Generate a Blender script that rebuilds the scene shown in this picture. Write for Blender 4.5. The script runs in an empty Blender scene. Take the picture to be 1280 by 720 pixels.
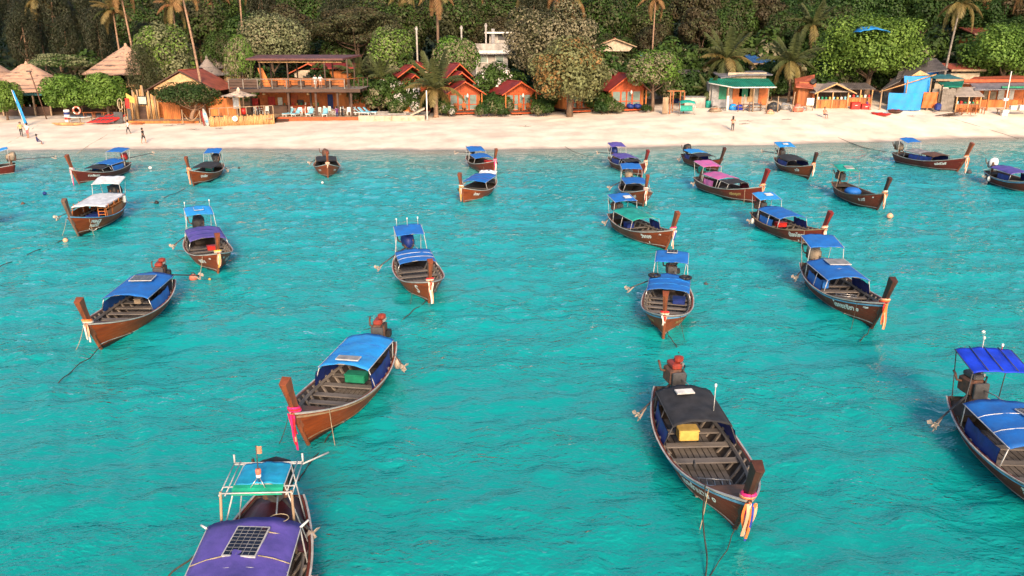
import bpy, math, random
import numpy as np
from mathutils import Vector, Matrix, Euler, Quaternion

S = bpy.context.scene
COL = S.collection
R = math.radians

# ---------------------------------------------------------------- camera
cam_data = bpy.data.cameras.new('camera')
cam = bpy.data.objects.new('camera', cam_data)
COL.objects.link(cam)
cam.location = (0, 0, 10.78)
cam.rotation_euler = (R(90 - 17.223), 0, 0)
cam_data.sensor_width = 36
cam_data.lens = 28.125
cam_data.clip_start = 0.1
cam_data.clip_end = 4000
S.camera = cam

# ---------------------------------------------------------------- sky, sun, exposure
SUN_EL, SUN_AZ = 25, 7           # degrees; azimuth to the right of straight behind the camera
world = bpy.data.worlds.new('World')
S.world = world
world.use_nodes = True
wn = world.node_tree
bg = wn.nodes['Background']
sky = wn.nodes.new('ShaderNodeTexSky')
sky.sky_type = 'NISHITA'
sky.sun_disc = False
sky.sun_elevation = R(SUN_EL)
sky.sun_rotation = R(180 - SUN_AZ)
sky.air_density = 1.0
sky.dust_density = 2.5
sky.ozone_density = 1.0
wn.links.new(sky.outputs[0], bg.inputs[0])
bg.inputs[1].default_value = 0.125
sun_data = bpy.data.lights.new('sun', 'SUN')
sun = bpy.data.objects.new('sun', sun_data)
COL.objects.link(sun)
sun_data.energy = 3.2
sun_data.angle = R(14)
sun_data.color = (1.0, 0.72, 0.48)
_d = Vector((math.sin(R(SUN_AZ)) * math.cos(R(SUN_EL)), -math.cos(R(SUN_AZ)) * math.cos(R(SUN_EL)), math.sin(R(SUN_EL))))
sun.rotation_euler = _d.to_track_quat('Z', 'Y').to_euler()
S.view_settings.view_transform = 'Standard'
S.view_settings.look = 'None'
S.view_settings.gamma = 1
S.view_settings.exposure = 0.86
S.cycles.use_denoising = True
S.cycles.max_bounces = 6
S.cycles.diffuse_bounces = 3
S.cycles.glossy_bounces = 3
S.cycles.transmission_bounces = 4
S.cycles.transparent_max_bounces = 6
S.cycles.sample_clamp_indirect = 4

# ---------------------------------------------------------------- helpers
def tag(o, label=None, cat=None, group=None, kind=None):
    if label: o['label'] = label
    if cat: o['category'] = cat
    if group: o['group'] = group
    if kind: o['kind'] = kind
    return o

def thing(name, label, cat, loc=(0, 0, 0), rz=0.0, group=None):
    o = bpy.data.objects.new(name, None)
    COL.objects.link(o)
    o.empty_display_size = .2
    o.location = loc
    o.rotation_euler = (0, 0, rz)
    return tag(o, label, cat, group)

def copy_tree(o, parent=None):
    c = o.copy()
    COL.objects.link(c)
    c.parent = parent
    for ch in o.children:
        copy_tree(ch, c)
    return c

class MB:
    """collects faces of one mesh"""
    def __init__(self):
        self.v = []; self.f = []; self.m = []
    def add(self, vs, fs, mi=0):
        n = len(self.v)
        self.v += [tuple(p) for p in vs]
        self.f += [tuple(i + n for i in q) for q in fs]
        self.m += [mi] * len(fs)
        return self
    def box(self, c, s, rot=None, mi=0, taper=1.0, bev=0.0):
        x, y, z = s[0] / 2, s[1] / 2, s[2] / 2
        if bev <= 0:
            vs = [(-x, -y, -z), (x, -y, -z), (x, y, -z), (-x, y, -z), (-x * taper, -y * taper, z), (x * taper, -y * taper, z), (x * taper, y * taper, z), (-x * taper, y * taper, z)]
            fs = [(3, 2, 1, 0), (4, 5, 6, 7), (0, 1, 5, 4), (1, 2, 6, 5), (2, 3, 7, 6), (3, 0, 4, 7)]
        else:
            b = min(bev, x * .9, y * .9, z * .9)
            def ring(dx, dy, zz, k=1.0):
                dx *= k; dy *= k; c_ = b * .8
                return [(-dx + c_, -dy, zz), (dx - c_, -dy, zz), (dx, -dy + c_, zz), (dx, dy - c_, zz), (dx - c_, dy, zz), (-dx + c_, dy, zz), (-dx, dy - c_, zz), (-dx, -dy + c_, zz)]
            vs = ring(x - b, y - b, -z) + ring(x, y, -z + b) + ring(x, y, z - b, taper) + ring(x - b, y - b, z, taper)
            fs = [tuple(range(7, -1, -1)), tuple(range(24, 32))]
            for k in range(3):
                for i in range(8):
                    j = (i + 1) % 8
                    fs.append((k * 8 + i, k * 8 + j, k * 8 + 8 + j, k * 8 + 8 + i))
        if rot is not None:
            M = rot if isinstance(rot, Matrix) else Euler(rot).to_matrix()
            vs = [M @ Vector(p) for p in vs]
        c = Vector(c)
        return self.add([c + Vector(p) for p in vs], fs, mi)
    def tube(self, pts, r, n=6, mi=0, cap=True):
        pts = [Vector(p) for p in pts]
        k = len(pts)
        rs = r if isinstance(r, (list, tuple)) else [r] * k
        vs = []
        ref = None
        for i, p in enumerate(pts):
            d = (pts[min(i + 1, k - 1)] - pts[max(i - 1, 0)])
            if d.length < 1e-9: d = Vector((0, 0, 1))
            d.normalize()
            if ref is None:
                ref = Vector((0, 0, 1)) if abs(d.z) < .9 else Vector((1, 0, 0))
            a = d.cross(ref)
            if a.length < 1e-5: a = d.cross(Vector((0, 1, .3)))
            a.normalize()
            b = d.cross(a)
            ref = a.cross(d)
            for j in range(n):
                t = 2 * math.pi * j / n
                vs.append(p + (a * math.cos(t) + b * math.sin(t)) * rs[i])
        fs = [(i * n + j, i * n + (j + 1) % n, (i + 1) * n + (j + 1) % n, (i + 1) * n + j) for i in range(k - 1) for j in range(n)]
        if cap:
            fs.append(tuple(range(n - 1, -1, -1)))
            fs.append(tuple((k - 1) * n + j for j in range(n)))
        return self.add(vs, fs, mi)
    def lathe(self, prof, c=(0, 0, 0), n=10, mi=0, axis='z'):
        vs = []
        for (r, z) in prof:
            for j in range(n):
                t = 2 * math.pi * j / n
                p = (r * math.cos(t), r * math.sin(t), z)
                if axis == 'x': p = (p[2], p[0], p[1])
                if axis == 'y': p = (p[0], p[2], p[1])
                vs.append(Vector(p) + Vector(c))
        fs = [(i * n + j, i * n + (j + 1) % n, (i + 1) * n + (j + 1) % n, (i + 1) * n + j) for i in range(len(prof) - 1) for j in range(n)]
        fs.append(tuple(range(n - 1, -1, -1)))
        fs.append(tuple((len(prof) - 1) * n + j for j in range(n)))
        return self.add(vs, fs, mi)
    def plate(self, poly, th, mi=0, axis=(0, 0, 1)):
        """a flat polygon given thickness th along axis"""
        a = Vector(axis) * th
        n = len(poly)
        top = [Vector(p) for p in poly]
        vs = top + [p - a for p in top]
        fs = [tuple(range(n)), tuple(range(2 * n - 1, n - 1, -1))] + [(i, i + n, (i + 1) % n + n, (i + 1) % n) for i in range(n)]
        return self.add(vs, fs, mi)
    def sheet(self, grid, th, mi=0, mi2=None):
        """closed sheet from grid[i][j] of points, thickness th downwards"""
        ni, nj = len(grid), len(grid[0])
        t = [Vector(p) for row in grid for p in row]
        nv = len(t)
        b = [p - Vector((0, 0, th)) for p in t]
        fs = []; fb = []
        for i in range(ni - 1):
            for j in range(nj - 1):
                q = (i * nj + j, i * nj + j + 1, (i + 1) * nj + j + 1, (i + 1) * nj + j)
                fs.append(q)
                fb.append(tuple(nv + k for k in reversed(q)))
        ed = [(i * nj, (i + 1) * nj) for i in range(ni - 1)] + [((i + 1) * nj + nj - 1, i * nj + nj - 1) for i in range(ni - 1)]
        ed += [(j + 1, j) for j in range(nj - 1)] + [((ni - 1) * nj + j, (ni - 1) * nj + j + 1) for j in range(nj - 1)]
        fe = [(a, b_, b_ + nv, a + nv) for a, b_ in ed]
        n0 = len(self.v)
        self.add(t + b, fs + fe, mi)
        self.f += [tuple(k + n0 for k in q) for q in fb]
        self.m += [mi if mi2 is None else mi2] * len(fb)
        return self
    def mesh(self, name, mats, smooth=False):
        me = bpy.data.meshes.new(name)
        me.from_pydata(self.v, [], self.f)
        for m in (mats if isinstance(mats, (list, tuple)) else [mats]):
            me.materials.append(m)
        me.polygons.foreach_set('material_index', self.m)
        if smooth:
            me.polygons.foreach_set('use_smooth', [True] * len(self.f))
        me.update()
        return me
    def build(self, name, mats, parent=None, smooth=False, loc=None):
        return link(name, self.mesh(name, mats, smooth), parent, loc)

def link(name, me, parent=None, loc=None, rot=None):
    o = bpy.data.objects.new(name, me)
    COL.objects.link(o)
    if parent is not None: o.parent = parent
    if loc is not None: o.location = loc
    if rot is not None: o.rotation_euler = rot
    return o

def fix_normals(o):
    import bmesh
    bm = bmesh.new(); bm.from_mesh(o.data)
    bmesh.ops.recalc_face_normals(bm, faces=bm.faces)
    bm.to_mesh(o.data); bm.free()
    return o

def bx(name, c, s, m, parent, rot=None, bev=0.0, taper=1.0):
    return MB().box(c, s, rot, 0, taper, bev).build(name, m, parent)

def tb(name, pts, r, m, parent, n=6):
    return MB().tube(pts, r, n).build(name, m, parent, smooth=True)

# ---------------------------------------------------------------- materials
MATS = {}
def mat(name, col, rough=.6, var=.25, scale=2.0, bump=0.0, bscale=14.0, metal=0.0, stretch=(1, 1, 1), col2=None, spec=.4, island=0.0, trans=0.0, coat=0.0):
    if name in MATS: return MATS[name]
    m = bpy.data.materials.new(name)
    MATS[name] = m
    m.use_nodes = True
    nt = m.node_tree; N = nt.nodes; L = nt.links
    p = N['Principled BSDF']
    p.inputs['Roughness'].default_value = rough
    p.inputs['Metallic'].default_value = metal
    p.inputs['Specular IOR Level'].default_value = spec
    p.inputs['Coat Weight'].default_value = coat
    tc = N.new('ShaderNodeTexCoord')
    mp = N.new('ShaderNodeMapping'); mp.inputs['Scale'].default_value = stretch
    L.new(tc.outputs['Object'], mp.inputs[0])
    nz = N.new('ShaderNodeTexNoise'); nz.inputs['Scale'].default_value = scale; nz.inputs['Detail'].default_value = 5; nz.inputs['Roughness'].default_value = .6
    L.new(mp.outputs[0], nz.inputs['Vector'])
    rmp = N.new('ShaderNodeMapRange'); rmp.inputs[1].default_value = .3; rmp.inputs[2].default_value = .7
    L.new(nz.outputs[0], rmp.inputs[0])
    mx = N.new('ShaderNodeMix'); mx.data_type = 'RGBA'
    c2 = col2 if col2 else tuple(c * (1 - var) * .75 for c in col)
    c1 = col if col2 else tuple(min(1, c * (1 + var * .6)) for c in col)
    mx.inputs[6].default_value = (*c1, 1); mx.inputs[7].default_value = (*c2, 1)
    L.new(rmp.outputs[0], mx.inputs[0])
    out = mx.outputs[2]
    if island > 0:
        g = N.new('ShaderNodeNewGeometry')
        hs = N.new('ShaderNodeHueSaturation')
        r2 = N.new('ShaderNodeMapRange'); r2.inputs[3].default_value = 1 - island; r2.inputs[4].default_value = 1 + island
        L.new(g.outputs['Random Per Island'], r2.inputs[0])
        L.new(r2.outputs[0], hs.inputs['Value'])
        r3 = N.new('ShaderNodeMapRange'); r3.inputs[3].default_value = .5 - island * .05; r3.inputs[4].default_value = .5 + island * .04
        oi = N.new('ShaderNodeObjectInfo')
        L.new(oi.outputs['Random'], r3.inputs[0]); L.new(r3.outputs[0], hs.inputs['Hue'])
        L.new(out, hs.inputs['Color'])
        out = hs.outputs[0]
    L.new(out, p.inputs['Base Color'])
    if bump > 0:
        n2 = N.new('ShaderNodeTexNoise'); n2.inputs['Scale'].default_value = bscale; n2.inputs['Detail'].default_value = 4
        L.new(mp.outputs[0], n2.inputs['Vector'])
        b = N.new('ShaderNodeBump'); b.inputs['Strength'].default_value = min(1, bump); b.inputs['Distance'].default_value = .03
        L.new(n2.outputs[0], b.inputs['Height']); L.new(b.outputs[0], p.inputs['Normal'])
    if trans > 0:
        t = N.new('ShaderNodeBsdfTranslucent'); L.new(out, t.inputs[0])
        ms = N.new('ShaderNodeMixShader'); ms.inputs[0].default_value = trans
        L.new(p.outputs[0], ms.inputs[1]); L.new(t.outputs[0], ms.inputs[2])
        L.new(ms.outputs[0], N['Material Output'].inputs[0])
    return m

def ribbed(name, col, rough=.5, period=.22, axis=0, var=.3, rust=None):
    """corrugated sheet: a wave bump across one object axis"""
    if name in MATS: return MATS[name]
    m = mat(name, col, rough, var, .9, col2=rust)
    nt = m.node_tree; N = nt.nodes; L = nt.links
    tc = N.new('ShaderNodeTexCoord'); sp = N.new('ShaderNodeSeparateXYZ'); L.new(tc.outputs['Object'], sp.inputs[0])
    a = N.new('ShaderNodeMath'); a.operation = 'MULTIPLY'; a.inputs[1].default_value = 2 * math.pi / period
    L.new(sp.outputs[axis], a.inputs[0])
    s = N.new('ShaderNodeMath'); s.operation = 'SINE'; L.new(a.outputs[0], s.inputs[0])
    b = N.new('ShaderNodeBump'); b.inputs['Strength'].default_value = .8; b.inputs['Distance'].default_value = .04
    L.new(s.outputs[0], b.inputs['Height']); L.new(b.outputs[0], N['Principled BSDF'].inputs['Normal'])
    return m

def srgb(r, g, b):
    f = lambda c: (c / 255 / 12.92) if c / 255 <= .04045 else ((c / 255 + .055) / 1.055) ** 2.4
    return (f(r), f(g), f(b))

M = {}
M['white'] = mat('white_paint', (.78, .77, .74), .45, .15, 3)
M['cream'] = mat('cream_wall', (.5, .41, .31), .8, .3, 1.5, bump=.2)
M['concrete'] = mat('concrete', (.42, .39, .36), .85, .35, 1.2, bump=.3)
M['grey'] = mat('grey_paint', (.28, .28, .29), .6, .3, 3)
M['darkgrey'] = mat('dark_grey', (.06, .06, .065), .6, .4, 4)
M['black'] = mat('black_paint', (.018, .018, .02), .55, .4, 5)
M['steel'] = mat('steel_tube', (.55, .55, .55), .35, .2, 6, metal=.8)
M['iron'] = mat('rusty_iron', (.16, .07, .04), .7, .5, 9, bump=.3, col2=(.05, .035, .03))
M['red'] = mat('red_paint', (.52, .025, .02), .45, .3, 3)
M['orange'] = mat('orange_paint', (.55, .14, .03), .55, .25, 2)
M['yellow'] = mat('yellow_plastic', (.62, .42, .1), .5, .2, 3)
M['green'] = mat('green_plastic', (.01, .22, .12), .5, .25, 3)
M['greenroof'] = ribbed('green_sheet', (.008, .2, .13), .5, .25, 0)
M['wood'] = mat('varnished_wood', (.38, .115, .03), .5, .4, 1.6, bump=.25, bscale=20, stretch=(1, 1, .25))
M['wood2'] = mat('orange_plank', (.52, .165, .04), .6, .5, 1.6, bump=.25, bscale=18, stretch=(1, 1, .2))
M['darkwood'] = mat('dark_timber', (.075, .04, .028), .6, .4, 2, bump=.25, stretch=(.3, 1, 1))
M['palewood'] = mat('weathered_wood', (.36, .25, .16), .8, .35, 2, bump=.35, stretch=(1, 1, .3))
M['greywood'] = mat('grey_driftwood', (.23, .2, .175), .8, .35, 2.5, bump=.35, stretch=(.25, 1, 1))
M['bamboo'] = mat('bamboo', (.55, .31, .13), .55, .4, 2.2, bump=.2, stretch=(1, 1, .3))
M['matting'] = mat('woven_matting', (.6, .38, .2), .85, .3, 3, bump=.6, bscale=30)
M['thatch'] = mat('thatch', (.5, .31, .21), .95, .35, 1.3, bump=1.0, bscale=16, stretch=(1, 1, .35), col2=(.36, .235, .175))
M['thatch2'] = mat('grey_thatch', (.36, .3, .26), .95, .35, 1.5, bump=1.0, bscale=16, stretch=(1, 1, .35), col2=(.2, .175, .16))
M['redroof'] = ribbed('red_metal_roof', (.27, .03, .028), .45, .24, 1)
M['redroof2'] = ribbed('rust_red_roof', (.36, .09, .05), .6, .3, 1)
M['fascia'] = mat('orange_fascia', (.5, .09, .025), .5, .25, 2)
M['darkroof'] = ribbed('dark_sheet_roof', (.11, .095, .09), .7, .3, 0, .4)
M['greyroof'] = ribbed('grey_sheet_roof', (.2, .2, .23), .55, .3, 0, .3)
M['blueroof'] = ribbed('blue_sheet_roof', (.03, .11, .3), .5, .3, 0, .3)
M['tealroof'] = ribbed('teal_sheet_roof', (.04, .2, .24), .5, .3, 0, .3)
M['blue'] = mat('blue_tarpaulin', (.006, .15, .56), .62, .3, 1.6, bump=.6, bscale=5, col2=(.02, .11, .36))
M['ltblue'] = mat('light_blue_tarpaulin', (.008, .29, .78), .65, .25, 1.6, bump=.6, bscale=5, col2=(.03, .2, .5))
M['navy'] = mat('dark_blue_tarpaulin', (.008, .03, .2), .55, .3, 3, bump=.3, bscale=7)
M['royal'] = mat('royal_blue_tarpaulin', (.008, .045, .6), .5, .25, 2.2, bump=.3, bscale=6)
M['purple'] = mat('purple_tarpaulin', (.12, .085, .4), .55, .35, 1.6, bump=.6, bscale=5, col2=(.06, .05, .22))
M['pink'] = mat('pink_tarpaulin', (.55, .1, .32), .55, .35, 2, bump=.3, bscale=6, col2=(.3, .12, .3))
M['teal'] = mat('teal_tarpaulin', (.01, .33, .27), .55, .3, 2, bump=.3, bscale=6)
M['blacktarp'] = mat('black_shade_cloth', (.03, .03, .034), .75, .35, 3, bump=.25, bscale=9)
M['whitetarp'] = mat('white_tarpaulin', (.66, .7, .75), .55, .2, 3, bump=.2, bscale=6)
M['tan'] = mat('tan_tarpaulin', (.34, .27, .2), .7, .3, 3, bump=.4, bscale=6)
M['solar'] = mat('solar_cells', (.01, .014, .03), .15, .2, 3)
M['cyan'] = mat('sky_blue_cushion', (.2, .47, .6), .7, .2, 3)
M['glass'] = mat('window_glass', (.2, .26, .24), .12, .3, .7, spec=.6)
M['curtain'] = mat('pale_curtain', (.5, .52, .46), .8, .2, 3)
M['skin'] = mat('skin', (.42, .22, .14), .55, .1)
M['hair'] = mat('black_hair', (.012, .01, .01), .5, .2)
M['rope'] = mat('dark_rope', (.05, .05, .042), .85, .4, 8, bump=.4, bscale=60)
M['palerope'] = mat('pale_rope', (.4, .33, .22), .85, .3, 8, bump=.4, bscale=60)
M['buoy'] = mat('salmon_buoy', (.75, .2, .13), .45, .2, 3)
M['bark'] = mat('bark', (.17, .11, .075), .9, .4, 3, bump=.7, bscale=12, stretch=(1, 1, .3))
M['palmbark'] = mat('palm_bark', (.34, .21, .14), .9, .35, 2, bump=.6, bscale=9, stretch=(.4, .4, 2.5))
M['enginered'] = mat('engine_red', (.33, .035, .02), .5, .5, 9, col2=(.12, .03, .02))
M['metalwhite'] = mat('white_metal_tube', (.5, .5, .5), .35, .1, 5)
# ---------------------------------------------------------------- the lie of the land
def shore_y(x): return 83.0 + .2 * np.maximum(0, x - 6) + .5 * np.sin(x * .15) + .25 * np.sin(x * .41)
def ground_np(x, y):
    d = y - shore_y(x)
    berm = 1.35 + .0075 * np.maximum(0, x + 50) + .042 * np.maximum(0, x - 4) - .042 * np.maximum(0, x - 44)
    z = np.where(d < 0, np.maximum(-3, d * .07), berm * (1 - np.exp(-(np.maximum(d, 0) / 13) ** 1.25)))
    h = np.maximum(0, y - 124)
    return z + .2 * h * h / (h + 12)
def ground(x, y): return float(ground_np(np.array(float(x)), np.array(float(y))))

def grid_mesh(name, P, m, smooth=True, attr=None):
    ni, nj = P.shape[:2]
    me = bpy.data.meshes.new(name)
    idx = np.arange(ni * nj).reshape(ni, nj)
    q = np.stack([idx[:-1, :-1], idx[:-1, 1:], idx[1:, 1:], idx[1:, :-1]], -1).reshape(-1, 4)
    me.vertices.add(ni * nj); me.vertices.foreach_set('co', P.reshape(-1).astype(np.float32))
    me.loops.add(q.size); me.loops.foreach_set('vertex_index', q.reshape(-1).astype(np.int32))
    me.polygons.add(len(q)); me.polygons.foreach_set('loop_start', np.arange(0, q.size, 4, dtype=np.int32))
    me.polygons.foreach_set('use_smooth', np.full(len(q), smooth))
    if attr is not None:
        a = me.attributes.new('offshore', 'FLOAT', 'POINT'); a.data.foreach_set('value', attr.reshape(-1).astype(np.float32))
    me.materials.append(m)
    me.update(calc_edges=True); me.validate()
    return me

rng = np.random.default_rng(11)
def waves(x, y, n, lmin, lmax, slope, main=-1.45, spread=.75, seed=3):
    r = np.random.default_rng(seed)
    z = np.zeros_like(x)
    for k in range(n):
        lam = lmin * (lmax / lmin) ** ((k + r.random()) / n)
        th = main + r.normal() * spread
        kk = 2 * math.pi / lam
        ph = r.random() * 6.283
        a = slope * lam / (2 * math.pi) * (.6 + .8 * r.random()) * math.sqrt(2.0 / n)
        # slow wobble so that crests are short
        wx = .35 * lam * np.sin(x * .9 / lam + y * .7 / lam + ph * 3)
        z += a * np.sin(kk * (math.cos(th) * (x + wx) + math.sin(th) * (y + wx * .5)) + ph)
    return z

# sand
def sand_material():
    m = mat('beach_sand', (.86, .735, .61), .9, .1, .35, bump=.25, bscale=2.2, spec=.2)
    nt = m.node_tree; N = nt.nodes; L = nt.links
    p = N['Principled BSDF']
    old = p.inputs['Base Color'].links[0].from_socket
    at = N.new('ShaderNodeAttribute'); at.attribute_name = 'offshore'
    tc = N.new('ShaderNodeTexCoord')
    nz = N.new('ShaderNodeTexNoise'); nz.inputs['Scale'].default_value = .5; nz.inputs['Detail'].default_value = 5
    L.new(tc.outputs['Object'], nz.inputs[0])
    ad = N.new('ShaderNodeMath'); ad.operation = 'MULTIPLY_ADD'; ad.inputs[1].default_value = 3.0
    L.new(nz.outputs[0], ad.inputs[0]); L.new(at.outputs['Fac'], ad.inputs[2])
    # wet sand by the water, leaf litter and soil behind the huts
    w = N.new('ShaderNodeMapRange'); w.inputs[1].default_value = 1.2; w.inputs[2].default_value = 2.9
    L.new(ad.outputs[0], w.inputs[0])
    mx = N.new('ShaderNodeMix'); mx.data_type = 'RGBA'; mx.inputs[6].default_value = (.36, .30, .26, 1)
    L.new(w.outputs[0], mx.inputs[0]); L.new(old, mx.inputs[7])
    s = N.new('ShaderNodeMapRange'); s.inputs[1].default_value = 25; s.inputs[2].default_value = 29
    L.new(ad.outputs[0], s.inputs[0])
    mx2 = N.new('ShaderNodeMix'); mx2.data_type = 'RGBA'; mx2.inputs[7].default_value = (.19, .12, .075, 1)
    L.new(s.outputs[0], mx2.inputs[0]); L.new(mx.outputs[2], mx2.inputs[6])
    # specks of weed and driftwood litter
    n3 = N.new('ShaderNodeTexNoise'); n3.inputs['Scale'].default_value = 2.6; n3.inputs['Detail'].default_value = 6; n3.inputs['Roughness'].default_value = .75
    L.new(tc.outputs['Object'], n3.inputs[0])
    sp = N.new('ShaderNodeMapRange'); sp.inputs[1].default_value = .66; sp.inputs[2].default_value = .75; sp.inputs[4].default_value = .25
    L.new(n3.outputs[0], sp.inputs[0])
    mx3 = N.new('ShaderNodeMix'); mx3.data_type = 'RGBA'; mx3.inputs[7].default_value = (.2, .13, .09, 1)
    L.new(sp.outputs[0], mx3.inputs[0]); L.new(mx2.outputs[2], mx3.inputs[6])
    L.new(mx3.outputs[2], p.inputs['Base Color'])
    r = N.new('ShaderNodeMapRange'); r.inputs[1].default_value = 1; r.inputs[2].default_value = 2.6; r.inputs[3].default_value = .35; r.inputs[4].default_value = .9
    L.new(ad.outputs[0], r.inputs[0]); L.new(r.outputs[0], p.inputs['Roughness'])
    return m

xs = np.linspace(-150, 150, 301); ys = np.concatenate([np.linspace(70, 112, 130), np.linspace(112.5, 132, 30)])
GX, GY = np.meshgrid(xs, ys)
GZ = ground_np(GX, GY)
foot = waves(GX, GY, 24, .9, 4, .07, 0, 3, 5) * np.clip((GY - shore_y(GX)) / 4, 0, 1)
GZ = GZ + foot * .8
P = np.stack([GX, GY, GZ], -1)
beach = link('beach', grid_mesh('beach', P, sand_material(), attr=GY - shore_y(GX)))
tag(beach, 'pale pink sand beach between the sea and the huts', None, None, 'structure')

xs = np.linspace(-420, 420, 120); ys = np.concatenate([np.linspace(130, 240, 60), np.linspace(246, 420, 12)])
GX, GY = np.meshgrid(xs, ys)
GZ = ground_np(GX, GY) - .06 + .8 * np.sin(GX * .07) * np.clip((GY - 132) / 20, 0, 1)
hill = link('hillside', grid_mesh('hillside', np.stack([GX, GY, GZ], -1), mat('forest_floor', (.05, .075, .02), .95, .5, .6, bump=.6, bscale=3)))
tag(hill, 'wooded hillside rising behind the village', None, None, 'structure')

# sea
def sea_material():
    m = bpy.data.materials.new('sea_water'); m.use_nodes = True
    nt = m.node_tree; N = nt.nodes; L = nt.links
    N.remove(N['Principled BSDF'])
    # light scattered back from inside the water hardly follows the ripples; the mirror of the sky does
    body = N.new('ShaderNodeBsdfDiffuse'); mirror = N.new('ShaderNodeBsdfGlossy'); mirror.inputs['Roughness'].default_value = .05
    fr = N.new('ShaderNodeFresnel'); fr.inputs[0].default_value = 1.55
    mixs = N.new('ShaderNodeMixShader')
    L.new(fr.outputs[0], mixs.inputs[0]); L.new(body.outputs[0], mixs.inputs[1]); L.new(mirror.outputs[0], mixs.inputs[2])
    L.new(mixs.outputs[0], N['Material Output'].inputs[0])
    at = N.new('ShaderNodeAttribute'); at.attribute_name = 'offshore'
    tc = N.new('ShaderNodeTexCoord')
    def noise(scale, detail, stretch, rough=.55):
        mp = N.new('ShaderNodeMapping'); mp.inputs['Scale'].default_value = stretch
        L.new(tc.outputs['Object'], mp.inputs[0])
        n = N.new('ShaderNodeTexNoise'); n.inputs['Scale'].default_value = scale; n.inputs['Detail'].default_value = detail; n.inputs['Roughness'].default_value = rough
        L.new(mp.outputs[0], n.inputs['Vector'])
        return n.outputs[0]
    patch = noise(.09, 4, (1, 1.6, 1))
    ad = N.new('ShaderNodeMath'); ad.operation = 'MULTIPLY_ADD'; ad.inputs[1].default_value = 14.0
    L.new(patch, ad.inputs[0]); L.new(at.outputs['Fac'], ad.inputs[2])
    # colour of the water over the sand bed, from the edge of the beach outwards
    cr = N.new('ShaderNodeValToRGB')
    mr = N.new('ShaderNodeMapRange'); mr.inputs[1].default_value = 5; mr.inputs[2].default_value = 85
    L.new(ad.outputs[0], mr.inputs[0]); L.new(mr.outputs[0], cr.inputs[0])
    e = cr.color_ramp.elements
    e[0].position = 0; e[0].color = (.34, .31, .26, 1)
    e[1].position = 1; e[1].color = (.002, .26, .235, 1)
    for pos, c in ((.05, (.2, .33, .29)), (.15, (.1, .4, .39)), (.30, (.012, .40, .455)), (.62, (.004, .355, .365))):
        k = e.new(pos); k.color = (*c, 1)
    # darker beds of weed and coral under the water
    weed = noise(.16, 5, (1, 2.4, 1), .65)
    wr = N.new('ShaderNodeMapRange'); wr.inputs[1].default_value = .56; wr.inputs[2].default_value = .74; wr.inputs[4].default_value = .42
    L.new(weed, wr.inputs[0])
    mx = N.new('ShaderNodeMix'); mx.data_type = 'RGBA'; mx.inputs[7].default_value = (.02, .16, .15, 1)
    L.new(wr.outputs[0], mx.inputs[0]); L.new(cr.outputs[0], mx.inputs[6])
    L.new(mx.outputs[2], body.inputs[0])
    # ripples
    def ridged(scale, detail, stretch, gain):
        v = noise(scale, detail, stretch, .5)
        k = N.new('ShaderNodeMath'); k.operation = 'SUBTRACT'; k.inputs[1].default_value = .5; L.new(v, k.inputs[0])
        q = N.new('ShaderNodeMath'); q.operation = 'ABSOLUTE'; L.new(k.outputs[0], q.inputs[0])
        g = N.new('ShaderNodeMath'); g.operation = 'MULTIPLY'; g.inputs[1].default_value = -gain; L.new(q.outputs[0], g.inputs[0])
        return g.outputs[0]
    def add(*ss):
        o = ss[0]
        for t in ss[1:]:
            k = N.new('ShaderNodeMath'); k.operation = 'ADD'; L.new(o, k.inputs[0]); L.new(t, k.inputs[1]); o = k.outputs[0]
        return o
    hgt = add(ridged(1.0, 2, (.75, 1.5, 1), 1.5), ridged(2.3, 2, (.8, 1.4, 1), .9), ridged(5.2, 2, (.85, 1.3, 1), .56))
    # wind lanes: the ripples are stronger in some streaks than in others
    lane = noise(.11, 3, (1, 2.2, 1), .5)
    lr = N.new('ShaderNodeMapRange'); lr.inputs[1].default_value = .35; lr.inputs[2].default_value = .65; lr.inputs[3].default_value = .45; lr.inputs[4].default_value = 1.25
    L.new(lane, lr.inputs[0])
    lm = N.new('ShaderNodeMath'); lm.operation = 'MULTIPLY'; L.new(hgt, lm.inputs[0]); L.new(lr.outputs[0], lm.inputs[1]); hgt = lm.outputs[0]
    bu = N.new('ShaderNodeBump'); bu.inputs['Strength'].default_value = 1.0; bu.inputs['Distance'].default_value = .13
    L.new(hgt, bu.inputs['Height']); L.new(bu.outputs[0], mirror.inputs['Normal']); L.new(bu.outputs[0], fr.inputs['Normal'])
    up = N.new('ShaderNodeCombineXYZ'); up.inputs[2].default_value = 1
    nm = N.new('ShaderNodeMix'); nm.data_type = 'VECTOR'; nm.inputs[0].default_value = .55
    L.new(up.outputs[0], nm.inputs[4]); L.new(bu.outputs[0], nm.inputs[5]); L.new(nm.outputs[1], body.inputs['Normal'])
    return m
n_i, n_j = 560, 560
yy = np.concatenate([[-900, -60, 0], 3.5 * (104 / 3.5) ** (np.arange(n_i) / (n_i - 1))])
u = np.linspace(-1, 1, n_j)
SX = u[None, :] * (.78 * np.maximum(yy, 4)[:, None] + 10)
SY = np.repeat(yy[:, None], n_j, 1)
SX[:, 0] = -900; SX[:, -1] = 900
off = shore_y(SX) - SY
fade = np.clip(off / 14, .05, 1) * np.clip((SY - 3) / 4, 0, 1) * (np.abs(u)[None, :] < .999)
SZ = (waves(SX, SY, 40, .6, 2.6, .17, spread=.6) + waves(SX, SY, 10, 3.2, 9, .045, seed=9)) * fade
SZ[off < -3] = -.5
sea = link('sea', grid_mesh('sea', np.stack([SX, SY, SZ], -1), sea_material(), attr=off))
tag(sea, 'turquoise rippled sea lapping a sandy beach', None, None, 'structure')
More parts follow.
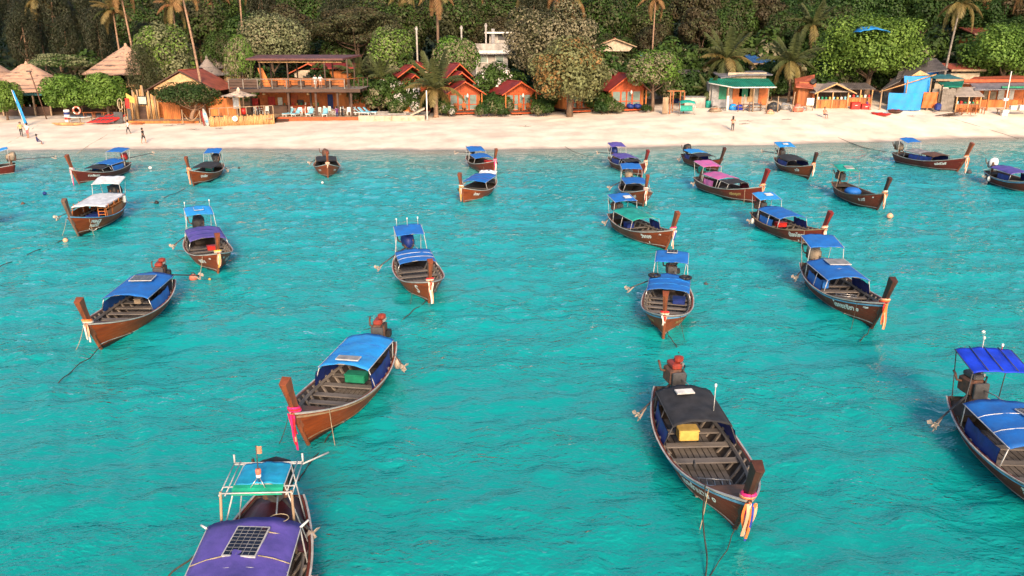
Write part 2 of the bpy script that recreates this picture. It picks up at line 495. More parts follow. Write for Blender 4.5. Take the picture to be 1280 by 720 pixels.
# ---------------------------------------------------------------- long-tail boats (bow along local +x, z = 0 at the water)
BL, BB = 7.5, 2.2
def sstep(a, b, x):
    t = min(1, max(0, (x - a) / (b - a))); return t * t * (3 - 2 * t)
def half_w(t):
    if t < .42: p = .46 + .54 * math.sin(math.pi / 2 * t / .42) ** .9
    else: p = 1 - ((t - .42) / .58) ** 2.7
    return BB / 2 * p + .035
def sheer(t): return .66 + .7 * max(0, (t - .42) / .58) ** 2.0 + .2 * max(0, (.42 - t) / .42) ** 2
def keel(t): return -.32 + .2 * max(0, (.25 - t) / .25) ** 2
def hp(t, u, s=1, inset=0.0):
    """a point of the hull: t along (0 stern, 1 bow), u from keel to gunwale, s side"""
    w = max(.0, half_w(t) - inset)
    ex = .42 + .55 * sstep(.55, 1, t)
    zk, zs = keel(t) + inset * .8, sheer(t)
    rake = 1.0 * sstep(.62, 1, t)
    x = -3.4 + t * BL - rake * (1 - u) + .25 * sstep(.12, 0, t) * (1 - u)
    return Vector((x, s * w * (max(u, 0) ** ex), zk + (zs - zk) * u))
def t_of_x(x): return (x + 3.4) / BL
def u_of_z(t, z): return (z - keel(t)) / (sheer(t) - keel(t))
def inner_w(t, z):
    u = min(1, max(.02, u_of_z(t, z)))
    return hp(t, u, 1, .06).y
TS = [i / 30 for i in range(31)]

def hull_mesh(mo, mi_, mk):
    mb = MB()
    us = [0, .06, .14, .25, .4, .56, .72, .86, 1]
    for s in (1, -1):
        for inset, flip in ((0, 0), (.055, 1)):
            vs = [hp(t, u, s, inset) for t in TS for u in us]
            n = len(us)
            for i in range(len(TS) - 1):
                for j in range(n - 1):
                    q = (i * n + j, (i + 1) * n + j, (i + 1) * n + j + 1, i * n + j + 1)
                    if (s < 0) != bool(flip): q = q[::-1]
                    mb.add([vs[k] for k in q], [(0, 1, 2, 3)], 1 if inset else 0)
        # gunwale cap between the two skins
        for i in range(len(TS) - 1):
            a, b = TS[i], TS[i + 1]
            q = [hp(a, 1, s), hp(b, 1, s), hp(b, 1, s, .055), hp(a, 1, s, .055)]
            mb.add(q, [(0, 1, 2, 3) if s > 0 else (3, 2, 1, 0)], 0)
    # transom
    for k in range(len(us) - 1):
        a, b = us[k], us[k + 1]
        mb.add([hp(0, a, -1), hp(0, a, 1), hp(0, b, 1), hp(0, b, -1)], [(0, 1, 2, 3)], 0)
        mb.add([hp(0, a, -1, .055) + Vector((.05, 0, 0)), hp(0, a, 1, .055) + Vector((.05, 0, 0)), hp(0, b, 1, .055) + Vector((.05, 0, 0)), hp(0, b, -1, .055) + Vector((.05, 0, 0))], [(3, 2, 1, 0)], 1)
    me = mb.mesh('hull', [mo, mi_])
    import bmesh
    bm = bmesh.new(); bm.from_mesh(me); bmesh.ops.remove_doubles(bm, verts=bm.verts, dist=.0008)
    for f in bm.faces: f.smooth = True
    bm.to_mesh(me); bm.free()
    return me

def band(u0, u1, d, m, name, parent, zabs=None, t0=0.0, t1=1.0):
    """a rubbing strake or painted line standing proud of the hull, both sides"""
    mb = MB()
    for s in (1, -1):
        rows = []
        for t in [t0 + (t1 - t0) * i / 26 for i in range(27)]:
            a, b = (u0, u1) if zabs is None else (u_of_z(t, zabs[0] + .1 * sstep(.7, 1, t)), u_of_z(t, zabs[1] + .1 * sstep(.7, 1, t)))
            p, q = hp(t, a, s), hp(t, b, s)
            o = Vector((.0, s * d, 0)) + Vector((d * sstep(.8, 1, t), 0, 0))
            rows.append([p, p + o, q + o, q])
        vs = [p for r in rows for p in r]
        fs = []
        for i in range(len(rows) - 1):
            for j in range(4):
                q = (i * 4 + j, (i + 1) * 4 + j, (i + 1) * 4 + (j + 1) % 4, i * 4 + (j + 1) % 4)
                fs.append(q if s > 0 else q[::-1])
        fs += [(0, 1, 2, 3), tuple(len(vs) - 4 + k for k in (3, 2, 1, 0))]
        mb.add(vs, fs)
    return fix_normals(mb.build(name, m, parent))

def hull_text(txt, parent, m, t_mid=.76, u_mid=.66, h=.2, name='boat_name'):
    cu = bpy.data.curves.new('lettering', 'FONT'); cu.body = txt; cu.size = h * 1.6; cu.align_x = 'CENTER'; cu.resolution_u = 2; cu.offset = .012
    o = bpy.data.objects.new('lettering', cu); COL.objects.link(o)
    dg = bpy.context.evaluated_depsgraph_get(); dg.update()
    src = bpy.data.meshes.new_from_object(o.evaluated_get(dg))
    vs0 = [v.co.copy() for v in src.vertices]; fs0 = [tuple(p.vertices) for p in src.polygons]
    bpy.data.objects.remove(o); bpy.data.curves.remove(cu); bpy.data.meshes.remove(src)
    if not vs0: return
    for s in (-1, 1):
        vs = []
        for p in vs0:
            t = t_mid - s * p.x / BL
            t = min(.985, t)
            u = u_mid + p.y / (sheer(t) - keel(t))
            q = hp(t, u, s)
            tx = hp(min(1, t + .004), u, s) - q; tu = hp(t, u + .01, s) - q
            n = tx.cross(tu) * -s
            if n.length > 0: n.normalize()
            if n.y * s < 0: n = -n
            vs.append(q + n * .014)
        MB().add(vs, fs0).build(name, m, parent)

def curve_pts(a, b, sag, n=8):
    a, b = Vector(a), Vector(b)
    return [a.lerp(b, i / n) - Vector((0, 0, sag * 4 * (i / n) * (1 - i / n))) for i in range(n + 1)]

ROOF_DROP, REAR_DROP = .27, .38
def canopy(boat, name, x0, x1, hw, z, m, arch=.16, sag=.03, post_m=None, posts=None, taper=1.0, seam=None, base_z=None, thick=.025, tilt=-.12, posts_at=None):
    """an arched cloth roof on its frame"""
    z -= ROOF_DROP if z < 2.2 else REAR_DROP
    arch *= .8
    grid = []
    nx, ny = 14, 14
    ph = random.uniform(0, 6)
    for i in range(nx + 1):
        x = x0 + (x1 - x0) * i / nx
        k = i / nx
        w = hw * (taper + (1 - taper) * math.sin(math.pi * min(1, .25 + k * .75)))
        row = []
        for j in range(ny + 1):
            v = j / ny * 2 - 1
            zz = z + arch * (1 - v * v) - sag * abs(math.sin(k * math.pi * 3)) * (1 - v ** 4) + tilt * (k - .5) - .05 * max(0, abs(v) - .9) * 10 * .6 + .016 * math.sin(7 * x + 4 * v + ph) * (1 - v ** 4) + .012 * math.sin(11 * v - 5 * x + ph * 2) * (1 - v ** 4)
            row.append((x, v * w, zz))
        grid.append(row)
    c = MB().sheet(grid, thick).build(name, m, boat, smooth=True)
    pm = post_m or M['steel']
    zb = lambda x: sheer(min(1, max(0, t_of_x(x)))) - .03
    for x in (posts_at or (x0 + .06, x1 - .06)):
        k = (x - x0) / (x1 - x0)
        w = hw * (taper + (1 - taper) * math.sin(math.pi * min(1, .25 + k * .75)))
        for s in (-1, 1):
            yb = s * (half_w(min(1, max(0, t_of_x(x)))) - .07)
            tb('post', [(x, yb, zb(x) if base_z is None else base_z), (x, s * w * .97, z + tilt * (k - .5) - .02)], .017, pm, c, 6)
        pts = []
        for j in range(11):
            v = j / 10 * 2 - 1
            pts.append((x, v * w * .985, z + arch * (1 - v * v) - .045 + tilt * (k - .5)))
        tb('roof_bow', pts, .014, pm, c, 5)
    if seam is not None:
        for k in (.34, .67):
            x = x0 + (x1 - x0) * k
            w = hw * (taper + (1 - taper) * math.sin(math.pi * min(1, .25 + k * .75)))
            pts = []
            for j in range(11):
                v = j / 10 * 2 - 1
                pts.append((x, v * w, z + arch * (1 - v * v) - sag * abs(math.sin(k * math.pi * 3)) * (1 - v ** 4) + tilt * (k - .5) + .008 - .05 * max(0, abs(v) - .9) * 6))
            tb('seam', pts, .012, seam, c, 4)
    # edge piping
    for j in (0, ny):
        tb('edge_rail', [grid[i][j] for i in range(nx + 1)], .013, pm, c, 5)
    return c

def solar(boat, x, y, z, lx, ly, rx=0, rz=0.0, cells=(6, 4), m=None):
    rear = z >= 2.2
    z -= REAR_DROP - .02 + .23 * (x + 2.45) if rear else ROOF_DROP + .02 + .045 * (x + .8)
    p = MB().box((0, 0, 0), (lx, ly, .035)).build('solar_panel', M['metalwhite'], boat)
    p.location = (x, y, z); p.rotation_euler = (rx, .23 if rear else .045, rz)
    bx('cell_sheet', (0, 0, .021), (lx * .92, ly * .92, .006), m or M['solar'], p)
    if cells:
        mb = MB()
        for i in range(1, cells[0]): mb.box((lx * .92 * (i / cells[0] - .5), 0, .0265), (.008, ly * .92, .004))
        for j in range(1, cells[1]): mb.box((0, ly * .92 * (j / cells[1] - .5), .0262), (lx * .92, .008, .004))
        mb.build('cell_grid', M['grey'], p)
    return p

def engine(boat, top, cover=None, prop=(-1.3, -1.55, .55), tilt=0.0, big=1.0):
    """car engine on a pivot at the stern with the long propeller shaft"""
    e = MB().box((0, 0, .12), (.52 * big, .4 * big, .42 * big), bev=.05).build('engine', M['iron'], boat)
    e.location = (-3.2, 0, 1.2); e.scale = (1.25,) * 3; e.rotation_euler = (0, tilt, .15)
    if cover is None:
        bx('valve_cover', (0, 0, .40 * big), (.46 * big, .26 * big, .15 * big), top, e, bev=.04)
        for k in range(4): MB().lathe([(.03, 0), (.035, .03), (.03, .1)], (-.16 + .1 * k, .17, .38), 6).build('intake', M['steel'], e)
        MB().lathe([(.15, 0), (.16, .02), (.16, .05), (.06, .07)], (.27 * big, 0, .12), 12, axis='x').build('pulley', M['darkgrey'], e)
        tb('exhaust', [(-.1, -.2, .2), (-.14, -.3, .22), (-.2, -.32, .36), (-.28, -.32, .42)], .03, M['iron'], e)
        MB().lathe([(.09, 0), (.12, .03), (.12, .12), (.05, .15)], (.02, .1, .48), 10).build('air_filter', top, e)
        bx('radiator', (.34, 0, .1), (.08, .36, .42), M['darkgrey'], e, bev=.02)
        bx('battery', (-.05, .27, .02), (.24, .14, .2), M['black'], e, bev=.02)
        tb('hose', [(.3, .1, .3), (.2, .2, .42), (0, .18, .36)], .022, M['black'], e)
    else:
        g = []
        mb = MB()
        prof = [(.25, -.2), (.31, -.05), (.33, .12), (.31, .28), (.27, .38), (.2, .43), (.08, .46), (.01, .465)]
        big *= .84
        mb.lathe([(r_ * big, z_ * big) for r_, z_ in prof], (0, 0, .1), 14)
        rr = random.Random(len(boat.name) + int(cover.name.__len__()))
        ph = rr.random() * 6
        mb.v = [(x * (1.2 + .16 * math.sin(3 * math.atan2(y, x) + ph)) + .03 * rr.random(), y * (.95 + .2 * math.sin(4 * math.atan2(y, x) + ph * 2)), z + .07 * math.sin(x * 9 + ph) + .03 * rr.random()) for x, y, z in mb.v]
        MB().lathe([(.13, 0), (.15, .02), (.15, .05), (.06, .07)], (.3 * big, 0, .02), 12, axis='x').build('pulley', M['darkgrey'], e)
        tb('exhaust', [(-.1, -.2, .1), (-.16, -.36, .2), (-.24, -.4, .48)], .03, M['iron'], e)
        mb.build('engine_cover', cover, e, smooth=True)
    bx('mount', (-3.12, 0, 1.0), (.16, .16, .5), M['iron'], boat, bev=.02)
    a = Vector((-3.12, 0, 1.18)); b = Vector(prop)
    sh = tb('propeller_shaft', [a, a.lerp(b, .5), b], [.045, .035, .026], M['darkgrey'], boat)
    d = (b - a).normalized()
    side = d.cross(Vector((0, 0, 1))).normalized(); up = side.cross(d)
    mb = MB()
    for k in range(3):
        t = 2 * math.pi * k / 3 + .4
        r1 = side * math.cos(t) + up * math.sin(t); r2 = -side * math.sin(t) + up * math.cos(t)
        c0 = b - d * .02
        mb.plate([c0 + r1 * .02 - r2 * .03, c0 + r1 * .14 - r2 * .09 + d * .03, c0 + r1 * .2 + d * .02, c0 + r1 * .14 + r2 * .09 - d * .03, c0 + r1 * .02 + r2 * .03], .012, 0, d)
    mb.tube([b - d * .1, b + d * .08], [.04, .025], 7)
    mb.build('propeller', M['propeller'], sh)
    mb = MB(); mb.plate([b - d * .34 - up * .02, b + d * .06 - up * .2, b - d * .06 - up * .22, b - d * .44 - up * .04], .015, 0, side)
    mb.build('skeg', M['propeller'], sh)
    # tiller
    tb('tiller', [(-2.9, .1, 1.35), (-2.3, .22, 1.42), (-1.75, .3, 1.36)], .018, M['steel'], boat)
    return e

def ribbons(boat, cols, seed=0, n=5, ln=.75, spread=.1):
    rr = random.Random(seed)
    rb = None
    base = Vector((3.9, 0, 1.33))
    mb = MB()
    for k in range(3):
        pts = []
        for i in range(13):
            t = 2 * math.pi * i / 12
            pts.append(base + Vector((.05 + .17 * math.cos(t) + .03 * k, .155 * math.sin(t), .05 + .05 * k + .04 * math.cos(t))))
        mb.tube(pts, .035 + .01 * rr.random(), 6, k % len(cols))
    g = mb.build('garland', [M[c] for c in cols] + [M[cols[0]]] * 3, boat, smooth=True)
    n = n + 2
    for k in range(n):
        y0 = (k / (n - 1) - .5) * spread * 2
        ll = ln * (.65 + .5 * rr.random())
        rows = []
        w = .022 + .016 * rr.random()
        ph = rr.random() * 6
        for i in range(8):
            q = i / 7
            x = 4.2 + .05 * math.sin(q * 3 + ph) - q * .12; y = y0 * (1 - .5 * q) + .03 * math.sin(q * 4 + ph)
            rows.append([(x, y - w, 1.34 - ll * q), (x + .012, y + w, 1.34 - ll * q)])
        vs = [p for r_ in rows for p in r_]; vs += [(x - .012, y, z) for x, y, z in vs]
        fs = []
        nv = 16
        for i in range(7):
            a = i * 2
            fs += [(a, a + 1, a + 3, a + 2), (nv + a, nv + a + 2, nv + a + 3, nv + a + 1), (a, a + 2, nv + a + 2, nv + a), (a + 1, nv + a + 1, nv + a + 3, a + 3)]
        MB().add(vs, fs).build('ribbon', M[cols[k % len(cols)]], g)

def hull_mats(kind):
    a = {'orange': ((.3, .06, .012), (.15, .028, .008)), 'brown': ((.24, .047, .013), (.12, .026, .01)), 'maroon': ((.15, .024, .016), (.09, .016, .012)), 'dark': ((.2, .038, .018), (.11, .024, .012)), 'red': ((.2, .03, .015), (.1, .02, .01))}[kind]
    m = mat('hull_' + kind, a[0], .5, .3, 1.3, bump=.25, bscale=9, stretch=(.35, 1, 2.2), col2=a[1], spec=.25)
    if 'scuff' not in m.keys():
        m['scuff'] = 1
        nt = m.node_tree; N = nt.nodes; L = nt.links; p = N['Principled BSDF']
        old = p.inputs['Base Color'].links[0].from_socket
        tc = N.new('ShaderNodeTexCoord'); sp = N.new('ShaderNodeSeparateXYZ'); L.new(tc.outputs['Object'], sp.inputs[0])
        mp = N.new('ShaderNodeMapping'); mp.inputs['Scale'].default_value = (.7, .7, 3); L.new(tc.outputs['Object'], mp.inputs[0])
        nz = N.new('ShaderNodeTexNoise'); nz.inputs['Scale'].default_value = 3.5; nz.inputs['Detail'].default_value = 8; nz.inputs['Roughness'].default_value = .75
        L.new(mp.outputs[0], nz.inputs['Vector'])
        r1 = N.new('ShaderNodeMapRange'); r1.inputs[1].default_value = .58; r1.inputs[2].default_value = .72; r1.inputs[4].default_value = .6; L.new(nz.outputs[0], r1.inputs[0])
        mx = N.new('ShaderNodeMix'); mx.data_type = 'RGBA'; mx.inputs[7].default_value = (.36, .22, .13, 1)
        L.new(r1.outputs[0], mx.inputs[0]); L.new(old, mx.inputs[6])
        # black bottom paint with slime below the boot line
        r2 = N.new('ShaderNodeMapRange'); r2.inputs[1].default_value = .1; r2.inputs[2].default_value = .06; L.new(sp.outputs[2], r2.inputs[0])
        mx2 = N.new('ShaderNodeMix'); mx2.data_type = 'RGBA'; mx2.inputs[7].default_value = (.035, .02, .014, 1)
        L.new(r2.outputs[0], mx2.inputs[0]); L.new(mx.outputs[2], mx2.inputs[6]); L.new(mx2.outputs[2], p.inputs['Base Color'])
        # plank seams
        w = N.new('ShaderNodeTexWave'); w.bands_direction = 'Z'; w.inputs['Scale'].default_value = 2.1; w.inputs['Distortion'].default_value = .4
        L.new(tc.outputs['Object'], w.inputs[0])
        pw = N.new('ShaderNodeMath'); pw.operation = 'POWER'; pw.inputs[1].default_value = .15; L.new(w.outputs[1], pw.inputs[0])
        b = N.new('ShaderNodeBump'); b.inputs['Strength'].default_value = .35; b.inputs['Distance'].default_value = .02
        L.new(pw.outputs[0], b.inputs['Height'])
        ob = p.inputs['Normal'].links[0].from_socket
        L.new(ob, b.inputs['Normal']); L.new(b.outputs[0], p.inputs['Normal'])
    return m
M['inner'] = mat('hull_inside', (.07, .056, .048), .8, .4, 2, bump=.3, stretch=(.3, 1, 1), col2=(.035, .028, .024))
M['plank'] = mat('grey_plank', (.17, .15, .135), .8, .35, 2.5, bump=.35, stretch=(1, .3, 1))
M['brownplank'] = mat('brown_plank', (.17, .075, .04), .7, .4, 2.5, bump=.3, stretch=(1, .3, 1))
M['propeller'] = mat('pale_propeller', (.45, .36, .3), .5, .25, 5)
M['stripewhite'] = mat('white_stripe', (.5, .48, .46), .5, .25, 3)
M['stripeblue'] = mat('pale_blue_stripe', (.16, .42, .68), .5, .25, 3)
M['stripetan'] = mat('tan_stripe', (.42, .26, .15), .55, .3, 3)
M['rwhite'] = mat('white_ribbon', (.78, .72, .66), .7, .1); M['rpink'] = mat('pink_ribbon', (.8, .03, .2), .6, .1)
M['rorange'] = mat('orange_ribbon', (.85, .22, .05), .6, .1); M['rred'] = mat('red_ribbon', (.7, .03, .03), .6, .1)
M['rpeach'] = mat('peach_ribbon', (.85, .42, .26), .6, .1); M['rgreen'] = mat('green_ribbon', (.35, .6, .3), .6, .1)
M['ryellow'] = mat('yellow_ribbon', (.85, .5, .08), .6, .1); M['rblue'] = mat('blue_ribbon', (.03, .06, .4), .6, .1)
M['letter'] = mat('white_lettering', (.8, .79, .77), .5, .05)
M['gold'] = mat('gold_lettering', (.5, .32, .12), .5, .1)

HULLS = {}
def boat(mid, hdg, label, hull='maroon', rail='stripewhite', stripe='stripeblue', prow='wood', detail=1, scale=1.0, foredeck='brownplank', seats=(.34, .45, .57, .68), prow_h=1.0, group='long-tail boats moored off the beach'):
    b = thing('longtail_boat', label, 'boat', (mid[0], mid[1], 0), R(hdg), group)
    b.scale = (scale * random.uniform(.98, 1.03), scale * random.uniform(.95, 1.05), scale * random.uniform(.96, 1.05))
    b.rotation_euler = (R(random.uniform(-1.5, 1.5)), R(random.uniform(-.8, .8)), R(hdg))
    if hull not in HULLS: HULLS[hull] = hull_mesh(hull_mats(hull), M['inner'], None)
    link('hull', HULLS[hull], b)
    band(.968, 1.01, .045, M[rail], 'gunwale_rail', b)
    if stripe: band(.88, .93, .035, M[stripe], 'side_stripe', b)
    band(.7, .72, .012, M['stripewhite' if stripe != 'stripetan' else 'stripetan'], 'boot_line', b, zabs=(.09, .125))
    # floor, seats, ribs, decks
    if detail > 1:
        for k in range(7):
            y = (k - 3) * .175
            x1 = 2.5 - abs(k - 3) * .18
            bx('floor_plank', ((-2.5 + x1) / 2, y, .135 + .004 * (k % 2)), (x1 + 2.5, .15, .03), M['plank'], b)
        for t in [.2 + .065 * k for k in range(11)]:
            for s in (1, -1):
                mb = MB()
                rows = [[hp(t - .006, u, s, .06), hp(t + .006, u, s, .06), hp(t + .006, u, s, .12), hp(t - .006, u, s, .12)] for u in (.3, .5, .7, .85, .97)]
                vs = [p for r_ in rows for p in r_]
                fs = [(i * 4 + j, i * 4 + (j + 1) % 4, (i + 1) * 4 + (j + 1) % 4, (i + 1) * 4 + j) for i in range(4) for j in range(4)] + [(3, 2, 1, 0), (16, 17, 18, 19)]
                mb.add(vs, fs)
                mb.build('rib', M['greywood'], b)
        for s in (1, -1):
            rows = [[hp(t, .82, s, .1), hp(t, .82, s, .14), hp(t, .9, s, .14), hp(t, .9, s, .1)] for t in [.14 + .7 * i / 18 for i in range(19)]]
            vs = [p for r_ in rows for p in r_]
            fs = [(i * 4 + j, i * 4 + (j + 1) % 4, (i + 1) * 4 + (j + 1) % 4, (i + 1) * 4 + j) for i in range(18) for j in range(4)] + [(3, 2, 1, 0), (72, 73, 74, 75)]
            fix_normals(MB().add(vs, fs).build('stringer', M['greywood'], b))
    MB().sheet([[(hp(t, u_of_z(t, .1), 1).x, v * inner_w(t, .1) * 1.02, .1) for v in (-1, -.5, 0, .5, 1)] for t in [.01 + .93 * i / 22 for i in range(23)]], .03).build('bilge_boards', M['inner'], b)
    for t in seats:
        x = -3.4 + t * BL
        w = inner_w(t, .42)
        bx('seat_plank', (x, 0, .44), (.27, 2 * w - .01, .045), M['plank'], b, bev=.01)
    def deck(t0, t1, dz, m, name):
        poly = [(hp(t, 1, 1, .05).x, hp(t, 1, 1, .05).y) for t in [t0 + (t1 - t0) * i / 8 for i in range(9)]]
        zs_ = [sheer(t) - dz for t in [t0 + (t1 - t0) * i / 8 for i in range(9)]]
        top = [(x, y, z) for (x, y), z in zip(poly, zs_)]
        mb = MB(); grid = [[(x, y * v, z + .03 * (1 - v * v)) for v in (1, .5, 0, -.5, -1)] for x, y, z in top]
        mb.sheet(grid, .03)
        return fix_normals(mb.build(name, m, b))
    deck(.83, .985, .035, M[foredeck], 'foredeck')
    deck(.005, .13, .1, M['inner'], 'stern_deck')
    # prow post
    h = prow_h
    secs = [(3.66, .75, .11, .09), (3.9, 1.25, .13, .1), (4.02, 1.5, .125, .085), (4.24, 1.5 + .5 * h, .14, .1), (4.43, 1.5 + .94 * h, .17, .135)]
    mb = MB(); rows = []
    for (x, z, dx, dy) in secs:
        rows.append([(x - dx, -dy, z + dx * .35), (x + dx * .75, -dy * .8, z - dx * .35), (x + dx, 0, z - dx * .5), (x + dx * .75, dy * .8, z - dx * .35), (x - dx, dy, z + dx * .35)])
    vs = [p for r_ in rows for p in r_]
    fs = [(i * 5 + j, i * 5 + (j + 1) % 5, (i + 1) * 5 + (j + 1) % 5, (i + 1) * 5 + j) for i in range(len(rows) - 1) for j in range(5)]
    fs += [(4, 3, 2, 1, 0), tuple((len(rows) - 1) * 5 + j for j in range(5))]
    fix_normals(mb.add(vs, fs).build('prow_post', M['prow_' + prow], b))
    # stem timber down to the water
    mb = MB()
    pts = [hp(1, u, 1) for u in (0, .2, .4, .6, .8, 1.0)]
    mb.tube([(p.x + .02, 0, p.z) for p in pts], .065, 6)
    mb.build('stem', M['prow_' + prow], b, smooth=True)
    return b
M['prow_wood'] = mat('prow_brown', (.27, .075, .028), .45, .35, 2, bump=.25, stretch=(1, 1, .3), coat=.1)
M['prow_dark'] = mat('prow_dark', (.085, .032, .02), .5, .35, 2, bump=.25, stretch=(1, 1, .3))
M['prow_red'] = mat('prow_red', (.24, .022, .016), .45, .3, 2, bump=.2, stretch=(1, 1, .3))
M['prow_grey'] = mat('prow_grey', (.2, .12, .085), .7, .3, 2, bump=.3, stretch=(1, 1, .3))

def side_cloth(b, x0, x1, m, sides=(1, -1), z0=.62, z1=1.05):
    for s in sides:
        grid = []
        for i in range(9):
            x = x0 + (x1 - x0) * i / 8
            w = half_w(t_of_x(x)) - .1
            grid.append([(x, s * (w + .02 * math.sin(i * 2.1)), z0 - .06), (x, s * (w - .05 + .03 * math.sin(i * 1.7)), (z0 + z1) / 2), (x, s * (w - .07), z1 + .02 * math.sin(i * 2.6))])
        vs = [p for r_ in grid for p in r_]; n = len(vs)
        vs2 = [(x, y - s * .02, z) for x, y, z in vs]
        fs = []
        for i in range(8):
            for j in range(2):
                q = (i * 3 + j, i * 3 + j + 1, (i + 1) * 3 + j + 1, (i + 1) * 3 + j)
                fs += [q, tuple(n + k for k in reversed(q))]
        fix_normals(MB().add([*vs, *vs2], fs + [(0, 3, n + 3, n), (2, n + 2, n + 5, 5)]).build('side_cloth', m, b, smooth=True))

def rear_frame(b, x0=-3.0, x1=-1.75, hw=.72, z=2.42, m=None, tilt=-.28, pm=None):
    return canopy(b, 'rear_canopy', x0, x1, hw, z, m or M['blue'], arch=.05, sag=.01, post_m=pm or M['metalwhite'], tilt=tilt)

def fender(b, x, s, m=None):
    w = half_w(t_of_x(x)) + .1
    f = MB().lathe([(.02, .2), (.09, .16), (.13, .05), (.13, -.05), (.09, -.15), (.02, -.18)], (x, s * w, sheer(t_of_x(x)) - .25), 9).build('fender', m or M['propeller'], b, smooth=True)
    tb('fender_line', [(x, s * (w - .1), sheer(t_of_x(x))), (x, s * w, sheer(t_of_x(x)) - .06)], .012, M['palerope'], f)

def crate(b, x, y, z, s, m, name='storage_box', lid=None):
    c = bx(name, (x, y, z + s[2] / 2), s, m, b, bev=.03)
    bx('lid', (x, y, z + s[2] + .022), (s[0] + .03, s[1] + .03, .04), lid or m, c, bev=.012)

def ladder(b, x, y, z, rz=0.0):
    l = MB()
    for s in (-1, 1): l.tube([(-.45, s * .17, 0), (.45, s * .17, 0)], .018, 5)
    for k in range(5): l.tube([(-.4 + .2 * k, -.17, 0), (-.4 + .2 * k, .17, 0)], .014, 5)
    o = l.build('boarding_ladder', M['steel'], b, smooth=True); o.location = (x, y, z); o.rotation_euler = (0, 0, rz)

def antenna(b, x, y, z0, h, m=None):
    z0 -= ROOF_DROP + .05 if z0 < 2.2 else REAR_DROP - .1
    a = tb('mast', [(x, y, z0), (x, y, z0 + h)], .014, m or M['metalwhite'], b, 5)
    bx('mast_lamp', (x, y, z0 + h + .04), (.06, .06, .1), M['white'], a, bev=.015)

def bow_rope(b, m=None, y=.35, side=-1):
    tb('bow_line', curve_pts((3.0, side * .62, 1.05), (3.45, side * .95, -.1), .16, 8), .011, m or M['palerope'], b, 5)

# --- nearest boats
b = boat((4.95, 19), -87, 'dark maroon boat with black cloth roof and yellow box, nearest the centre of the water', scale=0.93, hull='dark', rail='stripewhite', stripe='stripeblue', prow='dark', detail=2, seats=(.31, .42, .54))
canopy(b, 'canopy', -2.05, .2, .84, 1.58, M['blacktarp'], .2, .02, M['darkgrey'], posts_at=(-1.95, -.9, .12), tilt=-.06)
solar(b, -1.5, -.1, 1.8, .28, .55, 0, .1, None, M['white'])
side_cloth(b, -1.9, .12, M['navy'])
engine(b, M['enginered'], prop=(-2.2, -1.35, .45))
ribbons(b, ['rorange', 'rpeach', 'rpink', 'rwhite', 'rorange', 'rblue'], 1, 6, 1.0, .12)
crate(b, -.62, -.18, .47, (.42, .58, .3), M['yellow'])
antenna(b, -.35, .45, 1.78, .75)
ladder(b, 1.75, -.05, .42, 1.4)
tb('deck_cleat', [(1.55, -.6, .8), (1.55, -.6, .98), (1.75, -.62, .98), (1.75, -.62, .8)], .018, M['darkgrey'], b)
hull_text('โชคอำนวย ๑', b, M['letter'], .77, .62, .21)
bow_rope(b)

b = boat((-5.1, 22.95), -101, 'brown boat with sky blue cloth roof, red-topped engine and pink ribbons', scale=0.92, hull='orange', rail='stripewhite', stripe='stripetan', prow='wood', detail=2, seats=(.33, .44, .55, .63))
canopy(b, 'canopy', -2.3, .35, .88, 1.58, M['ltblue'], .18, .02, M['metalwhite'], seam=M['blue'], posts_at=(-2.2, .28))
solar(b, -.05, .05, 1.77, .34, .8, 0, 0, None, M['grey'])
side_cloth(b, -2.0, .4, M['navy'])
engine(b, M['enginered'], prop=(-1.9, 1.35, .5))
ribbons(b, ['rpink', 'rred', 'rpink', 'rpeach'], 2, 5, 1.0, .08)
crate(b, -.5, .1, .46, (.42, .72, .26), M['green'])
fender(b, -2.2, 1)
bow_rope(b, side=1); bow_rope(b, M['rope'], side=-1)

b = boat((-15.15, 30.38), -88, 'bright orange brown boat with blue roof carrying a solar panel, beside the salmon buoy', scale=0.92, hull='orange', rail='stripewhite', stripe=None, prow='wood', detail=2, seats=(.3, .4, .5, .6))
canopy(b, 'canopy', -2.3, .7, .92, 1.6, M['blue'], .2, .02, M['steel'], posts_at=(-2.2, .62))
solar(b, -1.25, 0, 1.85, .75, .95, 0, .05)
side_cloth(b, -1.8, .6, M['blue'], sides=(1, -1))
engine(b, M['enginered'], prop=(-4.9, 1.2, .6))
ribbons(b, ['rwhite', 'rpeach', 'rorange'], 3, 3, .7, .06)
crate(b, -1.0, -.2, .46, (.3, .3, .2), M['tan'])
bow_rope(b, side=-1)
fender(b, .62, -1, M['buoy'])

b = boat((-4.35, 35.53), -75, 'orange brown boat with bright blue rear canopy near the middle of the water', scale=0.92, hull='orange', rail='stripewhite', stripe=None, prow='wood', detail=2, seats=(.36, .48, .6))
canopy(b, 'canopy', -1.5, .35, .9, 1.55, M['blue'], .12, .03, M['steel'], seam=M['whitetarp'], posts_at=(-1.42, .28))
rear_frame(b, -3.0, -1.9, .72, 2.62, M['royal'] if False else M['blue'])
for y in (-.55, 0, .55): antenna(b, -2.9, y, 2.65, .35)
engine(b, M['royal'], M['navy'], prop=(-1.4, -1.85, .6))
ribbons(b, ['rpeach', 'rwhite', 'rred', 'rpeach'], 4, 4, .95, .07)
hull_text('S', b, M['letter'], .87, .55, .42, 'wave_emblem')
bow_rope(b, M['rope'], side=-1)

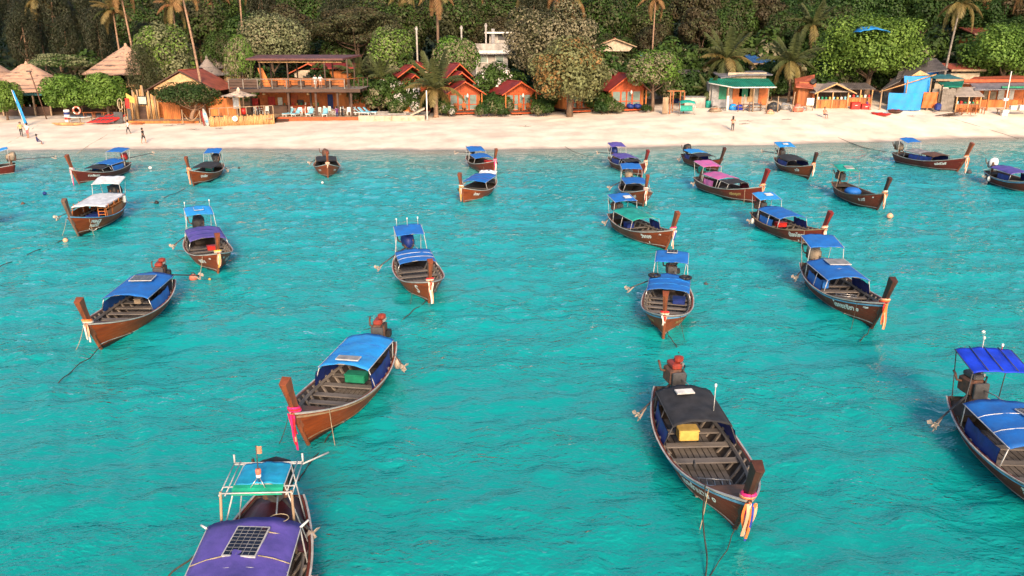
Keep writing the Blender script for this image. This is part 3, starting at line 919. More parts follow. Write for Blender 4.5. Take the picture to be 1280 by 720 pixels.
b = boat((6.38, 31.2), -103, 'orange brown boat seen bow on, blue roofs with tyres and solar panel', scale=0.88, hull='orange', rail='stripewhite', stripe='stripeblue', prow='wood', detail=2, seats=(.33, .42, .51, .6))
canopy(b, 'canopy', -1.6, .5, .95, 1.62, M['blue'], .17, .02, M['steel'], seam=M['ltblue'], posts_at=(-1.5, .42))
rear_frame(b, -3.1, -1.95, .78, 2.55, M['blue'])
solar(b, -2.85, 0, 2.64, .3, .5, 0, 0, (2, 3))
engine(b, M['darkgrey'], prop=(-1.1, -1.95, .75))
for y in (-.72, .72):
    t_ = MB()
    t_.tube([(-1.3 + .24 * math.cos(i * math.pi / 7), y + .24 * math.sin(i * math.pi / 7), 1.5) for i in range(15)], .07, 6)
    t_.build('tyre', M['black'], b, smooth=True)
ribbons(b, ['rwhite', 'rpeach', 'rred'], 5, 3, .4, .07)
crate(b, -.4, .5, .46, (.6, .55, .22), M['navy'])
hull_text('ทะเลทอง', b, M['gold'], .8, .62, .15)
bow_rope(b, M['rope'], side=1)

b = boat((14.06, 32.8), -89, 'dark brown boat with two blue roofs and a red hanging ribbon, right of the centre', scale=0.97, hull='dark', rail='stripewhite', stripe='stripeblue', prow='dark', detail=2, seats=(.33, .44, .56, .65))
canopy(b, 'canopy', -1.75, .8, .95, 1.6, M['blue'], .2, .02, M['metalwhite'], posts_at=(-1.65, -.4, .72))
solar(b, -1.1, .25, 1.84, .8, 1.0, 0, 0, None, M['grey'])
rear_frame(b, -3.05, -1.75, .82, 2.6, M['blue'])
side_cloth(b, -1.5, .3, M['blue'], sides=(-1,)); side_cloth(b, -.9, .75, M['navy'], sides=(1,))
engine(b, M['tan'], M['tan'], prop=(-2.0, -1.3, .5))
ribbons(b, ['rred', 'rorange', 'rpeach', 'rgreen'], 6, 4, 1.05, .06)
crate(b, -.6, -.45, .46, (.3, .3, .3), M['blue'])
ladder(b, .9, -.1, .6, 1.2)
hull_text('โชคชลธิชา ๑', b, M['letter'], .76, .62, .2)
hull_text('๑๒๓', b, M['letter'], .91, .78, .09, 'boat_number')
bow_rope(b, M['rope'], side=-1)

b = boat((13.2, 18.3), -93, 'boat cut by the right edge with royal blue rear canopy and blue roof', scale=0.95, hull='dark', rail='stripewhite', stripe='stripeblue', prow='dark', detail=2, seats=(.34, .46, .58))
canopy(b, 'canopy', -1.75, .75, .93, 1.62, M['blue'], .17, .02, M['metalwhite'], seam=M['whitetarp'], posts_at=(-1.65, .68))
solar(b, -.9, .4, 1.84, .45, .55, 0, .2)
rear_frame(b, -2.95, -1.75, .8, 2.92, M['royal'], pm=M['darkgrey'])
for y in (-.4, 0, .4): tb('roof_batten', [(-2.95, y, 2.74), (-1.75, y, 2.46)], .014, M['darkgrey'], b)
antenna(b, -2.9, -.05, 2.95, .35); antenna(b, -2.9, .5, 2.95, .12, M['red'])
engine(b, M['darkgrey'], prop=(-2.15, -1.45, .45))
side_cloth(b, -1.5, .4, M['navy'], sides=(-1,))
ladder(b, 1.7, -.1, .5, 1.0)
hull_text('สินสมุทร', b, M['letter'], .73, .62, .2)
bow_rope(b)

b = boat((-5.1, 12.85), -86, 'boat cut by the bottom edge with purple roof, solar panel and beacon mast', scale=0.95, hull='dark', rail='stripewhite', stripe='stripeblue', prow='dark', detail=2, seats=(.6, .7))
canopy(b, 'canopy', -1.15, 2.0, .95, 1.74, M['purple'], .2, .02, M['metalwhite'], posts_at=(-1.05, .4, 1.9))
solar(b, -.35, .02, 1.955, .95, .66, 0, -.1, (8, 5))
for y in (-1, 1):
    for x in (-.7, .1): tb('lashing', [(x, y * .34, 1.63), (x + .02, y * .62, 1.575), (x + .06, y * .94, 1.47)], .012, M['palerope'], b)
MB().sheet([[(-3.3 + i * .38, v * (half_w(t_of_x(-3.3 + i * .38)) - .08), sheer(t_of_x(-3.3 + i * .38)) - .03 + .16 * (1 - v * v)) for v in (-1, -.5, 0, .5, 1)] for i in range(6)], .03).build('stern_cover', mat('maroon_deck', (.075, .018, .022), .4, .35, 3, bump=.2), b, smooth=True)
rc = canopy(b, 'rear_canopy', -2.62, -1.72, .52, 2.5, tilt=0.0, m=mat('turquoise_cloth', (.01, .32, .56), .6, .2, 3, bump=.2), arch=.03, sag=.008, post_m=M['metalwhite'], posts_at=(-2.58, -1.76))
MB().sheet([[(-1.71, y, 2.115), (-1.6, y, 2.1), (-1.46, y, 2.03)] for y in (-.52, -.2, .2, .52)], .02).build('green_cloth', mat('green_cloth', (.01, .36, .22), .6, .2, 3, bump=.2), rc)
for x in (-2.7, -2.64, -1.68, -1.42): tb('rack_tube', [(x, -.74, 2.09), (x, .74, 2.09)], .017, M['metalwhite'], rc)
for s_ in (-1, 1):
    for y in (.62, .74): tb('rack_tube', [(-2.75, s_ * y, 2.1), (-1.38, s_ * y, 2.06)], .015, M['metalwhite'], rc)
    tb('lashed_pole', [(-1.44, s_ * .72, 2.12), (-1.4, s_ * .74, 1.6), (-1.3, s_ * .76, .7)], .03, M['palewood'], rc)
    tb('corner_pipe', [(-2.7, s_ * .74, 2.05), (-2.7, s_ * .74, 2.3)], .022, M['metalwhite'], rc)
mast = tb('beacon_mast', [(-1.75, .0, 2.1), (-1.75, .0, 3.0)], .012, M['darkgrey'], rc)
MB().lathe([(.05, 0), (.06, .03), (.06, .1), (.05, .12)], (-1.75, 0, 2.34), 10).build('beacon', M['buoy'], mast, smooth=True)
MB().lathe([(.05, 0), (.055, .02), (.05, .06), (.03, .07)], (-1.75, 0, 2.27), 10).build('beacon_base', M['white'], mast, smooth=True)
MB().sheet([[(-1.75, .0, 3.0), (-1.75, .0, 2.82)], [(-1.74, .06, 2.98), (-1.74, .06, 2.81)], [(-1.75, .11, 2.99), (-1.75, .11, 2.82)]], .004).build('flag', M['rpeach'], mast)
for y in (-.15, .15): tb('mast_stay', [(-1.75, 0, 2.3), (-1.6, y, 2.1)], .01, M['steel'], mast)
engine(b, M['black'], M['black'], prop=(-2.0, 1.0, .7), big=1.15)
tb('white_pole', [(-2.6, .72, 2.08), (-3.1, 1.25, 2.1)], .02, M['metalwhite'], b)
MB().tube([(-1.2 + .16 * math.cos(i * math.pi / 8), .48 + .2 * math.sin(i * math.pi / 8), 1.62) for i in range(17)], .009, 5).build('rope_coil', M['palerope'], b)
tb('side_pipe', [(-1.05, -.9, 1.47), (-1.2, -1.1, 1.5)], .025, M['white'], b); tb('side_pipe', [(-1.0, .9, 1.47), (-1.2, 1.08, 1.56)], .025, M['white'], b)
fender(b, -.6, 1, M['rpeach'])

# --- middle rows
b = boat((-15.66, 39.9), -62, 'orange brown boat with purple roof and blue rear canopy beyond the salmon buoy', scale=0.93, hull='brown', rail='stripewhite', stripe=None, prow='wood', detail=2, seats=(.36, .46, .56))
canopy(b, 'canopy', -1.6, .75, .92, 1.62, M['purple'], .2, .02, M['steel'], seam=M['navy'], posts_at=(-1.5, .68))
rear_frame(b, -3.0, -1.9, .72, 2.7, M['ltblue'])
solar(b, -2.45, 0, 2.79, .35, .5, 0, 0, None, M['ltblue'])
antenna(b, -2.9, -.65, 2.7, .3); antenna(b, -2.9, .65, 2.7, .35)
engine(b, M['black'], M['blacktarp'], prop=(-1.5, -1.65, .55))
ribbons(b, ['rpeach', 'rwhite', 'ryellow', 'rpeach'], 7, 3, .9, .05)
crate(b, -.2, .25, .46, (.4, .5, .2), M['red'])
hull_text('พรสิน', b, M['letter'], .8, .62, .2); hull_text('๕๖', b, M['letter'], .92, .78, .1, 'boat_number')
bow_rope(b, side=-1)

b = boat((-25.4, 48.3), -84, 'wooden cabin boat with white roofs, a small house of posts and windows', scale=0.98, hull='orange', rail='stripeblue', stripe=None, prow='grey', detail=2, seats=())
cab = canopy(b, 'cabin_roof', -2.2, 1.35, .98, 1.72, M['whitetarp'], .06, .0, M['wood2'], posts_at=(-2.1, -1.2, -.3, .5, 1.25), thick=.06)
for s in (-1, 1):
    w0, w1 = half_w(t_of_x(-2.1)) - .09, half_w(t_of_x(1.25)) - .09
    for k in range(4):
        x = -1.65 + k * .85
        w = half_w(t_of_x(x)) - .1
        f = bx('side_panel', (x, s * w, .84), (.78, .04, .45), M['wood'], b)
        bx('window_bar', (x, s * w, 1.2), (.78, .035, .05), M['wood2'], f); bx('window_bar', (x, s * (w - .002), 1.3), (.05, .04, .3), M['wood2'], f)
bx('cabin_bulkhead', (-2.05, 0, .95), (.05, 1.5, .9), M['wood2'], b)
lad = MB()
for s in (-.2, .2): lad.box((.62, .45 + s, .95), (.04, .05, .9))
for k in range(4): lad.box((.62, .45, .7 + .2 * k), (.05, .4, .05))
lad.build('cabin_ladder', M['wood2'], b)
for k in range(3): bx('cushion', (.2 - .5 * k, -.3, .5), (.4, .8, .12), M['navy'], b, bev=.04)
rear_frame(b, -3.0, -1.7, .85, 2.75, M['whitetarp'])
engine(b, M['black'], M['black'], prop=(1.5, -1.9, .75), big=1.15)
MB().lathe([(.14, 0), (.15, .05), (.15, .4), (.1, .45)], (-1.9, .92, .95), 10).build('water_drum', M['white'], b, smooth=True)
hull_text('PRINCE', b, M['letter'], .77, .72, .16); hull_text('ทะเลใต้', b, M['letter'], .78, .5, .2)
mb = MB(); mb.tube([hp(.7 + .14 * i / 8, .42 - .16 * math.sin(math.pi * i / 8), 1) + Vector((0, .02, 0)) for i in range(9)], .018, 5); mb.build('painted_swoosh', M['letter'], b)
bow_rope(b, side=1); bow_rope(b, side=-1)

b = boat((7.25, 44.6), -71, 'brown boat with a teal roof, nearest of the column of three', scale=0.93, hull='brown', rail='stripewhite', stripe=None, prow='wood', detail=2, seats=(.36, .5, .62))
canopy(b, 'canopy', -1.9, .85, .93, 1.6, M['teal'], .2, .02, M['metalwhite'], posts_at=(-1.8, -.5, .78))
rear_frame(b, -3.0, -1.85, .8, 2.45, M['blue']); solar(b, -2.3, .3, 2.51, .35, .5, 0, 0, None, M['whitetarp'])
side_cloth(b, -.4, .8, M['navy'], sides=(1,)); crate(b, -.8, -.3, .46, (.5, .5, .3), M['navy'])
engine(b, M['darkgrey'], prop=(-2.3, -1.3, .5))
ribbons(b, ['rwhite', 'rpeach', 'rpink', 'rblue'], 8, 4, .95, .06)
hull_text('วังทอง', b, M['letter'], .76, .68, .2); hull_text('๗๑', b, M['letter'], .9, .82, .1, 'boat_number'); hull_text('๙', b, M['letter'], .78, .42, .12, 'boat_mark')

b = boat((15.73, 45.1), -76, 'maroon boat with two blue roofs and red prow, pointing at the next boat', scale=0.9, hull='red', rail='stripetan', stripe=None, prow='red', detail=2, seats=(.36, .5, .62))
canopy(b, 'canopy', -1.8, .85, .95, 1.62, M['blue'], .2, .02, M['metalwhite'], posts_at=(-1.7, -.4, .78))
rear_frame(b, -3.0, -1.85, .78, 2.5, M['ltblue']); solar(b, -2.5, .15, 2.56, .35, .5, 0, 0, None, M['whitetarp'])
side_cloth(b, -1.6, .1, M['blue'], sides=(-1,)); side_cloth(b, -.6, .8, M['navy'], sides=(1,))
engine(b, M['iron'], prop=(-2.2, -1.25, .5)); fender(b, -2.2, -1, M['white'])
ribbons(b, ['rpeach', 'rwhite'], 9, 2, .35, .05)
crate(b, -.5, 0, .46, (.5, .6, .25), M['red'])
hull_text('น้องโซดา', b, M['letter'], .78, .64, .22); hull_text('๓', b, M['letter'], .79, .4, .12, 'boat_mark')
bow_rope(b, side=-1)

b = boat((24.02, 55.2), -88, 'dark weathered boat with only a teal rear canopy', scale=0.93, hull='dark', rail='greywood', stripe=None, prow='dark', detail=1, seats=(.5, .62, .72))
rear_frame(b, -3.05, -1.6, .8, 2.45, M['teal'], pm=M['palewood']); solar(b, -2.3, .2, 2.52, .6, .65, 0, 0, None, M['grey'])
MB().lathe([(.62, .3), (.6, .5), (.42, .66), (.1, .72), (.01, .72)], (-.7, 0, .2), 12).build('covered_cargo', M['blue'], b, smooth=True)
engine(b, M['iron'], prop=(-4.6, .6, .3))
ribbons(b, ['rpeach', 'rorange', 'rwhite'], 10, 3, .9, .05)
hull_text('ก. นาวี', b, M['letter'], .76, .66, .17); hull_text('๘๒', b, M['letter'], .9, .82, .09, 'boat_number')

b = boat((15.5, 57.64), -69, 'boat with faded pink roofs and a magenta cloth, beside the blue-roofed black boat', scale=1, hull='red', rail='stripewhite', stripe=None, prow='red', detail=1, seats=(.36, .5, .62), prow_h=1.15)
canopy(b, 'canopy', -1.7, .3, .9, 1.6, M['pink'], .16, .02, M['metalwhite'], posts_at=(-1.6, .22))
canopy(b, 'front_canopy', .4, 1.5, .85, 1.45, M['blacktarp'], .08, .02, M['metalwhite'], posts_at=(.5, 1.42))
rear_frame(b, -3.1, -1.75, .8, 2.4, M['pink'])
side_cloth(b, .35, 1.45, M['maroon'] if 'maroon' in M else mat('maroon_cloth', (.12, .012, .03), .7, .3, 3), sides=(1,)); side_cloth(b, -1.5, -.2, M['pink'], sides=(-1,))
engine(b, M['teal'], M['teal'], prop=(-2.3, -1.25, .5), big=.85)
ribbons(b, ['rpeach', 'rorange'], 11, 2, .4, .05)
hull_text('ศรีตะรุเตา', b, M['gold'], .74, .62, .17)
bow_rope(b, side=-1)

# --- rows by the beach
b = boat((8.72, 56.1), -88, 'boat with pale blue roofs in the middle of the column of three', scale=0.91, hull='orange', rail='stripewhite', stripe=None, prow='wood', detail=1)
canopy(b, 'canopy', -1.6, .7, .9, 1.6, M['blue'], .08, .02, M['metalwhite'], posts_at=(-1.5, .62)); rear_frame(b, -3.05, -1.85, .8, 2.55, M['blue'])
engine(b, M['buoy'], M['tan'], prop=(-1.6, -1.8, .6)); ribbons(b, ['rwhite', 'rred', 'rwhite', 'rpeach'], 12, 3, 1.0, .06)
hull_text('มณี', b, M['letter'], .84, .68, .15)

b = boat((9.89, 69), -75, 'boat with purple roofs, farthest of the column of three', scale=0.93, hull='dark', rail='stripewhite', stripe=None, prow='red', detail=1)
canopy(b, 'canopy', -1.7, .6, .9, 1.55, M['purple'], .12, .02, M['steel'], posts_at=(-1.6, .52)); canopy(b, 'front_canopy', .75, 1.5, .8, 1.4, M['blacktarp'], .05, .01, M['steel'])
rear_frame(b, -3.1, -2.0, .75, 2.5, M['purple']); side_cloth(b, -1.5, .5, M['navy'])
engine(b, M['navy'], M['navy'], prop=(-5.0, -1.0, 1.1)); ribbons(b, ['rpeach', 'rwhite'], 13, 3, .9, .05)
crate(b, .2, -.3, .46, (.4, .5, .25), M['red'])

b = boat((16.84, 71.46), -75, 'black-hulled boat with blue roof half hidden behind the pink-roofed boat', scale=0.9, hull='dark', rail='darkwood', stripe=None, prow='dark', detail=1)
canopy(b, 'canopy', -2.2, -.4, .9, 1.65, M['ltblue'], .14, .02, M['darkgrey'], posts_at=(-2.1, -.5)); canopy(b, 'front_frame', -.2, 1.2, .85, 1.5, M['blacktarp'], .1, .02, M['darkgrey'])
side_cloth(b, -2.0, -.5, M['navy']); engine(b, M['black'], M['black'], prop=(-2.2, -1.3, .4), big=1.1)
crate(b, 1.4, 0, .46, (.6, .8, .3), M['red'])

b = boat((24.03, 68.3), -86, 'brown boat with sky blue rear canopy and black roof, near the beach right of centre', scale=0.93, hull='brown', rail='stripewhite', stripe=None, prow='dark', detail=1)
canopy(b, 'canopy', -1.7, .9, .93, 1.5, M['blacktarp'], .14, .03, M['darkgrey'], posts_at=(-1.6, .82)); rear_frame(b, -3.1, -1.7, .8, 2.6, M['ltblue']); solar(b, -2.3, 0, 2.69, .3, .5, 0, 0, None, M['whitetarp'])
side_cloth(b, -1.5, .8, M['navy']); engine(b, M['iron'], prop=(-5.6, -.9, 1.15)); ribbons(b, ['rpeach', 'rwhite', 'rorange'], 15, 3, .9, .06)
hull_text('วาโย', b, M['letter'], .78, .66, .2)

b = boat((36.9, 71.46), -71, 'long maroon boat with grey canopies and high prow, nearest the beach on the right', scale=1.02, hull='maroon', rail='stripewhite', stripe=None, prow='wood', detail=1, prow_h=1.15)
canopy(b, 'canopy', -1.6, .15, .9, 1.5, M['grey'], .12, .02, M['darkgrey'], posts_at=(-1.5, .08)); canopy(b, 'front_canopy', .25, 1.6, .88, 1.45, M['iron'], .1, .02, M['darkgrey'], posts_at=(.32, 1.5))
rear_frame(b, -2.5, -1.5, .75, 2.5, M['blue']); side_cloth(b, -1.0, 1.4, M['navy'])
engine(b, M['tan'], M['tan'], prop=(-2.6, .9, .5)); ribbons(b, ['rpeach', 'rwhite', 'rorange'], 16, 4, 1.2, .08)
hull_text('แม่ศรีโพธิ์', b, M['letter'], .76, .68, .17)

b = boat((38.2, 60.5), -88, 'reddish boat with purple roof cut by the right edge', scale=0.95, hull='red', rail='stripewhite', stripe='stripeblue', prow='wood', detail=1)
canopy(b, 'canopy', -2.0, .9, .95, 1.55, M['purple'], .18, .02, M['steel'], posts_at=(-1.9, .82)); side_cloth(b, -.8, .8, M['navy'], sides=(-1, 1))
engine(b, M['whitetarp'], M['whitetarp'], prop=(-2.1, -1.2, .5)); fender(b, -1.6, -1, M['white'])

b = boat((-2.65, 69.8), -71, 'boat by the beach with pink ribbon and two blue roofs, red-topped engine', scale=0.93, hull='red', rail='stripewhite', stripe=None, prow='wood', detail=1)
canopy(b, 'canopy', -1.0, .9, .9, 1.5, M['blue'], .12, .02, M['metalwhite'], posts_at=(-.9, .82)); rear_frame(b, -2.6, -1.2, .8, 1.95, M['blue'])
engine(b, M['buoy'], M['buoy'], prop=(-3.8, -1.6, 1.2), big=.8); ribbons(b, ['rpink', 'rwhite', 'rpink'], 17, 4, 1.0, .07)
crate(b, 1.2, .3, .46, (.7, .7, .5), M['red'])

b = boat((-2.5, 57.35), -105, 'orange brown boat with faded blue roof and yellow ribbon, in front of the pink-ribboned boat', scale=0.93, hull='orange', rail='stripewhite', stripe=None, prow='wood', detail=1)
canopy(b, 'canopy', -2.2, .9, .92, 1.6, M['blue'], .12, .02, M['metalwhite'], seam=M['purple'], posts_at=(-2.1, .82)); rear_frame(b, -3.1, -2.3, .7, 1.7, M['whitetarp'])
engine(b, M['darkgrey'], M['darkgrey'], prop=(-1.2, -1.7, .7), big=.7); ribbons(b, ['ryellow', 'rpeach', 'rwhite'], 18, 4, .95, .06)
hull_text('เจ้าทะเล', b, M['letter'], .78, .66, .17)

b = boat((-15.78, 68.1), -76, 'small orange boat seen bow on, alone by the beach left of the centre', scale=0.93, hull='orange', rail='stripewhite', stripe=None, prow='wood', detail=1)
canopy(b, 'canopy', -1.8, .2, .9, 1.45, M['blacktarp'], .06, .03, M['palewood'], posts_at=(-1.7, .12)); engine(b, M['iron'], M['iron'], prop=(-1.4, -1.5, .7), big=.9)
ribbons(b, ['rpeach', 'rwhite'], 19, 2, .4, .05); hull_text('สายชล', b, M['letter'], .8, .66, .14)

b = boat((-24.8, 64.7), -88, 'orange brown boat with peach ribbon, black roof and small blue rear canopy', scale=0.94, hull='orange', rail='stripewhite', stripe=None, prow='wood', detail=1)
canopy(b, 'canopy', -1.6, 1.2, .9, 1.4, M['blacktarp'], .14, .04, M['darkgrey'], posts_at=(-1.5, 1.12)); rear_frame(b, -3.0, -1.9, .7, 2.5, M['blue'])
engine(b, M['black'], M['blacktarp'], prop=(-2.4, 1.2, .4), big=1.05); ribbons(b, ['rpeach', 'rorange', 'rpeach'], 20, 4, 1.05, .06)
crate(b, -1.6, -.2, .46, (.5, .6, .3), M['teal']); hull_text('บุญเรือง', b, M['rpeachl'] if 'rpeachl' in M else M['letter'], .79, .68, .17)

b = boat((-33.44, 65.4), -97, 'maroon boat with tattered blue roofs and red engine, upper left', scale=0.94, hull='maroon', rail='stripewhite', stripe=None, prow='wood', detail=1, prow_h=1.2)
canopy(b, 'canopy', -1.9, .2, .92, 1.5, M['blue'], .16, .03, M['metalwhite'], posts_at=(-1.8, .12)); canopy(b, 'front_canopy', .25, 1.4, .85, 1.35, M['blacktarp'], .06, .03, M['steel'])
rear_frame(b, -3.0, -1.7, .8, 2.5, M['blue'], tilt=-.2); side_cloth(b, -1.7, .1, M['blue'])
engine(b, M['red'], M['red'], prop=(-6.1, 1.1, 1.35), big=.9); ribbons(b, ['rwhite', 'rpink', 'rwhite', 'rblue'], 21, 4, 1.2, .07)
hull_text('สมหวังนาวา', b, M['letter'], .77, .68, .16); bow_rope(b, side=-1)

b = boat((-44.7, 66), -145, 'boat at the left edge with its propeller shaft swung out over the water', scale=0.95, hull='maroon', rail='stripewhite', stripe=None, prow='wood', detail=1)
canopy(b, 'canopy', -1.8, .9, .9, 1.6, M['blue'], .14, .02, M['steel']); rear_frame(b, -3.0, -1.9, .75, 2.5, M['ltblue']); engine(b, M['tan'], M['tan'], prop=(-6.6, 1.0, 1.35))

b = boat((-34.15, 46.2), -140, 'boat almost hidden by the left edge, red engine cover showing', scale=0.95, hull='maroon', rail='stripewhite', stripe=None, prow='wood', detail=1)
canopy(b, 'canopy', -1.8, .9, .9, 1.6, M['blue'], .14, .02, M['steel']); engine(b, M['red'], M['red'], prop=(-2.0, -1.4, .5))
# ---------------------------------------------------------------- vegetation
def leaf_mat(name, a, b, island=.2, trans=.16):
    island = min(island, .26)
    return mat(name, a, .55, .3, .55, col2=b, island=island, trans=trans, spec=.25)
M['l_green'] = leaf_mat('leaf_green', (0.056, 0.106, 0.020), (0.030, 0.063, 0.013))
M['l_bright'] = leaf_mat('leaf_bright', (0.114, 0.209, 0.028), (0.057, 0.119, 0.019))
M['l_deep'] = leaf_mat('leaf_deep', (0.031, 0.072, 0.014), (0.017, 0.041, 0.010))
M['l_olive'] = leaf_mat('leaf_olive', (0.078, 0.081, 0.035), (0.043, 0.052, 0.021))
M['l_pale'] = leaf_mat('leaf_pale', (.25, .225, .14), (.17, .165, .09))
M['l_rust'] = leaf_mat('leaf_rust', (.17, .19, .08), (.16, .155, .065), .3)
M['l_orange'] = leaf_mat('leaf_orange', (.26, .13, .045), (.2, .13, .05), .3)
M['l_lime'] = leaf_mat('leaf_lime', (.17, .28, .05), (.1, .19, .035))
M['l_grey'] = leaf_mat('leaf_grey_green', (.2, .215, .11), (.12, .14, .065))
M['l_dark'] = leaf_mat('leaf_dark', (.035, .045, .02), (.018, .026, .013), .4, .15)
M['l_needle'] = leaf_mat('leaf_needle', (.06, .058, .03), (.026, .032, .018), .4, .15)
M['l_brown'] = leaf_mat('leaf_brown', (0.071, 0.051, 0.027), (0.038, 0.038, 0.016), .45)
M['frond'] = leaf_mat('palm_frond', (.095, .11, .035), (.06, .075, .03), .3)
M['frondy'] = leaf_mat('palm_frond_yellow', (.24, .17, .06), (.12, .11, .04), .3)
M['frondo'] = leaf_mat('palm_frond_dry', (.26, .14, .055), (.19, .115, .05), .3)
M['flower'] = mat('white_flower', (.75, .7, .68), .6, .1)

def crown_mesh(name, blobs, n, size, m, seed, elong=1.7, up=.25, droop=0.0, shell=.7, m2=None, p2=0.0):
    if size < .7: n, size = int(n * 1.7), size * .76
    r = np.random.default_rng(seed)
    B = np.array(blobs, float)
    w = (B[:, 3] * B[:, 4] + B[:, 3] * B[:, 5]) ; w /= w.sum()
    k = r.choice(len(B), n, p=w)
    d = r.normal(size=(n, 3)); d[:, 2] += up; d /= np.linalg.norm(d, axis=1)[:, None]
    rad = (shell + (1.06 - shell) * r.random(n) ** .6)[:, None]
    c = B[k, :3] + d * rad * B[k, 3:6]
    nrm = d * 1.3 + r.normal(size=(n, 3)) * .42 + np.array([0, 0, .35])
    nrm /= np.linalg.norm(nrm, axis=1)[:, None]
    t = r.normal(size=(n, 3)); t[:, 2] -= droop * 2
    t -= (t * nrm).sum(1)[:, None] * nrm; t /= np.linalg.norm(t, axis=1)[:, None] + 1e-9
    b = np.cross(nrm, t)
    l = size * (.6 + .8 * r.random(n))[:, None]
    wd = l / elong
    fold = nrm * l * .12
    V = np.stack([c - t * l * .5, c + b * wd * .5 + fold, c + t * l * .5, c - b * wd * .5 + fold], 1).reshape(-1, 3)
    me = bpy.data.meshes.new(name)
    me.vertices.add(4 * n); me.vertices.foreach_set('co', V.reshape(-1).astype(np.float32))
    me.loops.add(4 * n); me.loops.foreach_set('vertex_index', np.arange(4 * n, dtype=np.int32))
    me.polygons.add(n); me.polygons.foreach_set('loop_start', np.arange(0, 4 * n, 4, dtype=np.int32))
    me.materials.append(m)
    if m2 is not None:
        me.materials.append(m2)
        # a few boughs bear the second colour
        pick = (np.sin(B[k, 0] * 7.3 + B[k, 2] * 5.1) * .5 + .5 < p2 * 1.6) & (r.random(n) < .6)
        me.polygons.foreach_set('material_index', pick.astype(np.int32))
    me.update(calc_edges=True)
    return me

def dome_blobs(seed, rx, ry, rz, zc, n, br=.4, flat=1.0, low=-.45):
    r = random.Random(seed); out = []
    for i in range(n):
        z = low + (1 - low) * (i + .5) / n
        a = i * 2.399963 + r.uniform(-.4, .4)
        q = math.sqrt(max(0, 1 - z * z)) * r.uniform(.5, .78); z *= r.uniform(.5, .75)
        k = br * r.uniform(.7, 1.25)
        out.append((q * math.cos(a) * rx, q * math.sin(a) * ry, zc + z * rz, k * rx, k * ry, k * rz * flat))
    return out

def trunk_mesh(name, h, r0, blobs, m, seed, lean=(0, 0), limbs=7, fork=.45):
    r = random.Random(seed); mb = MB()
    top = Vector((lean[0], lean[1], h))
    pts = [Vector((lean[0] * q ** 1.5 + r.uniform(-.12, .12) * q, lean[1] * q ** 1.5 + r.uniform(-.12, .12) * q, h * q)) for q in (0, .2, .4, .6, .8, 1)]
    mb.tube(pts, [r0 * 1.25, r0, r0 * .85, r0 * .72, r0 * .58, r0 * .4], 8)
    for i in range(min(limbs, len(blobs))):
        b = blobs[(i * 3) % len(blobs)]
        q = fork + (1 - fork) * r.random() * .8
        a = pts[0].lerp(top, q); a = Vector((lean[0] * q ** 1.5, lean[1] * q ** 1.5, h * q))
        e = Vector(b[:3]); mid = a.lerp(e, .5) + Vector((0, 0, -.08 * (e - a).length))
        mb.tube([a, mid, e], [r0 * .42, r0 * .28, r0 * .1], 5)
    return mb.mesh(name, m, True)

PROTO = {}
def proto(key, rx, ry, rz, zc, nb, nleaf, size, m, seed, trunk_h=None, r0=.22, br=.4, flat=1.0, low=-.45, bark=None, m2=None, p2=.0, elong=1.7, up=.25, droop=0.0, shell=.7, lean=(0, 0), extra=None):
    bl = dome_blobs(seed, rx, ry, rz, zc, nb, br, flat, low)
    if extra: bl += extra
    PROTO[key] = (trunk_mesh(key + '_trunk', trunk_h or zc, r0, bl, bark or M['bark'], seed, lean), crown_mesh(key + '_crown', bl, nleaf, size, m, seed, elong, up, droop, shell, m2, p2))

def tree(key, label, x, y, s=1.0, rz=0.0, name='broadleaf_tree', group=None, sz=None, z=None, cat='tree', sy=None):
    t = thing(name, label, cat, (x, y, (ground(x, y) if z is None else z) - .05), rz, group)
    t.scale = (s, sy or s, sz or s)
    link('trunk', PROTO[key][0], t); link('crown', PROTO[key][1], t)
    return t

# --- single trees along the beach front (each its own crown)
proto('almond', 5.1, 4.4, 4.5, 5.5, 27, 8200, .5, M['l_rust'], 3, 6.5, .38, .36, shell=.6, m2=M['l_orange'], p2=.16, low=-.75)
tree('almond', 'largest round sea almond tree with rust-tinged leaves standing on the sand', 7.28, 103, 1.0, .4)
proto('palecrown', 6.2, 5, 4.9, 8.6, 25, 8600, .5, M['l_pale'], 5, 9, .36, .37, m2=M['l_olive'], p2=.25, low=-.8, shell=.6, extra=[(-4.2, 0, 11.6, 1.8, 1.8, 1.6), (2.0, 0, 13.0, 1.9, 1.8, 1.5), (5.0, 0, 10.2, 1.7, 1.6, 1.4)])
tree('palecrown', 'tall pale grey-green tree behind the largest sea almond', 5.21, 113, .97, 0, sz=1.02)
proto('roundgreen', 3.8, 3.5, 3.0, 4.9, 26, 5600, .42, M['l_bright'], 7, 4, .24, .38, m2=M['l_pale'], p2=.45)
tree('roundgreen', 'round tree with pale leaf tips beside the teal swing bench', 18.12, 105.5, .98, .3)
proto('spread', 7.2, 5.6, 5.2, 7.2, 60, 12500, .5, M['l_bright'], 9, 6, .42, .33, m2=M['l_lime'], p2=.5, low=-.7, extra=[(-4.6, 0, 10.3, 2.2, 2.2, 1.6), (4.2, 0, 10.0, 2.6, 2.4, 1.8), (-6.2, 0, 4.6, 1.8, 1.8, 1.6)])
tree('spread', 'wide dense green tree over the stalls with blue tarpaulin in its top', 47.94, 111, 1.0, 0, sz=.92)
proto('rightgreen', 6.4, 5, 4.6, 6.6, 46, 9500, .5, M['l_bright'], 12, 6, .38, .34, m2=M['l_lime'], p2=.35, low=-.65)
tree('rightgreen', 'broad green tree above the restaurant at the right edge', 67.81, 114, 1.0, 0, sz=.9)
proto('leftalmond', 4.1, 3.8, 4.8, 7.4, 36, 7600, .46, M['l_grey'], 14, 7, .34, .36, m2=M['l_lime'], p2=.35, low=-.8)
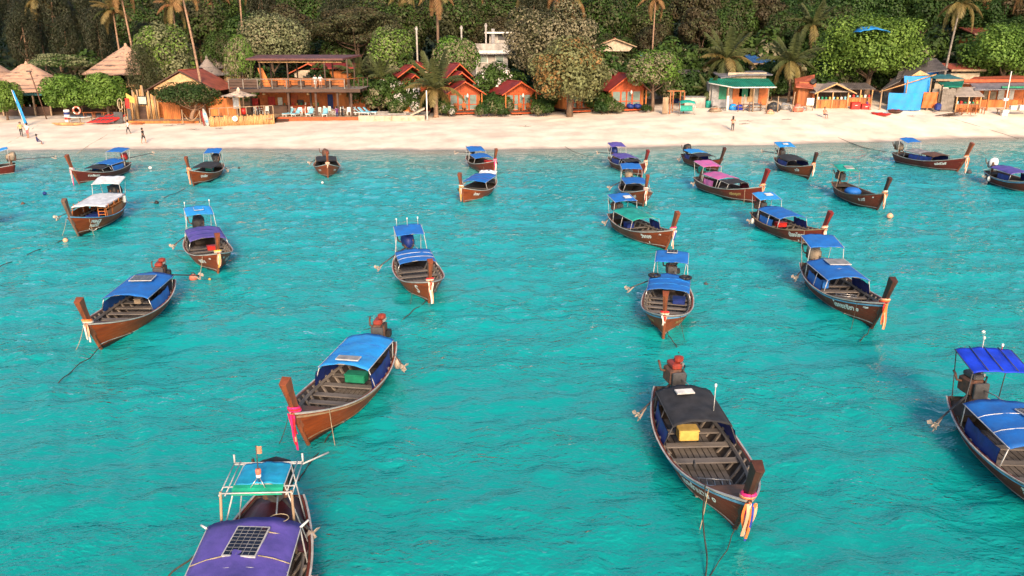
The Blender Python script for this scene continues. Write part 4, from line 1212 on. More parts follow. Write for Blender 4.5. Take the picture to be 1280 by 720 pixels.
tree('leftalmond', 'tall leafy tree beside the leaning palm and the red roofed hut', -46.41, 111, 1.0, 0)
proto('crownback', 6.0, 5, 4.6, 9.0, 40, 8000, .5, M['l_grey'], 16, 8, .36, .36, m2=M['l_pale'], p2=.4)
tree('crownback', 'domed grey-green tree behind the two storey restaurant', -35.49, 123, 1.0, 0)
proto('bushtree', 2.8, 2.6, 2.5, 3.4, 20, 4300, .4, M['l_bright'], 18, 3, .16, .36, m2=M['l_lime'], p2=.4, low=-.8)
tree('bushtree', 'small bright green tree in front of the thatched hut, left of a pair', -56.48, 103.5, .98, .5)
tree('bushtree', 'small bright green tree beside the red kayaks, right of a pair', -51.45, 104, 1.0, 2.2)
tree('bushtree', 'small green tree at the left edge behind the blue banner', -63.48, 102.5, .86, 4.0)
proto('seabush', 4.0, 3.0, 1.8, 3.1, 30, 5200, .32, M['l_deep'], 20, 2.6, .28, .34, m2=M['l_olive'], p2=.3, low=-.35, lean=(1.2, 0), bark=M['palmbark'])
tree('seabush', 'low spreading dark green tree with leaning trunk in front of the red roofed hut', -39.85, 101, 1.0, 0)
proto('umbrella', 5.4, 4.6, 2.0, 6.6, 34, 4300, .34, M['l_grey'], 22, 6, .2, .3, flat=.35, low=-.2, m2=M['l_green'], p2=.4)
tree('umbrella', 'flat-topped umbrella tree between the thatched roofs', -63.62, 117, .95, 0)
proto('feather', 2.4, 2.2, 4.0, 5.6, 26, 5200, .4, M['l_olive'], 24, 7, .18, .32, elong=5, droop=.8, low=-.9, m2=M['l_dark'], p2=.3)
tree('feather', 'feathery grey-green tree beside the bamboo gateway', -47.68, 107, .98, 0, 'casuarina_tree')
proto('layered', 8.0, 6.4, 4.4, 10.5, 44, 9000, .44, M['l_brown'], 26, 9, .4, .3, flat=.4, low=-.6, m2=M['l_olive'], p2=.5)
tree('layered', 'wide layered brown-green tree above the restaurant roof', -23.99, 130, 1.0, 0)
tree('leftalmond', 'rusty round tree right of the restaurant roof', -17.72, 122, .98, 2.0, sz=.95)
tree('roundgreen', 'light green tree beside the long grey roof', -8.01, 120, 1.0, 1.2, sz=1.25)
tree('roundgreen', 'pale green lone crown on the slope left of the tall thin palm', 18.92, 146, 1.3, 2.0, sz=1.1)
tree('roundgreen', 'small round tree left of the two storey restaurant', -37.04, 113, .55, .2, sz=1.3)
proto('shrub', 1.5, 1.4, 1.1, 1.1, 14, 1500, .3, M['l_deep'], 30, .8, .07, .42, low=-.3)
proto('shrub2', 1.4, 1.3, 1.5, 1.4, 14, 1500, .34, M['l_green'], 31, 1.0, .07, .42, m2=M['l_pale'], p2=.3)
proto('shrubflower', 1.8, 1.5, 1.7, 1.9, 16, 1800, .32, M['l_green'], 32, 1.2, .08, .4, m2=M['flower'], p2=.12)
shr = [  # px, Y, kind, scale
 (22, 112, 0, 1.4), (60, 113, 0, 1.7), (104, 112, 1, 1.6), (146, 113, 0, 1.8), (62, 121, 0, 2.2), (112, 122, 1, 2.6), (150, 124, 0, 2.4), (20, 122, 0, 2.4), (196, 110, 1, 1.5), (205, 121, 0, 2.2),
 (275, 116, 0, 1.5), (255, 109.8, 1, 1.1), (330, 115, 1, 1.9), (365, 116, 0, 2.0), (400, 116, 1, 2.0), (455, 110, 1, 1.6), (466, 113, 0, 1.9), (474, 108.5, 1, 1.4), (486, 111, 2, 1.3), (484, 115, 0, 1.8), (500, 108.5, 2, .9), (508, 108.5, 2, 1.2), (523, 108.5, 0, 1.3), (556, 108.5, 1, 1.0), (552, 105.5, 1, .7), (562, 103.6, 2, .5), (601, 103.8, 1, .6), (611, 104.0, 0, .8), (620, 104.2, 1, .9), (629, 103.7, 0, .55), (672, 103.9, 1, .7), (681, 104.2, 0, .8), (752, 104.0, 0, .75), (760, 104.4, 1, .8), (807, 104.2, 0, .5), (497, 104.8, 1, .8), (514, 105.2, 2, .8),
 (603, 109, 1, .8), (612, 112, 2, 1.6), (628, 113, 2, 1.7), (618, 108, 0, 1.2), (632, 106.5, 1, .9), (676, 108, 0, 1.3), (690, 110, 0, 1.5), (745, 107.5, 0, 1.2), (756, 107, 1, .9), (765, 110, 0, 1.5), (792, 110.5, 1, 1.6), (772, 104, 1, .55), (748, 112, 1, 2.2), (850, 114, 0, 1.8), (838, 112, 1, 1.6),
 (866, 112, 0, 1.9), (872, 118, 1, 2.4), (960, 116, 0, 2.2), (995, 115, 1, 2.0), (962, 111, 0, 1.5), (1020, 113, 0, 1.8), (1045, 115, 1, 2.2), (1100, 115, 0, 2.2), (1200, 120, 1, 2.6), (1262, 119, 0, 2.4), (1225, 122, 0, 2.8), (940, 124, 1, 3), (900, 122, 0, 2.8), (830, 121, 1, 2.8), (790, 122, 0, 2.6), (745, 121, 1, 2.6), (520, 119, 0, 2.2), (500, 121, 1, 2.4), (560, 121, 0, 1.8), (640, 121, 0, 2.2), (1010, 122, 1, 2.8), (1060, 122, 0, 3), (1150, 124, 1, 2.8)]
LAB = {0: 'dense dark green shrub growing {1} the {0}', 1: 'light leafy green shrub growing {1} the {0}', 2: 'shrub dotted with white flowers {1} the {0}'}
SPOT = ((-99, 'left edge thatched hut'), (50, 'pair of small green trees'), (140, 'steep thatched hut'), (190, 'bamboo gateway'), (225, 'red roofed open hut'), (300, 'restaurant left end'), (380, 'restaurant right end'), (450, 'slim palms by the pool'), (482, 'pool terrace'), (515, 'pool bungalow'), (548, 'stacked gable bungalow'), (600, 'concrete house garden'), (622, 'smaller red bungalow'), (670, 'largest sea almond'), (740, 'sea almond bungalow'), (762, 'crimson roofed bungalow'), (800, 'round tree'), (845, 'swing bench'), (880, 'green roofed shack'), (955, 'drooping palm'), (990, 'red roofed kiosk'), (1030, 'thatched stall'), (1090, 'tarpaulin shelter'), (1190, 'shingled stall'), (1240, 'right restaurant'))
for px, Y, k, s in shr:
    x = (px - 640) / 1000 * (Y * .9552 + 9.6 * .2961)
    tree(('shrub', 'shrub2', 'shrubflower')[k], LAB[k].format([t for a, t in SPOT if px >= a][-1], 'in front of' if Y < 109 else 'beside' if Y < 114 else 'behind'), x, Y, s, px * 1.7, ('leafy_shrub', 'leafy_shrub', 'flowering_shrub')[k], 'shrubs among the huts', cat='shrub')

# --- palms
def frond_mesh(name, L_, m, droop, nl=30, seed=1, wide=.85):
    r = random.Random(seed); mb = MB(); pts = []
    for i in range(9):
        q = i / 8
        a = .55 - droop * q
        pts.append(Vector((L_ * q * (1 - .12 * droop * q), 0, L_ * (.42 * q - .62 * droop * q * q))))
    mb.tube(pts, [.05, .045, .04, .035, .03, .025, .02, .015, .008], 4)
    for i in range(nl):
        q = .1 + .9 * i / (nl - 1)
        f = q * 8; k = min(7, int(f)); c = pts[k].lerp(pts[k + 1], f - k); d = (pts[k + 1] - pts[k]).normalized()
        ll = wide * (math.sin(math.pi * min(1, q * .8 + .12)) ** .7) * (.85 + .3 * r.random())
        for s in (-1, 1):
            e = c + d * ll * .45 + Vector((0, s * ll * .72, -ll * (.35 + .35 * r.random())))
            w = d * .05
            mb.add([c - w, c + w, c.lerp(e, .55) + w * 1.3 + Vector((0, 0, .06)), e, c.lerp(e, .55) - w * 1.3 + Vector((0, 0, .06))], [(0, 1, 2, 3, 4)])
    return mb.mesh(name, m)
FR = {}
for nm, mm in (('g', 'frond'), ('y', 'frondy'), ('o', 'frondo')):
    FR[nm] = [frond_mesh('frond', 3.6, M[mm], d_, 30, i_) for i_, d_ in enumerate((.35, .75, 1.15, 1.75))]

def palm(label, x, y, h, lean=(0, 0), n=16, s=1.0, style='gggy', r0=.17, seed=0, z=None, bark=None, up=1.0, nuts=True):
    r = random.Random(seed + 100)
    t = thing('coconut_palm', label, 'palm', (x, y, (ground(x, y) if z is None else z) - .05), 0, 'coconut palms')
    pts = [Vector((lean[0] * q ** 1.6, lean[1] * q ** 1.6, h * q)) for q in [i / 9 for i in range(10)]]
    tb('trunk', pts, [r0 * 1.5] + [r0 * (1.08 - .05 * i) for i in range(1, 10)], bark or M['palmbark'], t, 8)
    for i in range(n):
        k = (i + .5) / n
        el = 1.25 * up - 2.0 * k + r.uniform(-.15, .15)
        v = 0 if el > .7 else 1 if el > .1 else 2 if el > -.35 else 3
        st = style[min(len(style) - 1, int(k * len(style)))]
        o = link('frond', FR[st][v], t, pts[-1] + Vector((0, 0, .05)), (r.uniform(-.2, .2), -el * .75, i * 2.399963 + r.uniform(-.3, .3)))
        o.scale = (s * r.uniform(.85, 1.1),) * 3
    if nuts:
        for i in range(5):
            a = i * 1.3
            MB().lathe([(.02, -.16), (.1, -.1), (.13, 0), (.1, .1), (.02, .15)], (pts[-1].x + .25 * math.cos(a), pts[-1].y + .25 * math.sin(a), pts[-1].z - .3 - .1 * (i % 2)), 7).build('coconut', M['frondo'], t, smooth=True)
    return t
palm('tall leaning palm rising in front of the red roofed hut', -39.28, 104.5, 16.6, (-1.6, .3), 18, 1.0, 'gggyo', seed=1)
palm('palm with golden drooping fronds above the thatched roofs', -59.24, 126, 13.6, (-.2, 0), 18, .95, 'yygy', seed=2)
palm('taller slanting palm right of the golden one above the thatched roofs', -56.11, 124, 17.0, (-1.0, 0), 16, 1.0, 'gyo', seed=3)
palm('palm with orange dry fronds beside the leaning palm', -52.06, 130, 14.2, (0, 0), 18, .95, 'yyoy', seed=4)
palm('palm trunk rising behind the domed tree', -43.14, 134, 17.5, (.3, 0), 14, 1.0, 'gyo', seed=5)
palm('young palm with arching fronds in front of the red bungalow', -9.65, 103.5, 3.5, (.1, 0), 18, 1.3, 'gggyy', r0=.3, seed=6, up=1.15, nuts=False)
palm('thick-trunked palm with dry skirt above the grey roof', -10.95, 124, 15.8, (0, 0), 16, 1.0, 'gyyo', r0=.26, seed=7, bark=M['bark'])
palm('tall thin palm standing right of the pale tree', 20.81, 124, 14.0, (.15, 0), 14, .82, 'gyo', r0=.14, seed=8)
palm('bushy palm with fountain of fronds behind the swing bench', 29.50, 113, 5.6, (-.4, 0), 22, 1.25, 'ggyg', seed=9)
palm('palm drooping over the green roofed shack', 36.97, 109.5, 5.2, (-.2, 0), 20, 1.2, 'gggy', seed=10)
palm('palm behind the drooping palm near the wide tree', 43.23, 122, 9.4, (.3, 0), 18, 1.1, 'gggy', seed=11)
palm('palm with hanging fronds behind the blue tarpaulin shelter', 59.01, 113, 12.3, (.8, 0), 20, 1.05, 'ggyy', seed=12, bark=M['greywood'])
palm('palm at the top right corner with dry trunk', 75.70, 124, 14.6, (.2, 0), 18, 1.05, 'gyo', seed=13)
palm('slim palm between restaurant and bungalows, left one', -21.41, 116, 4.6, (-.3, 0), 14, .95, 'ggg', r0=.12, seed=14, nuts=False)
palm('slim palm between restaurant and bungalows, right one', -18.35, 114, 4.2, (.4, 0), 14, .95, 'ggy', r0=.12, seed=15, nuts=False)
palm('small bright banana-like palm behind the grey tank', 26.10, 109, 1.8, (0, 0), 12, .75, 'ggg', r0=.12, seed=16, nuts=False)
for i, (px, Y, h, st) in enumerate(((60, 140, 14, 'gy'), (275, 145, 15, 'gyo'), (505, 142, 14.5, 'gyy'), (600, 150, 15, 'gyo'), (655, 146, 14, 'gyy'), (695, 140, 15.5, 'gyo'), (716, 136, 13.8, 'gyo'), (745, 150, 15, 'gyo'), (960, 150, 13, 'gy'), (1130, 146, 14, 'gy'), (1215, 140, 14, 'gyo'))):
    palm('coconut palm crown in the forest ' + ('at the far left', 'above the leaning palm', 'above the pool terrace', 'above the smaller red bungalow', 'left behind the pale tree', 'behind the pale tree, left of a pair', 'behind the pale tree, right of a pair', 'right behind the pale tree', 'above the green roofed shack', 'above the wide tree', 'above the shingled stall')[i], (px - 640) / 1000 * (Y * .9552 + 2), Y, h, (random.uniform(-.8, .8), 0), 16, 1.1, st, seed=30 + i)

# --- forest on the slope
proto('casu', 3.4, 3.2, 6.6, 9.6, 44, 6200, .55, M['l_needle'], 40, 12, .24, .27, elong=4.5, droop=.7, low=-.9, m2=M['l_dark'], p2=.5, bark=M['palmbark'])
proto('casu2', 3.0, 3.0, 5.6, 8.6, 40, 5600, .55, M['l_dark'], 41, 11, .24, .27, elong=4.5, droop=.7, low=-.9, m2=M['l_needle'], p2=.4, bark=M['palmbark'])
proto('forestA', 5.0, 4.6, 4.4, 8.4, 38, 6400, .56, M['l_olive'], 43, 8, .3, .35, m2=M['l_green'], p2=.3)
proto('forestB', 4.4, 4.2, 4.8, 8.0, 36, 6000, .55, M['l_green'], 44, 8, .3, .35, m2=M['l_olive'], p2=.4)
proto('forestC', 4.6, 4.4, 4.2, 8.6, 34, 5600, .52, M['l_brown'], 45, 9, .3, .33, m2=M['l_olive'], p2=.35, flat=.7)
proto('forestD', 5.2, 4.8, 5.0, 8.4, 40, 6400, .58, M['l_deep'], 46, 8, .3, .35, m2=M['l_green'], p2=.4)
FK = {'casu': ('casuarina_tree', 'dark feathery casuarina'), 'casu2': ('casuarina_tree', 'dark drooping casuarina'), 'forestA': ('forest_tree', 'olive green tree'), 'forestB': ('forest_tree', 'mid green tree'), 'forestC': ('forest_tree', 'brownish loose tree'), 'forestD': ('forest_tree', 'deep green tree')}
ROWN = ('front row', 'second row', 'third row', 'fourth row', 'topmost row')
SECT = ((-1e9, 'beyond the left edge huts'), (0, 'above the left edge thatched hut'), (110, 'above the steep thatched hut'), (205, 'above the red roofed open hut'), (300, 'above the two storey restaurant'), (450, 'above the pool terrace'), (545, 'above the young palm bungalow'), (640, 'above the largest sea almond'), (745, 'above the crimson bungalow'), (850, 'above the swing bench'), (900, 'above the green roofed shack'), (985, 'above the kiosk'), (1040, 'above the wide tree'), (1150, 'above the tarpaulin shelter'), (1215, 'above the right restaurant'))
rf = random.Random(77)
FT = []
for row, Y0 in enumerate((132, 141, 151, 163, 177)):
    hw = .68 * Y0 + 14
    n = int(2 * hw / (6.2 + row * .4))
    for i in range(n + 1):
        x = -hw + 2 * hw * i / n + rf.uniform(-1.8, 1.8); y = Y0 + rf.uniform(-3, 3)
        side = 640 + x / (y * .955 + 1) * 1000
        if row == 0 and (500 < side < 640 or 1140 < side < 1230): continue
        if side < 130 + rf.uniform(-40, 60): key = rf.choice(('casu', 'casu2', 'casu'))
        elif side < 330: key = rf.choice(('casu', 'forestD', 'forestA', 'forestB', 'casu2'))
        elif side < 720: key = rf.choice(('forestA', 'forestC', 'forestC', 'forestB', 'forestA', 'casu'))
        else: key = rf.choice(('forestA', 'forestB', 'forestD', 'forestC', 'forestB'))
        nm, lb = FK[key]
        sec = [t for a, t in SECT if side >= a][-1]
        s = rf.uniform(.85, 1.12) * (1.0 if row else .8)
        FT.append((lb + ' in the ' + ROWN[row] + ' ' + sec, x, y, row, key, nm, s, rf.uniform(0, 6.28), s * rf.uniform(.95, 1.15)))
for lb, x, y, row, key, nm, s, rz, sz in FT:
    same = sorted(q[1] for q in FT if q[0] == lb)
    if len(same) > 1: lb += ', ' + ({2: ('left', 'right'), 3: ('left', 'middle', 'right')}.get(len(same)) or ('far left', 'left', 'right', 'far right', 'rightmost', 'last'))[same.index(x)] + ' one'
    tree(key, lb, x, y, s, rz, nm, 'forest trees on the slope', sz=sz)
# rf.uniform(0, 6.28), nm, 'forest trees on the slope', sz=s * rf.uniform(.95, 1.15))
# low undergrowth that reads as one mass between the trunks
ub = []
for i in range(900):
    y = 127 + 62 * rf.random() ** 1.2; x = rf.uniform(-1, 1) * (.68 * y + 10)
    if y < 136 and -20 < x < 3: continue
    k = rf.uniform(1.0, 2.2)
    ub.append((x, y, ground(x, y) + .4, k, k, k * rf.uniform(.6, 1.3)))
und = link('undergrowth', crown_mesh('undergrowth', ub, 42000, .75, M['l_deep'], 5, m2=M['l_olive'], p2=.3))
tag(und, 'low green undergrowth covering the slope between the forest trees', 'undergrowth', None, 'stuff')
# ---------------------------------------------------------------- huts, restaurants and stalls behind the beach
class G:
    def __init__(self, name, label, cat, x, y, group=None, z=None):
        self.b = Vector((x, y, ground(x, y) if z is None else z))
        self.e = thing(name, label, cat, self.b, 0, group)
        self.z = self.b.z
    def put(self, name, mb, m, par=None, smooth=False, fix=False):
        mb.v = [(p[0] - self.b.x, p[1] - self.b.y, p[2] - self.b.z) for p in mb.v]
        o = mb.build(name, m, par or self.e, smooth)
        return fix_normals(o) if fix else o
    def box(self, name, c, s, m, par=None, rot=None, bev=0.0, taper=1.0):
        return self.put(name, MB().box(c, s, rot, 0, taper, bev), m, par)
    def tube(self, name, pts, r, m, par=None, n=6):
        return self.put(name, MB().tube(pts, r, n), m, par, True)
    def slab(self, name, poly, th, m, par=None, axis=(0, 0, 1)):
        return self.put(name, MB().plate(poly, th, 0, axis), m, par, fix=True)
    def post(self, x, y, z0, z1, m, w=.14, name='post', par=None):
        return self.box(name, (x, y, (z0 + z1) / 2), (w, w, z1 - z0), m, par)
    def planks(self, name, x0, x1, y, z0, z1, n, m, par=None, th=.05, r=None):
        """upright boards standing side by side"""
        w = (x1 - x0) / n
        rr = random.Random(int(x0 * 31) + n)
        for i in range(n):
            h = z1 + (rr.uniform(-r, r) if r else 0)
            self.box(name, (x0 + w * (i + .5), y + rr.uniform(-.012, .012), (z0 + h) / 2), (w * .93, th, h - z0), m, par)
    def gable(self, xc, y0, y1, hw, ze, za, m, fm=None, th=.07, name='roof', over=.0, ridge=None):
        """roof with its ridge running away from the beach (along y)"""
        r = self.slab(name, [(xc - hw, y0, ze), (xc, y0, za), (xc, y1, za), (xc - hw, y1, ze)], th, m)
        q = self.slab('roof_slope', [(xc + .004, y0, za), (xc + hw, y0, ze), (xc + hw, y1, ze), (xc + .004, y1, za)], th, m, r)
        if fm:
            for s in (-1, 1):
                n = Vector((s * (za - ze), 0, hw)).normalized()
                self.slab('barge_board', [(xc, y0 - .04, za + .03), (xc + s * (hw + .05), y0 - .04, ze + .0), (xc + s * (hw + .05), y0 - .04, ze - .14), (xc, y0 - .04, za - .15)], .05, fm, r, (0, -1, 0))
            self.tube('ridge_cap', [(xc, y0 - .03, za + .03), (xc, y1 + .03, za + .03)], .08, m, r)
        return r

def thatch(g, xc, yc, ze, za, rx, ry, m, ridge=.0, seed=0, tiers=9, par=None, name='thatch_roof', steep=1.0):
    """a hipped palm-leaf roof laid in overlapping shaggy courses"""
    rr = random.Random(seed); n = 44
    first = None
    for t in range(tiers):
        q0, q1 = t / tiers, min(1, (t + 1.25) / tiers)
        vs = []
        for q, lift in ((q0, .05), (q0, .0), ((q0 + q1) / 2, .05), (q1, .0)):
            k = 1 - q ** steep
            for i in range(n):
                a = 2 * math.pi * i / n
                j = rr.uniform(-.12, .16) if q == q0 else rr.uniform(-.04, .04)
                cx = math.copysign(abs(math.cos(a)) ** .8, math.cos(a)); cy = math.copysign(abs(math.sin(a)) ** .8, math.sin(a))
                vs.append((xc + cx * (rx * k + ridge * (1 if k < .99 else 1) * 0 + .04) + (ridge * cx * (q)), yc + cy * (ry * k + .04), ze + (za - ze) * q + lift * (1 - q) + (j * .5 if lift == 0 else j * .3)))
        fs = [(r_ * n + i, r_ * n + (i + 1) % n, (r_ + 1) * n + (i + 1) % n, (r_ + 1) * n + i) for r_ in (1, 2) for i in range(n)]
        fs += [(i, (i + 1) % n, n + (i + 1) % n, n + i) for i in range(n)]
        if t == tiers - 1: fs.append(tuple(3 * n + i for i in range(n)))
        o = g.put(name if first is None else 'thatch_course', MB().add(vs, fs), m, par if first is None else first, True)
        if first is None: first = o
    g.put('roof_peak', MB().lathe([(.28, -.1), (.22, .15), (.14, .3), (.05, .42)], (xc, yc, za - .05), 9), m, first, True)
    return first

# thatched huts, far left
g = G('thatched_hut', 'wide thatched hut with teal fascia behind the blue banner', 'hut', -64.93, 111)
x0 = -64.93
thatch(g, x0, 111, 4.22, 7.72, 5.9, 4.6, M['thatch'], .6, 1)
for dx in (-4.2, -2.1, 0, 2.1, 4.2): g.post(x0 + dx, 107.6, g.z, 4.22+.2, M['palewood'], .18)
g.box('fascia_board', (x0 + 1.0, 107.45, 4.01), (5.4, .08, .32), M['tealroof'])
g.box('counter', (x0 + .6, 108.2, g.z + .55), (6.5, .5, 1.1), M['darkwood'], bev=.03)
g.box('back_wall', (x0, 113.5, g.z + 1.4), (8, .15, 2.8), M['darkwood'])
for k in range(6): g.box('shelf_bottle', (x0 - 2 + k * .8, 108.2, g.z + 1.25), (.12, .12, .3), M['orange' if k % 2 else 'white'], bev=.03)
g = G('thatched_hut', 'taller thatched hut cut by the left edge', 'hut', -72.76, 113)
x0 = -72.76
thatch(g, x0, 113, 4.56, 9.12, 6.4, 5, M['thatch'], .6, 2)
for dx in (-5, -2, 1, 4, 5.5): g.post(x0 + dx, 109, g.z, 4.56+.3, M['palewood'], .18)
g = G('thatched_hut', 'steep thatched hut behind the pair of small green trees', 'hut', -55.01, 119)
x0 = -55.01
thatch(g, x0, 119, 6.15, 10.02, 6.0, 5.2, M['thatch'], .1, 3, tiers=7)
for dx in (-4.3, -1.5, 1.5, 4.3): g.post(x0 + dx, 115.2, g.z, 6.15+.3, M['palewood'], .18)
g.box('back_wall', (x0, 120, g.z + 1.8), (8, 5, 3.6), M['matting'])
for i, (px, py, Y, r_) in enumerate(((274, 60, 134, 3.0), (292, 59, 138, 2.6), (262, 72, 131, 2.6), (297, 73, 131, 2.4))):
    g = G('thatched_hut', ('grey conical thatched hut top behind the red roofed hut, tallest', 'grey conical thatched hut top, rightmost behind the red roofed hut', 'low grey thatched cone left behind the red roofed hut', 'low grey thatched cone right behind the red roofed hut')[i], 'hut', (px - 640) / 1000 * (Y * .9552 + 2), Y, 'grey thatched cones')
    zt = 10.78 - Y * math.tan(R(17.223) - math.atan((360 - py) / 1000))
    thatch(g, g.b.x, Y, zt - r_ * 1.05, zt, r_, r_, M['thatch2'], 0, 5 + i, 5, steep=.85)
    g.put('wall', MB().lathe([(r_ * .8, g.z), (r_ * .8, zt - r_ * .9)], (g.b.x, Y, 0), 14), M['matting'])

# red roofed open hut beside the leaning palm
g = G('open_hut', 'open raised hut with rusty red roof and woven gable', 'hut', -42.40, 108)
x0 = -42.02
ze, za = 4.64, 7.10
zf = g.z
r_ = g.gable(x0, 104.4, 112.5, 4.6, ze, za, M['redroof2'], M['darkwood'])
g.slab('woven_gable', [(x0 - 3.6, 104.75, ze + .35), (x0, 104.75, za - .3), (x0 + 3.6, 104.75, ze + .35), (x0 + 3.4, 104.75, ze - .25), (x0 + 1.6, 104.75, ze + .5), (x0 - 1.6, 104.75, ze + .5), (x0 - 3.4, 104.75, ze - .25)], .06, M['matting'], None, (0, -1, 0))
for dx in (-3.5, 3.5):
    for y in (104.9, 108.5, 112): g.post(x0 + dx, y, zf, ze + .35, M['bamboo'], .16)
g.box('floor', (x0, 108.4, ze - 1.35), (7.4, 7.4, .18), M['palewood'])
g.planks('wall_board', x0 - 3.5, x0 + 3.5, 104.8, zf, ze - 1.0, 18, M['wood2'])
g.box('rail', (x0, 104.72, ze - .95), (7.3, .1, .12), M['bamboo'])
g.box('back_wall', (x0, 111.9, ze - .4), (7, .1, 2.4), M['darkwood'])
for dx, m_ in ((-1.5, 'navy'), (.2, 'red'), (1.0, 'orange'), (1.8, 'orange')): g.box('hanging_cloth', (x0 + dx, 107, ze - .2), (.8, .05, .9), M[m_])

# bamboo gateway with framed board
g = G('bamboo_gateway', 'bamboo gateway of upright poles with a dark doorway', 'gateway', -46.18, 102.5)
x0 = -46.18; rr = random.Random(4)
for i in range(17):
    x = x0 - 1.9 + i * .23
    if 1.2 < i * .23 < 2.3 : zt = g.z + 3.7 + rr.uniform(-.1, .7)
    else: zt = g.z + 2.6 + rr.uniform(-.3, 1.2)
    zb = g.z + (1.75 if 1.2 < i * .23 < 2.3 else 0)
    g.tube('bamboo_pole', [(x, 102.5, zb), (x + rr.uniform(-.08, .08), 102.5, zt)], .1, M['bamboo' if i % 3 else 'palewood'])
for dx in (-.75, .55): g.post(x0 + dx, 102.3, g.z, g.z + 1.75, M['bamboo'], .12, 'door_post')
g.box('door', (x0 - .1, 102.55, g.z + .85), (1.1, .08, 1.7), M['darkwood'])
g.planks('gate_board', x0 + 2.2, x0 + 4.4, 102.9, g.z, g.z + 2.1, 9, M['wood2'], r=.15)
g = G('notice_board', 'framed yellowish notice board hung on the bamboo gateway', 'board', x0 + .05, 102.2, z=ground(x0, 102.4) + 2.0)
g.box('frame', (x0 + .05, 102.32, g.z + .45), (1.15, .06, 1.05), M['black'], bev=.02); g.box('panel', (x0 + .05, 102.28, g.z + .45), (.95, .04, .85), M['curtain'])

# low sand terrace with wooden edge and hammock
g = G('terrace_edge', 'low timber edged sand terrace under the spreading dark tree', 'terrace', -41.51, 99.5)
x0, x1 = -47.07, -38.28
g.box('deck', ((x0 + x1) / 2, 100.6, g.z + .12), (x1 - x0, 2.4, .34), M['palewood'])
for k in range(4): g.box('edge_beam', (x0 + (x1 - x0) * (k + .5) / 4, 99.33, g.z + .16), ((x1 - x0) / 4 - .03, .12, .3), M['wood2'])
for k in range(3): g.box('step', (-45.63, 98.9 - .32 * k, g.z + .12 - .12 * k), (1.6, .3, .08), M['wood'])
g = G('hammock', 'pale rope hammock slung in front of the spreading tree', 'hammock', -38.91, 98.6)
pts = curve_pts((-39.87, 98.6, g.z + 1.6), (-37.74, 98.6, g.z + 1.5), 1.15, 12)
g.put('net', MB().sheet([[(p.x, 98.6 - w * math.sin(math.pi * i / 12), p.z + .12 * abs(w) * 2) for w in (-.35, 0, .35)] for i, p in enumerate(pts)], .03), M['matting'], None, True)
for p in (pts[0], pts[-1]): g.post(p.x, 98.6, g.z - .05, p.z + .15, M['palewood'], .1)

# two storey restaurant
g = G('restaurant', 'two storey open restaurant with dark timber deck and flat roof', 'restaurant', -27.88, 106)
xl, xr = -35.04, -18.82
zt = ground(xl, 103) + .42; zd = 5.00; zr = 6.16
g.box('terrace_plinth', ((-29.24+xr) / 2, 107, zt - .45), (xr - -29.24, 12, .9), M['fascia'], bev=.04)
g.box('terrace_floor', ((xl + xr) / 2, 107.2, zt + .012), (xr - xl - .2, 11.4, .03), M['palewood'])
n = 30
for i in range(n): g.box('deck_plank', (xl + (xr - xl) * (i + .5) / n, 105.6, zd - .05), ((xr - xl) / n * .95, 7.4, .08), M['greywood'])
for y in (102.05, 104.5, 107, 109.2): g.box('deck_beam', ((xl + xr) / 2, y, zd - .28), (xr - xl - (.1 if y > 103 else 0), .16, .34), M['darkwood'])
g.box('deck_fascia', ((xl + xr) / 2, 101.88, zd - .2), (xr - xl, .08, .42), M['darkwood'])
for px in (362, 382, 396, 423, 432, 440): g.post((px - 640) / 1000 * (102.3 * .9552 + 2.6), 102.4 if px not in (382, 432) else 105.5, zt, zd - .4, M['darkwood'], .24, 'column')
for x in (xl + .4, xl + 5.5, xr - .6):
    g.post(x, 108.8, zt, zd - .4, M['darkwood'], .22, 'column')
rl = g.tube('handrail', [(xl, 101.95, zr), (xr - 1.9, 101.95, zr)], .055, M['greywood'])
nb = 8
for i in range(nb + 1): g.post(xl + (xr - 1.9 - xl) * i / nb, 101.95, zd, zr, M['greywood'], .1, 'baluster', rl)
for k in (.35, .65): g.tube('rail_wire', [(xl, 101.95, zd + (zr - zd) * k), (xr - 1.9, 101.95, zd + (zr - zd) * k)], .02, M['darkwood'], rl, 4)
g.box('net_screen', (xl + (xr - 1.9 - xl) / nb, 101.99, (zd + zr) / 2 + .05), ((xr - 1.9 - xl) / nb * 2 - .1, .02, zr - zd - .2), M['darkwood'], rl)
rs = g.tube('side_handrail', [(xr - 1.9, 101.95, zr), (xr, 107.5, zr)], .05, M['wood'])
for i in range(1, 6): g.post(xr - 1.9 + 1.9 * i / 5, 101.95 + 5.55 * i / 5, zd, zr, M['darkwood'], .09, 'baluster', rs)
zro = 8.69
g.slab('roof', [(-33.07, 103.2, zro - .1), (-21.03, 103.2, zro - .1), (-19.80, 109.5, zro + .25), (-33.28, 109.5, zro + .25)], .22, mat('roof_sheet_brown', (.13, .05, .045), .6, .35, 1.2))
for px in (328, 362, 408, 436):
    for y in (104.0, 108.6): g.post((px - 640) / 1000 * (104 * .9552 + 2), y, zd, zro - .2 + (y - 103.2) * .05, M['darkwood'], .16, 'column')
g.box('roof_beam', (-26.54, 103.9, zro - .55), (-21.44--31.85, .1, .14), M['bamboo'])
g.box('upper_bench', (-27.03, 108.7, zd + .55), (10.2, .5, .9), M['wood2'], bev=.03)
g.slab('slanted_board', [(-32.26, 105, zd + 2.4), (-31.64, 105, zd + 2.4), (-30.71, 105, zd + .1), (-31.64, 105, zd + .1)], .15, M['wood2'], None, (0, -1, 0))
for i in range(6): g.box('deck_table', (-30.69 + i * 1.75, 106.4, zd + .38), (.8, .6, .7), M['wood' if i % 2 else 'darkwood'], bev=.03)
